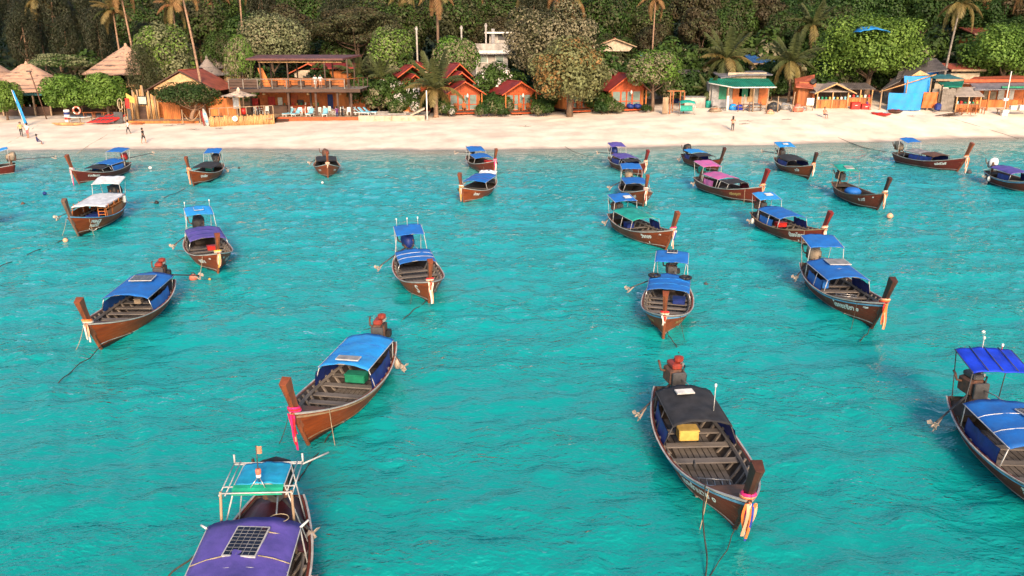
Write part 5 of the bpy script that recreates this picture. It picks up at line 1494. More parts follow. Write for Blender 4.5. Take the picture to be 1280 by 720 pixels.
# ground floor rooms
g.box('back_wall', ((xl + xr) / 2 + .6, 109.6, (zt + zd) / 2), (xr - xl - 1.6, .15, zd - zt - .1), M['orange'])
for px, w, m_, h in ((318, 1.2, 'red', 1.5), (328, 1.4, 'orange', 1.9), (338, 1.0, 'red', 1.7), (349, .6, 'white', 1.6), (366, 1.2, 'fascia', 2.0), (374, .9, 'darkgrey', 1.3), (402, 1.0, 'orange', 2.2), (412, .7, 'navy', 2.0), (427, 1.8, 'wood2', 2.3)):
    g.box('wall_panel', ((px - 640) / 1000 * (108.6 * .9552 + 2.6), 109.4, zt + h / 2 + .25), (w, .12, h), M[m_], bev=.02)
g.box('bar_counter', (-30.38, 106.0, zt + .55), (2.6, .6, 1.1), M['darkwood'], bev=.04)
g.box('bar_counter', (-28.41, 107.6, zt + .5), (3.0, .6, 1.0), M['fascia'], bev=.04)
for i in range(9): g.box('shelf_item', (-29.89 + i * .55, 107.6, zt + 1.12), (.18, .18, .26 + .1 * (i % 3)), M[('green', 'white', 'red', 'yellow')[i % 4]], bev=.04)
for px in (330, 385, 425): g.put('hanging_lamp', MB().lathe([(.03, .2), (.16, .05), (.2, -.1), (.02, -.12)], ((px - 640) / 1000 * (104 * .9552 + 2), 104, zd - .75), 9), M['matting'], None, True)
for k in range(3): g.box('terrace_step', (-28.46, 100.6 - .3 * k, zt - .2 - .17 * k), (1.7, .32, .1), M['darkwood'])

# the bamboo terrace in front of it, left
g = G('bamboo_terrace', 'bamboo fenced terrace with rail in front of the restaurant', 'terrace', -32.18, 97)
x0, x1 = -35.80, -28.91
rr = random.Random(9)
nb = 40
for i in range(nb):
    q = i / (nb - 1); x = x0 + (x1 - x0) * q; y = 96.5 + 2.2 * q
    g.tube('bamboo_pole', [(x, y, ground(x, y) - .1), (x + rr.uniform(-.04, .04), y, ground(x, y) + 1.15 + rr.uniform(-.12, .12))], .105, M['bamboo'])
for k in range(8):
    q = k / 7; x = x0 + (x1 - x0) * q; y = 96.65 + 2.2 * q
    g.tube('rail_post', [(x, y, ground(x, y) + .9), (x, y, ground(x, y) + 2.15)], .06, M['palewood'])
g.tube('top_rail', [(x0, 96.65, ground(x0, 96.65) + 2.1), (x1, 98.85, ground(x1, 98.85) + 2.15)], .055, M['palewood'])
g.box('terrace_deck', ((x0 + x1) / 2, 100.4, g.z + .75), (x1 - x0 - .2, 4.2, .12), M['palewood'])
g.planks('backboard', -37.46, -34.27, 101.5, g.z + .8, g.z + 3.0, 16, M['wood2'], r=.25)
g = G('round_sign', 'round white sign fixed to the bamboo fence', 'sign', -33.04, 96.9, z=ground(-33.04, 97) + .55)
g.put('disc', MB().lathe([(.3, 0), (.32, .03), (.3, .06)], (g.b.x, 97.05, g.z + .3), 18, axis='y'), M['white'])
for k, a in enumerate((.3, 1.5, 2.6)): g.box('painted_mark', (g.b.x + .1 * math.cos(a * 2), 96.985, g.z + .3 + .1 * math.sin(a * 2)), (.12, .02, .1), M['grey'])
g = G('thatched_parasol', 'round thatched parasol on the bamboo terrace', 'parasol', -33.27, 100, z=ground(-33.27, 100) + .8)
thatch(g, -33.27, 100, 4.27, 4.93, 2.0, 1.9, mat('white_thatch', (.6, .48, .38), .95, .3, 2, bump=1, bscale=18), 0, 44, 3, steep=.8)
g.post(-33.27, 100, g.z, 4.83, M['bamboo'], .12, 'pole')
g = G('wall_mat', 'pale woven hanging and red drum behind the bamboo rail', 'decoration', -34.10, 101.2, z=ground(-34.10, 101) + .8)
g.box('hanging', (-34.10, 101.3, g.z + 1.4), (.8, .05, 1.3), M['whitetarp']); g.put('drum', MB().lathe([(.2, 0), (.38, .1), (.42, .4), (.38, .7), (.2, .8)], (-33.21, 101, g.z + .02), 12), M['red'], None, True)

# pool terrace
g = G('pool_terrace', 'raised pale plaster pool terrace beside the restaurant', 'terrace', -15.16, 103)
x0, x1 = -18.94, -10.75
zt2 = ground(x0, 103) + .55
for i in range(4): g.box('wall_panel', (x0 + (x1 - x0) * (i + .5) / 4, 100.5, zt2 - .5), ((x1 - x0) / 4 - .015, .3, 1.05), M['cream'], bev=.02)
g.box('paving', ((x0 + x1) / 2, 103.9, zt2 - .1), (x1 - x0 - .04, 6.5, .2), M['concrete'])
g.box('pool_water', (-15.86, 103.8, zt2 + .012), (4.6, 2.6, .02), mat('pool_water', (.02, .05, .055), .06, .2, 2))
g.box('pool_rim', (-15.77, 105.2, zt2 + .06), (5.0, .25, .12), M['concrete']); g.box('pool_rim', (-15.77, 102.4, zt2 + .06), (5.0, .25, .12), M['concrete'])
g.box('spill_wall', (-13.58, 105.7, zt2 + .5), (2.3, .8, 1.0), M['wood2'], bev=.05)
g.slab('slide_ramp', [(-12.69, 101.2, zt2 + .05), (-10.81, 101.2, zt2 + .9), (-10.97, 102.6, zt2 + .9), (-12.88, 102.6, zt2 + .05)], .2, M['cream'])
g = G('white_pole', 'slim white pole at the corner of the pool terrace', 'pole', -10.44, 100.3)
g.tube('shaft', [(g.b.x, 100.3, g.z - .2), (g.b.x, 100.3, 4.91)], .08, M['white'], n=8); g.put('base', MB().lathe([(.25, 0), (.2, .12), (.1, .2)], (g.b.x, 100.3, g.z), 10), M['concrete'], None, True)

# bungalows
def bungalow(label, x, y, w=4.5, d=5.5, hz=3.9, tiers=1, roofm='redroof', chairs=True, rot=20, wallm='wood2'):
    g = G('beach_bungalow', label, 'bungalow', x, y, 'red roofed beach bungalows')
    z0 = g.z + .45; hw = w / 2; ze = z0 + 2.25; za = g.z + hz
    g.box('floor', (x, y + d / 2 - .4, z0 - .06), (w + .2, d + .8, .16), M['darkwood'])
    for dx in (-hw + .1, 0, hw - .1):
        for yy in (y - .55, y + d - .3): g.post(x + dx, yy, g.z - .2, z0 - .14, M['darkwood'], .18, 'stilt')
    for dx in (-hw, hw): g.post(x + dx, y - .6, z0, ze, M[wallm], .14, 'porch_post')
    for s in (-1, 1): g.planks('wall_board', x - hw + (0 if s < 0 else w - .35), x - hw + (.35 if s < 0 else w), y + .25, z0 + .03, ze + .05, 2, M[wallm])
    for s in (-1, 1): g.box('side_wall', (x + s * hw, y + .3 + d / 2 - .1, (z0 + ze) / 2), (.1, d - .2, ze - z0), M[wallm])
    g.box('rear_wall', (x, y + d, (z0 + ze) / 2), (w, .1, ze - z0), M[wallm])
    # glazed front: window, double door, window
    fr = (w - .75)
    xs_ = [x - hw + .38, x - hw + .38 + fr * .3, x - hw + .38 + fr * .5, x - hw + .38 + fr * .7, x + hw - .37]
    for i in range(4):
        a, b_ = xs_[i], xs_[i + 1]
        nm = 'door' if i in (1, 2) else 'window'
        zb = z0 + .02
        f = g.box(nm, ((a + b_) / 2, y + .27, zb + 1.02), (b_ - a - .03, .05, 2.0), M['curtain'])
        g.box('pane', ((a + b_) / 2, y + .235, zb + 1.05), (b_ - a - .22, .03, 1.78), M['glass'], f)
        for xx in (a + .06, b_ - .06): g.box('frame_stile', (xx, y + .22, zb + 1.02), (.1, .07, 2.04), M['fascia'], f)
        for zz in (.06, .75, 2.02): g.box('frame_rail', ((a + b_) / 2, y + .215, zb + zz), (b_ - a - .2, .06, .1), M['fascia'], f)
        if nm == 'door': g.box('handle', (xs_[2] + (-.1 if i == 1 else .1), y + .17, zb + 1.0), (.03, .05, .2), M['steel'], f)
    g.box('lintel', (x, y + .24, ze - .06), (w, .12, .18), M['fascia'])
    # gable boarding
    n = 12
    for i in range(n):
        xa, xb = x - hw + w * i / n, x - hw + w * (i + 1) / n
        ha = lambda q: ze + (za - ze) * (1 - abs(q - x) / (hw + .45)) - .12
        g.slab('gable_board', [(xa + .01, y + .2, ze + .03), (xb - .01, y + .2, ze + .03), (xb - .01, y + .2, max(ze + .05, ha(xb))), (xa + .01, y + .2, max(ze + .05, ha(xa)))], .04, M['fascia'], None, (0, -1, 0))
    g.gable(x, y - .85, y + d + .5, hw + .5, ze - .12, za, M[roofm], M['fascia'])
    if tiers > 1: g.gable(x + .15, y + 1.1, y + d + .9, hw * .8, za - .35, za + 1.1, M[roofm], M['fascia'], name='upper_roof')
    if tiers > 2: g.gable(x + .5, y + 3.2, y + d + 2.2, hw * .85, za + .3, za + 2.1, M[roofm], M['fascia'], name='rear_roof')
    st = g.box('porch_step', (x, y - 1.0, g.z + .22), (w * .7, .4, .16), M['fascia'], bev=.02)
    g.put('porch_lamp', MB().lathe([(.02, .3), (.1, .2), (.16, 0), (.16, -.2), (.03, -.25)], (x + .35, y - .5, ze - .3), 9), M['white'], None, True)
    if chairs:
        for s in (-1, 1):
            cx = x + s * .55 + (.6 if chairs > 0 else -.6)
            c = g.box('porch_chair', (cx, y - .35, z0 + .42), (.5, .5, .07), M['wood'])
            g.box('chair_back', (cx, y - .12, z0 + .72), (.5, .06, .55), M['wood'], c)
            for sx in (-.2, .2):
                for sy in (-.2, .2): g.box('chair_leg', (cx + sx, y - .35 + sy, z0 + .2), (.06, .06, .4), M['wood'], c)
    g.e.rotation_euler = (0, 0, R(rot))
    return g
bungalow('red bungalow with stacked gables behind the young palm', -6.27, 106.8, 4.5, 5.6, 4.2, 3, chairs=-1)
bungalow('smaller red bungalow with white panes left of the largest sea almond', 0.94, 106.6, 4.2, 5.2, 4.15, 1)
bungalow('red roofed bungalow pavilion behind the pool terrace', -13.06, 110, 5.2, 5, 4.9, 2, chairs=0)
bungalow('bungalow tucked behind the largest sea almond trunk', 8.61, 107, 4.0, 5, 3.6, 1)
bungalow('bungalow with dark crimson roof and blue bundles on its porch', 14.95, 106.6, 4.8, 5.5, 4.7, 1, chairs=0, rot=16)
bungalow('small red roofed bungalow between restaurant and pool', -20.73, 111, 3.6, 4, 3.6, 1, chairs=0)
for i, px in enumerate((788, 797)):
    b_ = G('blue_bundle', ('rounded blue bundle on the crimson bungalow porch, left one', 'rounded blue bundle on the crimson bungalow porch, right one')[i], 'bundle', (px - 640) / 1000 * (105.5 * .9552 + 2.7), 105.7, z=ground(15, 105.6) + .5)
    mb = MB().lathe([(.36, 0), (.5, .15), (.46, .38), (.28, .52), (.03, .56)], b_.b, 12); mb.v = [(a + .09 * math.sin(7 * c + 5 * a + i), b2, c + .07 * math.sin(6 * a + i)) for a, b2, c in mb.v]; b_.put('cloth', mb, M['navy'], None, True); b_.tube('tie', [(b_.b.x - .25, 105.4, b_.z + .62), (b_.b.x, 105.3, b_.z + .66), (b_.b.x + .25, 105.4, b_.z + .62)], .03, M['navy'])
g = G('rear_house', 'house with small orange gable behind the pool bungalow', 'house', -14.13, 121)
g.box('wall', (g.b.x, 123, g.z + 2.4), (4, 4, 4.8), M['cream']); g.gable(g.b.x, 120.6, 125.5, 2.6, 6.09, 7.78, M['redroof'], M['fascia'])
g = G('rear_house', 'orange roofed house glimpsed through the restaurant upper deck', 'house', -28.96, 118)
g.box('wall', (g.b.x, 120, g.z + 2.6), (4.4, 3, 5.2), M['cream']); g.gable(g.b.x, 117.8, 122, 3, 6.20, 7.63, M['redroof2'], M['fascia'])
g.box('door', (g.b.x, 118.46, g.z + 1.1), (1.0, .08, 2.1), M['darkwood'])
g = G('rear_house', 'maroon flat-roofed house right behind the restaurant deck', 'house', -24.48, 116)
g.box('wall', (g.b.x, 118, g.z + 2.6), (6, 3, 5.2), M['wood2']); g.slab('roof', [(g.b.x - 3.6, 115.6, 7.04), (g.b.x + 3.2, 115.6, 7.15), (g.b.x + 3.2, 120, 7.69), (g.b.x - 3.6, 120, 7.58)], .18, M['redroof'])

# concrete house on the slope
g = G('concrete_house', 'long grey-roofed white house on the slope above the bungalows', 'house', -6.53, 128)
xa, xb = -11.38, -0.25
g.slab('roof', [(xa, 126, 8.82), (xb, 126, 8.93), (xb, 131, 10.30), (xa, 131, 10.18)], .25, M['greyroof'])
g.box('roof_edge', ((xa + xb) / 2, 125.9, 9.05), (xb - xa, .12, .45), M['white'])
g.box('wall', ((xa + xb) / 2, 129, 7.75), (xb - xa - .8, 4, 5), M['concrete'])
for px in (585, 596): g.post((px - 640) / 1000 * (126.2 * .9552 + 2), 126.3, g.z, 8.82, M['white'], .3, 'column')
for k in range(4): 
    w_ = g.box('window', (xa + 2 + k * 2.5, 126.95, 7.98), (1.3, .1, 1.1), M['white']); g.box('pane', (xa + 2 + k * 2.5, 126.88, 7.98), (1.1, .06, .9), M['glass'], w_)
up = g.box('upper_room', (-1.32, 135, 10.54), (4.6, 4, 2.6), M['concrete'])
g.box('upper_roof', (-1.32, 134.6, 11.87), (6.0, 5.4, .25), M['white'], up)
g.box('balcony_wall', (-2.98, 132.4, 10.78), (.5, .5, 3.4), M['grey'], up); g.box('upper_window', (-0.91, 132.97, 11.27), (2.6, .1, .9), M['darkgrey'], up)
for i, (px, t0, t1, Y) in enumerate(((523, 33, 68, 124), (578, 32, 54, 124), (608, 29, 60, 129))):
    q = G('utility_pole', ('grey utility pole left of the concrete house', 'pale pole standing behind the light green tree', 'pole with lamp beside the upper concrete room')[i], 'pole', (px - 640) / 1000 * (Y * .9552 + 2), Y)
    q.tube('shaft', [(q.b.x, Y, q.z), (q.b.x, Y, 10.78 - Y * math.tan(R(17.223) - math.atan((360 - t0) / 1000)))], .14, M['concrete'])
    q.box('cross_arm', (q.b.x, Y, 10.78 - Y * math.tan(R(17.223) - math.atan((360 - t0 - 3) / 1000))), (.4, .16, .3), M['grey'])
g = G('hillside_house', 'pinkish house with brown roof among trees right of the pale tree', 'house', 15.46, 126)
g.slab('gable_wall', [(g.b.x - 2.9, 125.9, 9.86), (g.b.x, 125.9, 10.90), (g.b.x + 2.9, 125.9, 9.86), (g.b.x + 2.2, 125.9, 9.16), (g.b.x - 2.2, 125.9, 9.16)], .1, M['cream'], None, (0, -1, 0)); g.box('wall', (g.b.x, 128.1, g.z + 2.6), (4.4, 4, 5.4), M['cream']); g.gable(g.b.x, 125.4, 131, 3.2, 9.86, 11.01, M['redroof2'], M['palewood'])
w_ = g.box('window', (g.b.x + .4, 125.94, g.z + 3.4), (1.0, .1, 1.2), M['white']); g.box('pane', (g.b.x + .4, 125.87, g.z + 3.4), (.8, .06, 1.0), M['glass'], w_)
g = G('blue_roof_house', 'low house with bright blue roof behind the round tree', 'house', 20.78, 121)
g.slab('roof', [(18.49, 120, 8.25), (23.09, 120, 8.36), (23.42, 123.5, 8.97), (18.95, 123.5, 8.97)], .2, M['blue'])
g.box('wall', (g.b.x, 122, g.z + 2.3), (4.4, 3, 4.6), M['grey'])
g = G('grey_shed', 'grey shed with blue sheeting behind the swing bench', 'shed', 23.85, 113)
g.slab('roof', [(21.77, 112, 6.54), (25.50, 112, 6.54), (25.96, 115.5, 6.86), (22.58, 115.5, 6.86)], .15, M['darkroof'])
g.box('wall', (g.b.x, 114, g.z + 1.6), (3.4, 2.5, 3.2), M['navy'])

# crimson bungalow stall and swing bench
g = G('swing_bench', 'teal canopied swing bench standing on the sand', 'bench', 21.72, 101.5)
x0 = g.b.x
g.put('canopy', MB().sheet([[(x0 - .95 + 1.9 * i / 6, 101.1 + .5 * j, g.z + 1.65 + .16 * math.sin(math.pi * i / 6) - .25 * (j == 0)) for j in range(3)] for i in range(7)], .04), M['teal'], None, True)
for s in (-1, 1):
    for y in (101.1, 102.1): g.tube('leg', [(x0 + s * .95, y, g.z - .1), (x0 + s * .93, y, g.z + 1.6)], .035, M['steel'])
g.box('seat', (x0, 101.7, g.z + .5), (1.6, .5, .08), M['teal'], bev=.02); g.box('backrest', (x0, 101.95, g.z + .85), (1.6, .06, .6), M['teal'], bev=.02)
g = G('timber_frame', 'open timber frame and bamboo post beside the round tree', 'frame', 21.03, 103)
for px, y in ((836, 102.6), (843, 104.5), (852, 104.5), (854, 103)): g.post((px - 640) / 1000 * (103 * .9552 + 2.7), y, g.z - .1, g.z + 2.6, M['wood'], .14)
g.box('beam', (20.83, 104.5, g.z + 2.65), (2.2, .12, .12), M['wood']); g.put('bamboo_screen', MB().box((19.22, 102.5, g.z + 1.0), (.7, .12, 2.0)), M['palewood'])
g.box('bench', (20.72, 103.2, g.z + .4), (1.8, .4, .1), M['palewood'])
g = G('grey_tank', 'grey concrete tank near the bushy palm', 'tank', 23.85, 107.5)
g.box('body', (g.b.x, 107.8, g.z + .65), (2.8, 1.8, 1.3), M['concrete'], bev=.05); g.box('cover', (g.b.x, 107.8, g.z + 1.36), (2.9, 1.9, .1), M['grey'], bev=.02)
g.put('barrel', MB().lathe([(.3, 0), (.34, .1), (.34, .8), (.3, .9)], (g.b.x + 1.8, 107, g.z), 12), M['teal'], None, True)

# green roofed shack
g = G('green_roof_shack', 'shack with green awning and cream upper wall behind clutter', 'shack', 29.93, 107)
xa, xb = 25.59, 33.50
ze = 5.03
g.slab('awning', [(xa - .3, 106.2, 5.48), (28.17, 104.4, ze), (xb, 104.4, ze + .05), (xb, 108, 5.99), (xa + .4, 108.4, 5.99)], .1, M['greenroof'])
g.tube('gutter', [(xa - .3, 106.15, 5.48), (28.17, 104.34, ze - .02), (xb, 104.34, ze + .03)], .08, M['white'])
g.box('upper_wall', ((28.46 + xb) / 2, 109, 5.84), (xb - 28.46, .2, 1.7), M['cream'])
g.slab('roof', [(27.35, 108.2, 6.09), (30.32, 108.2, 6.49), (xb + .6, 108.2, 6.49), (xb + .6, 113, 6.82), (27.35, 113, 6.61)], .14, M['greyroof'])
g.box('wall', ((xa + xb) / 2 - .3, 109.5, g.z + 1.5), (xb - xa - 1.0, 4.2, 3.0), M['concrete'])
g.box('side_panel', (26.47, 107.0, g.z + 1.4), (.9, .08, 2.9), M['grey']); g.box('green_panel', (27.20, 107.25, g.z + 1.6), (1.6, .08, 2.2), M['green'])
g.box('shutter', (27.83, 107.3, g.z + 1.6), (.9, .1, 1.4), M['wood']); g.box('orange_door', (29.41, 107.3, g.z + 1.5), (1.2, .1, 2.4), M['orange'])
g.box('window', (30.35, 107.3, g.z + 1.9), (1.4, .1, 1.3), M['green']); g.box('pale_panel', (31.19, 107.3, g.z + 1.6), (.8, .1, 2.0), M['bamboo']); g.box('orange_door', (32.87, 107.3, g.z + 1.3), (1.3, .1, 2.2), M['orange'])
g.box('low_wall', (27.10, 105.4, g.z + .5), (2.6, .15, 1.0), M['grey'])
for px in (908, 940, 958): g.post((px - 640) / 1000 * (104.6 * .9552 + 2.7), 104.6, g.z - .1, ze, M['palewood'], .12)
def blob(name, label, cat, px, Y, r_, h, m, m2=None):
    x = (px - 640) / 1000 * (Y * .9552 + 2.8)
    q = G(name, label, cat, x, Y)
    rr = random.Random(px)
    mb = MB().lathe([(r_ * .8, 0), (r_, h * .3), (r_ * .85, h * .7), (r_ * .4, h * .95), (.02, h)], (x, Y, q.z - .03), 10)
    mb.v = [(a + rr.uniform(-.2, .2) * r_ * 1.4, b_ + rr.uniform(-.15, .15) * r_, c + rr.uniform(-.16, .12) * h) for a, b_, c in mb.v]
    q.put('bundle', mb, m, None, True)
    q.tube('strap', [(x - r_ * .8, Y - r_ * .5, q.z + h * .55), (x, Y - r_ * 1.0, q.z + h * .62), (x + r_ * .8, Y - r_ * .5, q.z + h * .55)], .04, m2 or M['palerope'])
blob('tarp_bundle', 'blue and white bundle in front of the green roofed shack, left one', 'bundle', 915, 104.3, .5, .75, M['ltblue'])
blob('tarp_bundle', 'blue bundle in front of the green roofed shack, right one', 'bundle', 923, 104.3, .5, .7, M['royal'])
blob('net_heap', 'dark heap of nets with an orange sheet beside the pale shack wall', 'heap', 893, 103.2, .75, .7, M['tan'], M['orange'])
blob('net_heap', 'grey heap of fishing gear behind the fence posts', 'heap', 942, 103.5, .9, .9, M['grey'])
blob('net_heap', 'dark grey heap of gear near the red roofed kiosk', 'heap', 966, 103.5, .8, 1.0, M['darkgrey'])
blob('net_heap', 'grey heap between the pale fence posts', 'heap', 980, 104, .7, .9, M['grey'])
blob('pale_sack', 'pale orange sack lying at the foot of the fence posts', 'sack', 962, 101.2, .45, .55, M['rpeach'])
blob('orange_heap', 'orange and white heap of buoys beside the slanted pole', 'heap', 996, 102.6, .65, .95, M['buoy'], M['white'])
for i, (px, Y, h, sl) in enumerate(((908, 103.5, 1.9, 0), (928, 103, 2.0, .05), (940, 102.6, 1.9, 0), (956, 102.5, 1.6, .1), (971, 102.3, 1.9, -.05), (989, 102.3, 2.4, .15))):
    x = (px - 640) / 1000 * (Y * .9552 + 2.8)
    q = G('fence_post', ('stout white post left of the bundles', 'weathered post between the bundles and nets', 'thin brown post amid the grey gear', 'short post left of the pale sack', 'pale post right of the pale sack', 'tallest slanted post by the orange heap')[i], 'post', x, Y, 'posts in front of the shack')
    q.tube('shaft', [(x, Y, q.z - .2), (x + sl, Y, q.z + h)], .16 if i == 0 else .07, M['white' if i == 0 else 'palewood'], n=7); q.tube('cap', [(x + sl, Y, q.z + h), (x + sl, Y, q.z + h + .04)], .17 if i == 0 else .08, M['palewood'])
g = G('rail_fence', 'rough brown rail fence in front of the grey gear', 'fence', 29.66, 102.8)
for k in (.5, .9): g.box('rail', (29.87, 102.75, g.z + k), (3.0, .07, .1), M['iron'])
for dx in (-1.4, 0, 1.4): g.post(29.87 + dx, 102.85, g.z - .1, g.z + 1.2, M['iron'], .1)

# red roofed kiosk
g = G('kiosk', 'tall orange kiosk with red roof and satellite dish', 'kiosk', 37.84, 106.5)
x0 = g.b.x
g.planks('wall_board', x0 - .9, x0 + .9, 106, g.z, g.z + 3.0, 8, M['wood'])
for s in (-1, 1): g.box('side_wall', (x0 + s * .9, 106.95, g.z + 1.5), (.08, 1.8, 3.0), M['wood2'])
g.post(x0 + 1.0, 105.9, g.z, g.z + 3.2, M['orange'], .3)
g.slab('roof', [(x0 - 1.6, 105.2, 5.13), (x0 + .6, 105.0, 4.93), (x0 + 1.7, 108, 6.49), (x0 - .9, 108, 5.99)], .14, M['redroof2'])
dsh = g.put('dish', MB().lathe([(.02, .1), (.2, .06), (.38, 0), (.4, -.04), (.2, .02), (.02, .05)], (x0 + .75, 105.7, 5.70), 14, axis='y'), M['black'], None, True)
g.tube('dish_arm', [(x0 + .75, 105.8, 5.70), (x0 + .75, 105.9, 5.40)], .03, M['steel'], dsh)

# thatched stall beside the wide tree
def stall(label, xc, y, w, d, zf, zr, roofm, counter='wood2', front=1.0, name='beach_stall', posts=3, tilt=.5):
    g = G(name, label, 'stall', xc, y)
    hw = w / 2
    g.slab('roof', [(xc - hw - .3, y - .5, g.z + zf), (xc + hw + .3, y - .5, g.z + zf), (xc + hw + .2, y + d, g.z + zr), (xc - hw - .2, y + d, g.z + zr)], .1, M[roofm])
    for i in range(posts):
        for yy, zz in ((y - .3, zf), (y + d - .3, zr - .1)): g.post(xc - hw + w * i / (posts - 1), yy, g.z - .1, g.z + zz - .08 + (.0 if yy < y else -.0), M['bamboo'], .12)
    c = max(3, int(w / .45))
    g.planks('counter_board', xc - hw, xc + hw, y - .2, g.z, g.z + front, c, M[counter])
    g.box('counter_top', (xc, y - .05, g.z + front + .04), (w + .1, .55, .06), M['palewood'])
    g.box('back_wall', (xc, y + d - .4, g.z + 1.1), (w, .08, 2.2), M['darkwood'])
    rr = random.Random(int(xc * 10))
    for i in range(c): g.box('goods', (xc - hw + w * (i + .5) / c, y, g.z + front + .07 + .15), (.26, .24, rr.uniform(.2, .42)), M[rr.choice(('white', 'red', 'green', 'yellow', 'cyan', 'orange'))], bev=.05)
    return g
g = stall('bamboo stall with thatched lean-to roof left of the red cooler boxes', 40.72, 104.5, 3.9, 2.6, 2.1, 2.9, 'thatch2')
g.gable(40.83, 103.6, 106.5, 2.6, g.z + 1.9, g.z + 3.1, M['thatch2'], M['bamboo'], name='gable_roof')
stall('shadowy orange stall behind the red cooler boxes', 44.84, 106, 3.0, 2.4, 2.2, 2.8, 'darkroof', 'wood2', 1.0)
for i, (px, s_) in enumerate(((1067, (1.1, .7, .8)), (1080, (1.1, .6, .62)))):
    x = (px - 640) / 1000 * (103.8 * .9552 + 2.8)
    q = G('cooler_box', ('larger red cooler box in front of the orange stall', 'smaller red cooler box beside the larger one')[i], 'cooler', x, 103.8)
    q.box('body', (x, 103.8, q.z + s_[2] / 2), s_, M['red'], bev=.05); q.box('lid', (x, 103.8, q.z + s_[2] + .04), (s_[0] + .04, s_[1] + .04, .08), mat('bright_red', (.65, .03, .025), .4, .1), bev=.03)
    q.box('handle', (x, 103.8 - s_[1] / 2 - .03, q.z + s_[2] * .6), (.3, .04, .06), M['white'])
g = G('white_stand', 'small white stand beside the thatched stall', 'stand', 37.51, 103)
g.box('board', (g.b.x, 103, g.z + 1.1), (.9, .08, .9), M['white']); 
for s in (-1, 1): g.tube('leg', [(g.b.x + s * .4, 103.05, g.z - .05), (g.b.x + s * .3, 103.05, g.z + 1.1)], .05, M['palewood'])

# blue tarpaulin shelter
g = G('tarpaulin_shelter', 'dark-roofed shelter walled with bright blue tarpaulin sheets', 'shelter', 51.26, 105.5)
xa, xb = 47.67, 52.26
def drape(g, name, x0, x1, y, z0, z1, m, seed=0, by=0.0):
    rr = random.Random(seed); gr = []
    ni = 12
    for i in range(ni + 1):
        row = []
        for j in range(6):
            q = j / 5
            row.append(Vector((x0 + (x1 - x0) * i / ni, y - by * q + .07 * math.sin(i * 1.3 + j * .9 + seed) + rr.uniform(-.03, .03), z1 + (z0 - z1) * q - (.06 * math.sin(math.pi * i / ni) if j == 0 else 0))))
        gr.append(row)
    vs = [p for r_ in gr for p in r_]; n = len(vs)
    fs = []
    for i in range(ni):
        for j in range(5):
            a = i * 6 + j; fs += [(a, a + 1, a + 7, a + 6), (n + a, n + a + 6, n + a + 7, n + a + 1)]
    return g.put(name, MB().add(vs + [p + Vector((0, .03, 0)) for p in vs], fs), m, None, True)
drape(g, 'lower_tarpaulin', 47.59, 51.86, 103.7, 2.25, 4.42, M['ltblue'], 1)
drape(g, 'upper_tarpaulin', 49.79, 53.08, 104.9, 4.20, 6.43, M['ltblue'], 2, .5)
drape(g, 'orange_sheet', 52.11, 53.95, 104.0, 2.52, 4.50, M['orange'], 3)
g.slab('roof', [(46.65, 104.2, 4.69), (49.00, 104.2, 5.87), (52.69, 110, 7.74), (50.75, 110, 5.69)], .12, M['darkroof'])
g.slab('main_roof', [(49.11, 105.6, 6.09), (52.85, 105.6, 6.98), (56.06, 112, 8.52), (52.55, 112, 8.00)], .14, M['darkroof'])
g.slab('right_roof', [(52.65, 105.7, 6.88), (55.66, 105.7, 7.17), (57.16, 112, 8.42), (55.63, 112, 8.52)], .14, M['darkroof'])
g.slab('gable_panel', [(50.81, 105.2, 6.41), (51.84, 105.2, 7.10), (53.18, 105.2, 6.51)], .08, M['matting'], None, (0, -1, 0))
for px, y, t in ((1098, 103.8, 112), (1128, 104.1, 100), (1157, 104.2, 98), (1172, 104.3, 106)):
    x = (px - 640) / 1000 * (y * .9552 + 2.8); g.post(x, y, g.z - .1, 10.78 - y * math.tan(R(17.223) - math.atan((360 - t) / 1000)), M['palewood'], .14)
g.box('inner_wall', (51.99, 107.6, g.z + 1.8), (5.5, .1, 3.6), M['darkwood']); g.tube('roof_pole', [(46.45, 103.95, 4.50), (53.59, 104.5, 6.63)], .07, M['bamboo'])
g = G('grey_shed', 'shed of weathered grey boards with green roof beside the orange sheet', 'shed', 55.76, 105)
xa, xb = 53.69, 56.14
g.planks('wall_board', 54.30, 55.93, 103.7, g.z - .05, g.z + 2.7, 8, M['greywood'], r=.08)
g.box('left_wall', (54.10, 105, g.z + 1.3), (.9, .1, 2.6), M['greywood']); g.box('blue_barrel', (53.84, 103.4, g.z + .45), (.7, .6, .9), M['navy'], bev=.15)
g.slab('roof', [(54.31, 103.5, 5.19), (56.55, 103.5, 5.19), (58.60, 107, 5.73), (55.24, 107, 5.53)], .1, M['greenroof'])
g = stall('small stall with grey shingle roof and wooden railing', 57.67, 103.8, 3.0, 1.8, 2.0, 3.0, 'thatch2', 'wood', .95)
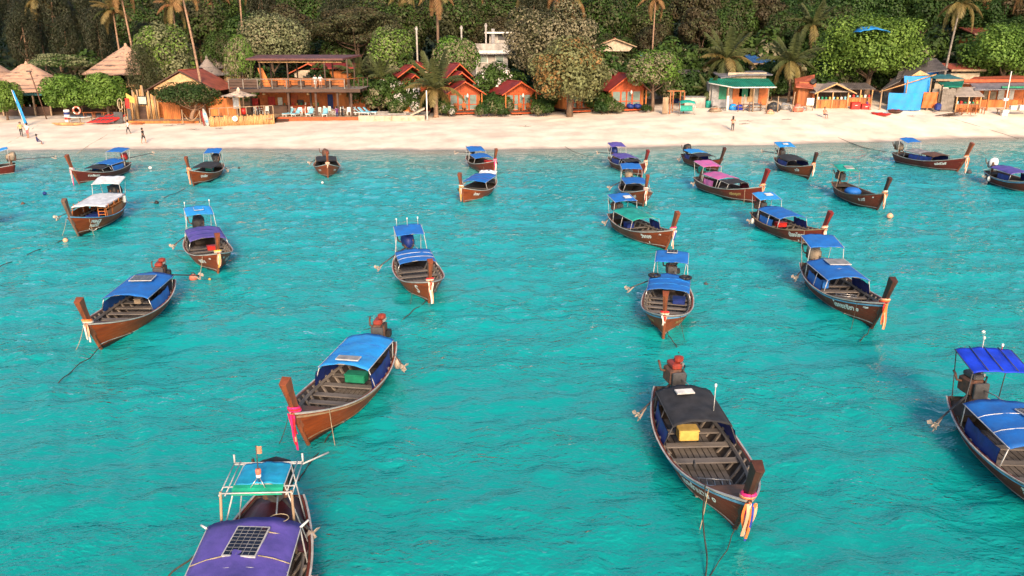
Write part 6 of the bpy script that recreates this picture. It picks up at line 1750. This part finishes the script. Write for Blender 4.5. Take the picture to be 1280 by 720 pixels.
# restaurant on the right
g = G('beach_restaurant', 'open beach restaurant with grey and orange roofs at the right edge', 'restaurant', 62.95, 106)
xa, xb = 58.82, 68.34
g.slab('front_roof', [(58.77, 104.5, 4.76), (xb, 104.5, 4.96), (xb, 108, 5.58), (59.89, 108, 5.48)], .12, M['greyroof'])
g.slab('upper_roof', [(58.94, 107.6, 5.50), (xb, 107.6, 5.80), (xb, 111, 6.27), (62.10, 111, 6.06)], .16, M['redroof2'])
g.box('roof_fascia', ((58.88 + xb) / 2, 107.5, 5.71), (xb - 58.88, .1, .35), M['fascia'])
g.box('green_awning', (64.29, 104.35, 5.07), (4.5, .3, .22), M['green'])
for px in (1216, 1232, 1256, 1276): g.post((px - 640) / 1000 * (104.8 * .9552 + 2.8), 104.9, g.z - .1, 4.75, M['wood'], .16)
g.box('back_wall', ((xa + xb) / 2, 109, g.z + 1.5), (xb - xa, .1, 3), M['orange']); g.box('counter', (63.01, 107.2, g.z + .55), (6, .6, 1.1), M['wood2'], bev=.03)
for px in (1232, 1240, 1250, 1262): g.box('wall_board', ((px - 640) / 1000 * (108.5 * .9552 + 2.6), 108.85, g.z + 1.4), (.8, .08, 1.0 + .3 * (px % 3)), M[('cream', 'wood', 'white', 'red')[px % 4]])
g = G('signal_pole', 'white pole with boxes in front of the right restaurant', 'pole', 61.83, 102.6)
g.tube('shaft', [(g.b.x, 102.6, g.z - .1), (g.b.x + .05, 102.6, 7.09)], .06, M['white']); g.box('meter_box', (g.b.x - .1, 102.5, g.z + 2.0), (.6, .2, .35), M['white'], bev=.03)
for i, (px, zz, h) in enumerate(((1255, 0, .35), (1256, .4, .35), (1265, .8, .5), (1276, .8, .6))):
    x = (px - 640) / 1000 * (102.2 * .9552 + 2.8)
    q = G('white_box', ('white foam box on the sand below the signal pole', 'white foam box stacked on the lowest one', 'white board leaning on the restaurant table', 'white freezer at the right edge of the restaurant')[i], 'box', x, 102.4, z=ground(x, 102.4) + zz)
    q.box('body', (x, 102.4, q.z + h / 2), (.75, .5, h), M['white'], bev=.03); q.box('lid', (x, 102.4, q.z + h + .02), (.79, .54, .04), M['white'], bev=.01)
g = G('long_table', 'long wooden table in front of the right restaurant', 'table', 62.88, 103)
g.box('top', (63.29, 102.9, g.z + .74), (4.2, .9, .08), M['palewood'])
for dx in (-1.9, 1.9):
    for dy in (-.35, .35): g.post(63.29 + dx, 102.9 + dy, g.z - .05, g.z + .7, M['palewood'], .09, 'leg')
# roofs behind
def roofhouse(label, pxa, pxb, Y, pe, pr, depth, m, wall='cream', name='village_house'):
    f = lambda px, y: (px - 640) / 1000 * (y * .9552 + 2)
    z_ = lambda py, y: 10.78 - y * math.tan(R(17.223) - math.atan((360 - py) / 1000))
    g = G(name, label, 'house', f((pxa + pxb) / 2, Y), Y)
    a, b_ = f(pxa, Y), f(pxb, Y)
    g.slab('roof', [(a, Y, z_(pe, Y)), (b_, Y, z_(pe, Y)), (b_, Y + depth, z_(pr, Y + depth)), (a, Y + depth, z_(pr, Y + depth))], .16, M[m])
    h = z_(pe, Y) - g.z
    g.box('wall', ((a + b_) / 2, Y + depth / 2 + .3, g.z + h / 2 - .3), (b_ - a - .7, depth - .8, max(.6, h - .3)), M[wall])
    g.box('eave_board', ((a + b_) / 2, Y - .06, z_(pe, Y) - .1), (b_ - a, .08, .26), M['palewood'])
    n = max(1, int((b_ - a) / 3))
    for i in range(n):
        x = a + (b_ - a) * (i + .5) / n
        w = g.box('window', (x, Y + .66, g.z + h * .5), (1.0, .1, .9), M['white']); g.box('pane', (x, Y + .6, g.z + h * .5), (.8, .06, .7), M['glass'], w)
    return g
roofhouse('house with teal sheet roof behind the grey board shed', 1167, 1204, 109, 99, 93, 4, 'tealroof')
roofhouse('house with pale orange roof beside the broad right tree', 1185, 1228, 113, 87, 79, 4, 'redroof2')
roofhouse('long house with grey sheet roof and blue wall behind the shelter', 1150, 1215, 120, 80, 72, 5, 'greyroof', 'blue')
roofhouse('house with blue tarpaulin wall under the palm with hanging fronds', 1148, 1212, 126, 70, 64, 4, 'whitetarp', 'royal')
roofhouse('orange house with brown roof high on the right', 1208, 1236, 134, 42, 34, 5, 'redroof2', 'orange')
roofhouse('house with blue sheet roof above the green roofed shack', 936, 968, 118, 79, 68, 4, 'blueroof')
roofhouse('house with grey roof between the two palms', 968, 1000, 120, 84, 77, 4, 'greyroof')
roofhouse('small red roofed house left of the kiosk palms', 885, 905, 122, 78, 72, 4, 'redroof2')
g = G('tarpaulin_patch', 'bright blue tarpaulin spread in the top of the wide tree', 'tarpaulin', 45.79, 107.5, z=11.55)
x0 = g.b.x
g.put('sheet', MB().sheet([[(x0 - 1.9 + 3.8 * i / 8, 105.8 + 2.4 * j / 4, g.z + .2 + .8 * math.sin(math.pi * i / 8) ** .7 * (.4 + .15 * j) + .05 * math.sin(i * 2 + j)) for j in range(5)] for i in range(9)], .03), M['ltblue'], None, True)
g.tube('tie_rope', [(x0 + 1.9, 106.2, g.z + .3), (x0 + 2.6, 107, g.z - .8)], .02, M['rope'])
# ---------------------------------------------------------------- things on the sand
def chair_proto():
    t = thing('patio_chair', 'white plastic patio chair on the restaurant terrace', 'chair', (0, 0, 0), 0, 'white chairs on the restaurant terrace')
    bx('seat', (0, 0, .44), (.46, .46, .05), M['white'], t, bev=.02); bx('backrest', (0, .24, .74), (.46, .05, .58), M['white'], t, rot=(-.15, 0, 0), bev=.02)
    for sx in (-1, 1):
        for sy in (-1, 1): bx('leg', (sx * .2, sy * .19, .21), (.055, .055, .42), M['white'], t, taper=.9)
        bx('armrest', (sx * .25, .02, .66), (.06, .44, .04), M['white'], t, bev=.01)
    return t
zt = ground(-27.09, 103) + .45
spots = [(364, 103.4), (369, 104.6), (376, 103.0), (380, 104.4), (388, 103.4), (393, 104.6), (399, 103.2), (404, 104.4), (409, 103.2), (414, 104.6), (419, 103.4), (427, 103.0), (432, 104.4), (437, 103.2), (442, 104.2), (320, 104.5), (327, 105.2), (334, 104.8)]
ch = chair_proto()
for i, (px, y) in enumerate(spots):
    c = ch if i == 0 else copy_tree(ch)
    c.location = ((px - 640) / 1000 * (y * .9552 + 2.8), y, zt); c.rotation_euler = (0, 0, (i * 1.7) % 6.28)
    if px < 340: c['label'] = 'white patio chair on the shaded left end of the restaurant floor'
def lounger_proto():
    t = thing('beach_lounger', 'sky blue cushioned lounger', 'lounger', (0, 0, 0), 0, 'sun loungers along the terrace edge')
    bx('frame', (0, 0, .25), (.62, 1.7, .08), M['white'], t, bev=.02); bx('cushion', (0, -.3, .34), (.6, 1.1, .1), M['cyan'], t, bev=.04)
    bx('backrest', (0, .5, .6), (.6, .9, .1), M['cyan'], t, rot=(.75, 0, 0), bev=.04)
    for sx in (-1, 1):
        for sy in (-.7, .6): bx('leg', (sx * .26, sy, .1), (.06, .06, .22), M['white'], t)
    return t
lg = lounger_proto()
for i, (px, y, lb) in enumerate(((361, 102.2, 'sky blue lounger at the left end of the terrace edge'), (371, 102.2, 'white-blue lounger second along the terrace edge'), (388, 102.2, 'sky blue lounger in the middle of the terrace edge'), (407, 102.2, 'sky blue lounger right of the middle on the terrace edge'))):
    c = lg if i == 0 else copy_tree(lg); c.location = ((px - 640) / 1000 * (y * .9552 + 2.8), y, zt); c.rotation_euler = (0, 0, -.5 + .2 * i); c['label'] = lb
for i, (px, y, lb) in enumerate(((456, 101.6, 'pale blue lounger on the pool terrace, left one'), (463, 102.0, 'pale blue lounger on the pool terrace, right one'), (451, 102.2, 'pale blue lounger at the corner where restaurant and pool meet'))):
    c = copy_tree(lg); c.location = ((px - 640) / 1000 * (y * .9552 + 2.8), y, ground(-18.02, 103) + .56); c.rotation_euler = (0, 0, 1.2 + .3 * i); c['label'] = lb

# kayaks
def hull_boat(name, label, cat, x, y, z, L_, w, h, m, rz, rx=0.0, group=None, m2=None, ry=0.0):
    t = thing(name, label, cat, (x, y, z), rz, group)
    t.rotation_euler = (rx, ry, rz)
    g_ = []
    n = 12
    vs = []; k = 8
    for i in range(n + 1):
        q = i / n; ww = w / 2 * max(.03, math.sin(math.pi * q) ** .6); zz = .12 * (2 * q - 1) ** 4
        for j in range(k):
            a = 2 * math.pi * j / k
            vs.append((L_ * (q - .5), ww * math.cos(a), h / 2 + zz + h / 2 * math.sin(a) * max(.15, math.sin(math.pi * q) ** .4)))
    fs = [(i * k + j, i * k + (j + 1) % k, (i + 1) * k + (j + 1) % k, (i + 1) * k + j) for i in range(n) for j in range(k)] + [tuple(range(k - 1, -1, -1)), tuple(n * k + j for j in range(k))]
    fix_normals(MB().add(vs, fs).build('shell', m, t, smooth=True))
    for s in (-.18, .2): bx('seat_well', (L_ * s, 0, h - .02), (L_ * .16, w * .5, .06), m2 or M['darkgrey'], t, bev=.02)
    return t
for i in range(5):
    x = -50.23 + i * .5
    hull_boat('kayak', ('red kayak lying lowest on the sand, left end of the row', 'red kayak second from the left of the row', 'red kayak in the middle of the row', 'red kayak second from the right of the row', 'red kayak at the right end of the row beside the grey board')[i], 'kayak', x, 99.0 + .05 * i, ground(x, 99) + .45, 3.0, .5, .3, M['red'], .75, .3, 'red kayaks', ry=-.3)
hull_boat('paddle_board', 'white paddle board propped on trestles by the small trees', 'paddleboard', -52.86, 99, ground(-52.86, 99) + .75, 3.6, .6, .1, M['white'], .02, m2=M['stripeblue'])
hull_boat('dugout_canoe', 'pale wooden canoe lying on the sand below the paddle board', 'canoe', -53.26, 97.6, ground(-53.26, 97.6), 4.0, .6, .4, M['bamboo'], .02, m2=M['palewood'])
hull_boat('small_dinghy', 'small red dinghy with white deck on the sand before the shelter', 'dinghy', 45.52, 100.6, ground(45.52, 100.6), 2.6, .85, .42, M['red'], -.9, m2=M['cyan'])
hull_boat('small_dinghy', 'dark brown dinghy lying beside the red one', 'dinghy', 48.00, 102.3, ground(48.00, 102.3), 1.8, .7, .5, M['prow_dark'], -.6, m2=M['red'])
t = hull_boat('surfboard', 'pale blue surfboard standing upright beside the bamboo fence', 'surfboard', -36.46, 97, ground(-36.46, 97) + 1.0, 2.2, .55, .08, M['stripewhite'], 0, m2=M['stripeblue']); t.rotation_euler = (R(90), R(80), R(8))
t = hull_boat('surfboard', 'narrow red board standing left of the pale surfboard', 'surfboard', -36.85, 97.1, ground(-36.85, 97) + .9, 2.0, .3, .08, M['prow_red'], 0, m2=M['prow_red']); t.rotation_euler = (R(90), R(84), 0)
g = G('grey_board', 'dark grey board leaning beside the red kayaks', 'board', -48.00, 99.2)
g.box('panel', (g.b.x, 99.3, g.z + .65), (1.1, .1, 1.5), M['darkgrey'], rot=(-.15, 0, 0), bev=.03); g.box('prop', (g.b.x, 99.7, g.z + .5), (.08, .6, .08), M['palewood'], rot=(.6, 0, 0))
g = G('paddle_rack', 'rack of paddles with red cloth and rope coils at the gateway', 'rack', -47.12, 99.6)
for k in range(6): g.tube('paddle', [(g.b.x - .8 + .3 * k, 99.6, g.z), (g.b.x - .7 + .3 * k, 99.7, g.z + 2.6 + .3 * (k % 2))], .05, M['bamboo' if k % 2 else 'palewood'])
g.box('red_cloth', (g.b.x + .4, 99.45, g.z + 2.4), (.45, .06, 1.2), M['red']); g.box('dark_cloth', (g.b.x + .45, 99.5, g.z + 1.1), (.4, .08, 1.3), M['darkgrey'])
g.put('rope_coil', MB().tube([(g.b.x - .5 + .3 * math.cos(a * .5), 99.45, g.z + 2.3 + .65 * math.sin(a * .5)) for a in range(13)], .06, 6), M['palerope'], None, True)
g.slab('yellow_sheet', [(g.b.x + .3, 99.6, g.z + 3.6), (g.b.x + 1.3, 99.6, g.z + 3.0), (g.b.x + 1.2, 99.6, g.z + 2.4), (g.b.x + .3, 99.6, g.z + 2.6)], .05, M['yellow'], None, (0, -1, 0))
g = G('banner', 'tall blue feather banner slanting on the sand at left', 'banner', -58.47, 97.5)
a, b_ = Vector((-58.47, 97.5, g.z - .1)), Vector((-59.33, 97.5, 5.17))
g.tube('pole', [a, b_], .035, M['white'])
g.put('cloth', MB().sheet([[tuple(a.lerp(b_, .08 + .9 * i / 8) + Vector((w * (.45 - .2 * (i / 8)), .05 * math.sin(i + w * 3), 0))) for w in (0, .5, 1)] for i in range(9)], .02), M['ltblue'], None, True)
g = G('lifebuoy', 'orange lifebuoy hanging on the small green tree', 'lifebuoy', -54.10, 101.5, z=ground(-54.10, 101.5) + .9)
g.put('ring', MB().tube([(g.b.x + .42 * math.cos(k * math.pi / 8), 101.5, g.z + .45 + .42 * math.sin(k * math.pi / 8)) for k in range(17)], .11, 8), M['buoy'], None, True)
for k in range(4): a_ = k * math.pi / 2 + .8; g.box('band', (g.b.x + .42 * math.cos(a_), 101.5, g.z + .45 + .42 * math.sin(a_)), (.1, .26, .24), M['white'], rot=(0, -a_, 0))
g = G('lamp_post', 'thin dark lamp post in front of the thatched hut', 'lamp post', -60.02, 104)
g.tube('shaft', [(g.b.x + .6, 104, g.z - .1), (-60.53, 104, 6.94)], .07, M['iron']); g.box('lamp_head', (-60.53, 103.8, 7.04), (.6, .3, .14), M['darkgrey'], bev=.03)
g = G('boat_trestle', 'driftwood trestles and planks on the sand by the small trees', 'trestle', -52.79, 99.6)
for dx in (-1.4, 0, 1.4): g.post(g.b.x + dx, 99.5, g.z - .05, g.z + .74, M['palewood'], .1, 'leg')
g.box('plank', (g.b.x, 99.5, g.z + .79 - .06), (3.6, .3, .06), M['palewood'])
g = G('painted_drum', 'red white and blue painted drum under the small green tree', 'drum', -55.12, 101)
for k, m_ in enumerate(('white', 'red', 'white', 'navy', 'white')): g.put('band', MB().lathe([(.32, 0), (.34, .02), (.34, .27), (.32, .29)], (g.b.x, 101, g.z + .3 * k), 12), M[m_], None, True)
def bar_set(label, px, Y):
    x = (px - 640) / 1000 * (Y * .9552 + 2.8); g = G('dining_table', label, 'table', x, Y)
    g.box('top', (x, Y, g.z + .74), (1.3, .8, .06), M['wood'])
    for sx in (-.55, .55):
        for sy in (-.3, .3): g.post(x + sx, Y + sy, g.z - .02, g.z + .72, M['wood'], .07, 'leg')
for i, (px, Y, lb) in enumerate(((112, 104.8, 'dark wooden table in the shade behind the kayaks, left one'), (124, 105.4, 'dark wooden table in the shade behind the kayaks, middle one'), (137, 104.9, 'dark wooden table in the shade behind the kayaks, right one'), (1205, 102.6, 'wooden picnic table before the shingled stall, left one'), (1222, 103, 'wooden picnic table before the shingled stall, right one'))): bar_set(lb, px, Y)

# driftwood, rocks and litter on the sand
rr = random.Random(12)
for i in range(13):
    px = rr.choice((rr.uniform(150, 260), rr.uniform(560, 780), rr.uniform(930, 1010), rr.uniform(1060, 1220), rr.uniform(20, 1260))); Y = rr.uniform(94, 102)
    x = (px - 640) / 1000 * (Y * .9552 + 2.8); a = rr.uniform(-.5, .5); l = rr.uniform(.3, 1.1)
    t = thing('driftwood_stick', 'weathered stick of driftwood lying on the dry sand', 'driftwood', (x, Y, ground(x, Y) + .03), a, 'driftwood on the dry sand')
    tb('stem', [(-l, 0, 0), (-l * .2, .06, .05), (l * .5, -.03, .03), (l, .05, .06)], [.03, .04, .03, .015], M['greywood'], t); tb('twig', [(l * .1, 0, .04), (l * .45, .25, .14)], [.03, .01], M['greywood'], t)
g = G('branch_heap', 'heap of branches on the sand before the grey board shed', 'heap', 53.95, 101.6)
for k in range(9): g.tube('branch', [(g.b.x + rr.uniform(-1.4, .4), 101.6 + rr.uniform(-.3, .3), g.z + .05), (g.b.x + rr.uniform(0, 2.2), 101.3 + rr.uniform(-.4, .3), g.z + rr.uniform(.1, .5))], .05, M['darkwood'])

# ropes over the sand and in the water
def rope(label, pts, r=.03, m='rope', name='mooring_rope'):
    o = MB().tube(pts, r * .6, 5).build(name, M[m], None, True)
    c = sum((Vector(p) for p in pts), Vector()) / len(pts)
    o.data.transform(Matrix.Translation(-c)); o.location = c
    return tag(o, label, 'rope', 'mooring ropes')
def wet(p0, p1, n=14, seed=0, dz=.03):
    p1 = (p1[0], p1[1], p1[2] - .06)
    r = random.Random(seed); out = []
    for i in range(n + 1):
        q = i / n
        out.append((p0[0] + (p1[0] - p0[0]) * q + .035 * math.sin(q * 9 + seed), p0[1] + (p1[1] - p0[1]) * q, p0[2] + (p1[2] - p0[2]) * q + (.035 * math.sin(q * 17 + seed) if abs(p1[2]) < .2 else 0) - (.6 * q * (1 - q) if p0[2] > .6 else 0)))
    return out
rope('black mooring rope running from the purple roofed boat to the lower left', wet((-6.29, 14.35, 0.90), (-7.77, 13.26, 0.03), 12, 1), .035)
rope('weed-grown mooring rope hanging from the bow of the black roofed boat', wet((4.42, 16.25, 1.00), (4.01, 13.88, 0.02), 16, 2), .03)
rope('thin line from the ribboned bow of the black roofed boat', wet((5.23, 15.81, 0.40), (4.09, 14.14, 0.02), 10, 3), .018)
rope('mooring rope from the pink ribboned boat down to the water', wet((-5.11, 20.78, 0.10), (-5.49, 18.11, 0.02), 14, 4), .035)
rope('mooring rope trailing in front of the salmon buoy boat', wet((-14.98, 27.50, 0.10), (-14.99, 24.20, 0.03), 14, 5), .03)
rope('mooring rope under the bow of the middle blue canopy boat', wet((-3.62, 32.82, 0.10), (-4.51, 30.36, 0.02), 10, 6), .03)
rope('long rope floating to the left of the wooden cabin boat', wet((-25.19, 44.10, 0.05), (-25.62, 37.30, 0.03), 20, 7), .035)
rope('rope drooping from the boat with orange peach ribbon', wet((-24.70, 59.91, 0.05), (-24.95, 52.25, 0.03), 16, 8), .03)
rope('rope from the bow-on boat with tyres', wet((5.89, 28.49, 0.20), (6.07, 26.91, 0.02), 10, 9), .03)
rope('rope floating right of the dark boat with red ribbon', wet((14.06, 29.39, 0.10), (13.02, 28.01, 0.03), 10, 10), .03)
rope('long mooring rope lying across the sand at the right', [(53.31, 103.60, 2.05), (54.41, 100.70, 1.53), (55.93, 97.90, 0.93), (57.47, 95.40, 0.35), (58.25, 91.60, -0.14)], .035)
rope('dark rope running down the sand into the water above the teal canopy boat', [(36.69, 90.90, 0.30), (37.22, 89.00, -0.00), (36.69, 84.37, 0.06), (37.62, 80.84, 0.03)], .05)
rope('thin rope across the sand at the left edge', [(-57.42, 98.50, 0.97), (-55.06, 91.35, 0.61), (-53.77, 85.80, 0.22)], .03, 'palerope')
rope('thin rope crossing the sand beside the grey board', [(-46.80, 96.95, 0.93), (-45.28, 89.40, 0.48), (-44.78, 85.50, 0.17), (-43.04, 79.50, 0.05)], .03, 'palerope')
rope('thin rope from the beach to the boats in the centre right', [(5.55, 84.80, 0.09), (6.14, 81.21, 0.06), (7.32, 77.31, 0.04)], .03)

# buoys
def buoy(label, px, py, r_, m, ring=True):
    x, y, _ = (0, 0, 0)
    return label
def place_buoy(label, p, r_, m):
    r_ *= .78
    t = thing('mooring_buoy', label, 'buoy', (p[0], p[1], 0), 0, 'mooring buoys')
    MB().lathe([(.02, -r_ * .8), (r_ * .7, -r_ * .6), (r_, 0), (r_ * .9, r_ * .45), (r_ * .5, r_ * .85), (r_ * .15, r_ * .98), (.02, r_)], (0, 0, r_ * .45), 14).build('float', M[m], t, smooth=True)
    MB().tube([(.35 * r_ * math.cos(k * math.pi / 5), 0, r_ * 1.5 + .35 * r_ * math.sin(k * math.pi / 5)) for k in range(11)], .08 * r_, 5).build('ring', M['rope'], t, smooth=True)
for lb, p, r_, m_ in (('salmon pink buoy floating between two left boats', (-14.97, 36.05, 0.00), .26, 'buoy'), ('white buoy right of the maroon upper left boat', (-31.69, 70.05, 0.00), .2, 'white'), ('black buoy in the open water right of the cabin boat', (-24.45, 54.30, 0.00), .2, 'black'),
    ('white buoy under the bow of the cabin boat', (-24.99, 43.55, 0.00), .18, 'rpeach'), ('peach buoy below the teal canopy boat', (24.00, 49.89, 0.00), .26, 'rpeach'), ('dark float right of the bow-on boat with tyres', (8.90, 35.15, 0.00), .14, 'darkgrey'),
    ('small reddish float in the water near the left edge', (-33.48, 54.02, 0.00), .16, 'iron'), ('small dark blue float left of the cabin boat', (-34.15, 57.88, 0.00), .18, 'navy'), ('dark float near the bow of the maroon right boat', (38.59, 67.42, 0.00), .28, 'darkgrey'), ('small white float far right by the royal blue canopy', (18.16, 28.94, 0.00), .09, 'white'),
    ('dark float between the upper left boats', (-23.91, 70.05, 0.00), .14, 'black'), ('white float in front of the orange bow-on boat', (-14.94, 62.67, 0.00), .13, 'white'), ('small pale float beside the salmon buoy', (-14.22, 36.05, 0.00), .09, 'yellow')):
    place_buoy(lb, p, r_, m_)

# ---------------------------------------------------------------- people
def person(label, loc, rz, shirt, pants, pose='stand', h=1.66, hairlen=.1, skirt=False, bare=False):
    t = thing('person', label, 'person', loc, rz, 'people on the beach')
    k = h / 1.7
    if pose == 'sit':
        J = {'pel': (0, 0, .48), 'ch': (0, .04, .86), 'nk': (0, .03, 1.06), 'hd': (0, -.02, 1.22), 'ht': (0, -.02, 1.33), 'sl': (-.19, .03, .98), 'el': (-.26, -.05, .74), 'wl': (-.2, -.26, .62), 'sr': (.19, .03, .98), 'er': (.26, -.05, .74), 'wr': (.2, -.26, .62),
             'hl': (-.1, 0, .46), 'kl': (-.14, -.42, .46), 'al': (-.14, -.44, .06), 'fl': (-.14, -.6, .04), 'hr': (.1, 0, .46), 'kr': (.14, -.42, .46), 'ar': (.14, -.44, .06), 'fr': (.14, -.6, .04)}
    else:
        st = .14 if pose == 'walk' else .02
        J = {'pel': (0, 0, .92), 'ch': (0, .0, 1.22), 'nk': (0, 0, 1.44), 'hd': (0, -.02, 1.56), 'ht': (0, -.02, 1.66), 'sl': (-.19, 0, 1.37), 'el': (-.26, .03 - st, 1.1), 'wl': (-.25, -.08 - st, .86), 'sr': (.19, 0, 1.37), 'er': (.26, .03 + st, 1.1), 'wr': (.25, -.06 + st, .86),
             'hl': (-.1, 0, .88), 'kl': (-.11, -.03 + st, .48), 'al': (-.11, .02 + st * 1.6, .08), 'fl': (-.11, -.14 + st * 1.6, .035), 'hr': (.1, 0, .88), 'kr': (.11, -.03 - st, .48), 'ar': (.11, .02 - st * 1.3, .08), 'fr': (.11, -.14 - st * 1.3, .035)}
        if pose == 'hold': J['wl'] = (-.1, -.26, 1.22); J['wr'] = (.1, -.26, 1.22); J['el'] = (-.27, -.08, 1.12); J['er'] = (.27, -.08, 1.12)
    rad = {'pel': .15, 'ch': .155, 'nk': .06, 'hd': .1, 'ht': .085, 'sl': .07, 'el': .045, 'wl': .035, 'sr': .07, 'er': .045, 'wr': .035, 'hl': .1, 'kl': .06, 'al': .042, 'fl': .04, 'hr': .1, 'kr': .06, 'ar': .042, 'fr': .04}
    ks = list(J); E_ = [('pel', 'ch'), ('ch', 'nk'), ('nk', 'hd'), ('hd', 'ht'), ('ch', 'sl'), ('sl', 'el'), ('el', 'wl'), ('ch', 'sr'), ('sr', 'er'), ('er', 'wr'), ('pel', 'hl'), ('hl', 'kl'), ('kl', 'al'), ('al', 'fl'), ('pel', 'hr'), ('hr', 'kr'), ('kr', 'ar'), ('ar', 'fr')]
    me = bpy.data.meshes.new('body'); me.from_pydata([Vector(J[q]) * k for q in ks], [(ks.index(a), ks.index(b_)) for a, b_ in E_], [])
    o = bpy.data.objects.new('body', me); COL.objects.link(o)
    sk = o.modifiers.new('skin', 'SKIN'); sb = o.modifiers.new('smooth', 'SUBSURF'); sb.levels = 1; sb.render_levels = 1
    for i, q in enumerate(ks):
        me.skin_vertices[0].data[i].radius = (rad[q] * k, rad[q] * k * (.75 if q in ('ch', 'pel') else 1))
        me.skin_vertices[0].data[i].use_root = (q == 'pel')
    dg = bpy.context.evaluated_depsgraph_get(); dg.update()
    nm = bpy.data.meshes.new_from_object(o.evaluated_get(dg)); bpy.data.objects.remove(o)
    for m in (M['skin'], shirt, pants, M['hair']): nm.materials.append(m)
    zp, zn = J['pel'][2] * k, J['nk'][2] * k
    for p in nm.polygons:
        c = p.center; p.use_smooth = True
        if c.z > zn - .02: p.material_index = 0
        elif c.z > zp - .0 and abs(c.x) < .3 * k and not (pose != 'sit' and abs(c.x) > .22 * k and c.z < 1.15 * k): p.material_index = 0 if bare else 1
        elif pose == 'sit' and c.z > .38 * k or (pose != 'sit' and c.z > (.52 if skirt else .12) * k and abs(c.x) < .22 * k): p.material_index = 2
        else: p.material_index = 0
    nm.name = 'body'
    link('body', nm, t)
    hc = Vector(J['hd']) * k + Vector((0, .02, .03)); mb = MB()
    mb.lathe([(.1 * k, -.02 - hairlen), (.115 * k, 0), (.112 * k, .05), (.075 * k, .11), (.02, .125)], hc + Vector((0, .025, 0)), 10); mb.build('hair', M['hair'], t, smooth=True)
    return t
M['blk'] = mat('black_cloth', (.02, .02, .022), .8, .2); M['wht'] = mat('white_cloth', (.72, .7, .68), .8, .1); M['pnk'] = mat('pink_cloth', (.6, .14, .16), .8, .1); M['yel'] = mat('yellow_cloth', (.5, .46, .2), .8, .1); M['prp'] = mat('purple_cloth', (.12, .03, .14), .8, .1); M['pch'] = mat('peach_cloth', (.62, .3, .2), .8, .1); M['blu'] = mat('navy_cloth', (.02, .03, .12), .8, .1)
person('person with long black hair and peach top standing alone on the sand', (25.08, 92.25, 0.87), 2.6, M['pch'], M['blk'], 'hold', 1.68, .32)
person('person in yellow top and dark trousers strolling below the blue banner', (-54.43, 89.85, 0.52), .4, M['yel'], M['blk'], 'walk', 1.62)
person('person in pale top and pink shorts beside the one in yellow', (-53.29, 89.10, 0.47), -.3, M['wht'], M['pnk'], 'stand', 1.64, .12, True)
person('person in black T-shirt walking on the sand below the wooden steps', (-39.34, 86.25, 0.21), 1.5, M['blk'], M['blk'], 'walk', 1.66, .1, True)
person('person in dark purple clothes sitting low at the waterline', (-50.13, 85.30, 0.20), 2.0, M['blu'], M['blu'], 'sit', 1.4)
person('person in purple top standing before the restaurant plinth', (-21.91, 102.05, 1.25), 3.0, M['prp'], M['blu'], 'stand', 1.66)
person('person in black standing next to the one in purple', (-21.20, 102.00, 1.26), 2.4, M['blk'], M['blk'], 'stand', 1.62, .2)
person('person in black and white crouched at the gateway steps', (-43.26, 91.40, 0.61), -1.2, M['wht'], M['blk'], 'walk', 1.6)
person('bare-chested person in navy shorts sitting before the thatched stall', (37.91, 98.95, 1.73), .3, M['skin'], M['blu'], 'sit', 1.65, .08, bare=True)
person('person in purple seated in the shade beside the red cooler boxes', (45.01, 103.75, 2.34), .8, M['prp'], M['pnk'], 'sit', 1.65)
zdk = 5.00
person('person in white dress on the upper deck, left of a pair', (-24.57, 103.0, zdk), 0, M['wht'], M['wht'], 'stand', 1.68, .25, True)
person('person in pale clothes on the upper deck, right of a pair', (-23.91, 103.0, zdk), .5, M['wht'], M['pch'], 'stand', 1.7, .2, True)

# alike shrubs that stand side by side are told apart by their order
lab = {}
for o in list(COL.objects):
    if o.parent is None and o.get('category') == 'shrub': lab.setdefault(o['label'], []).append(o)
for l, os_ in lab.items():
    if len(os_) in (2, 3):
        for o, w in zip(sorted(os_, key=lambda q: q.location.x / q.location.y), ('left', 'right') if len(os_) == 2 else ('left', 'middle', 'right')): o['label'] = l + ', ' + w + ' one'
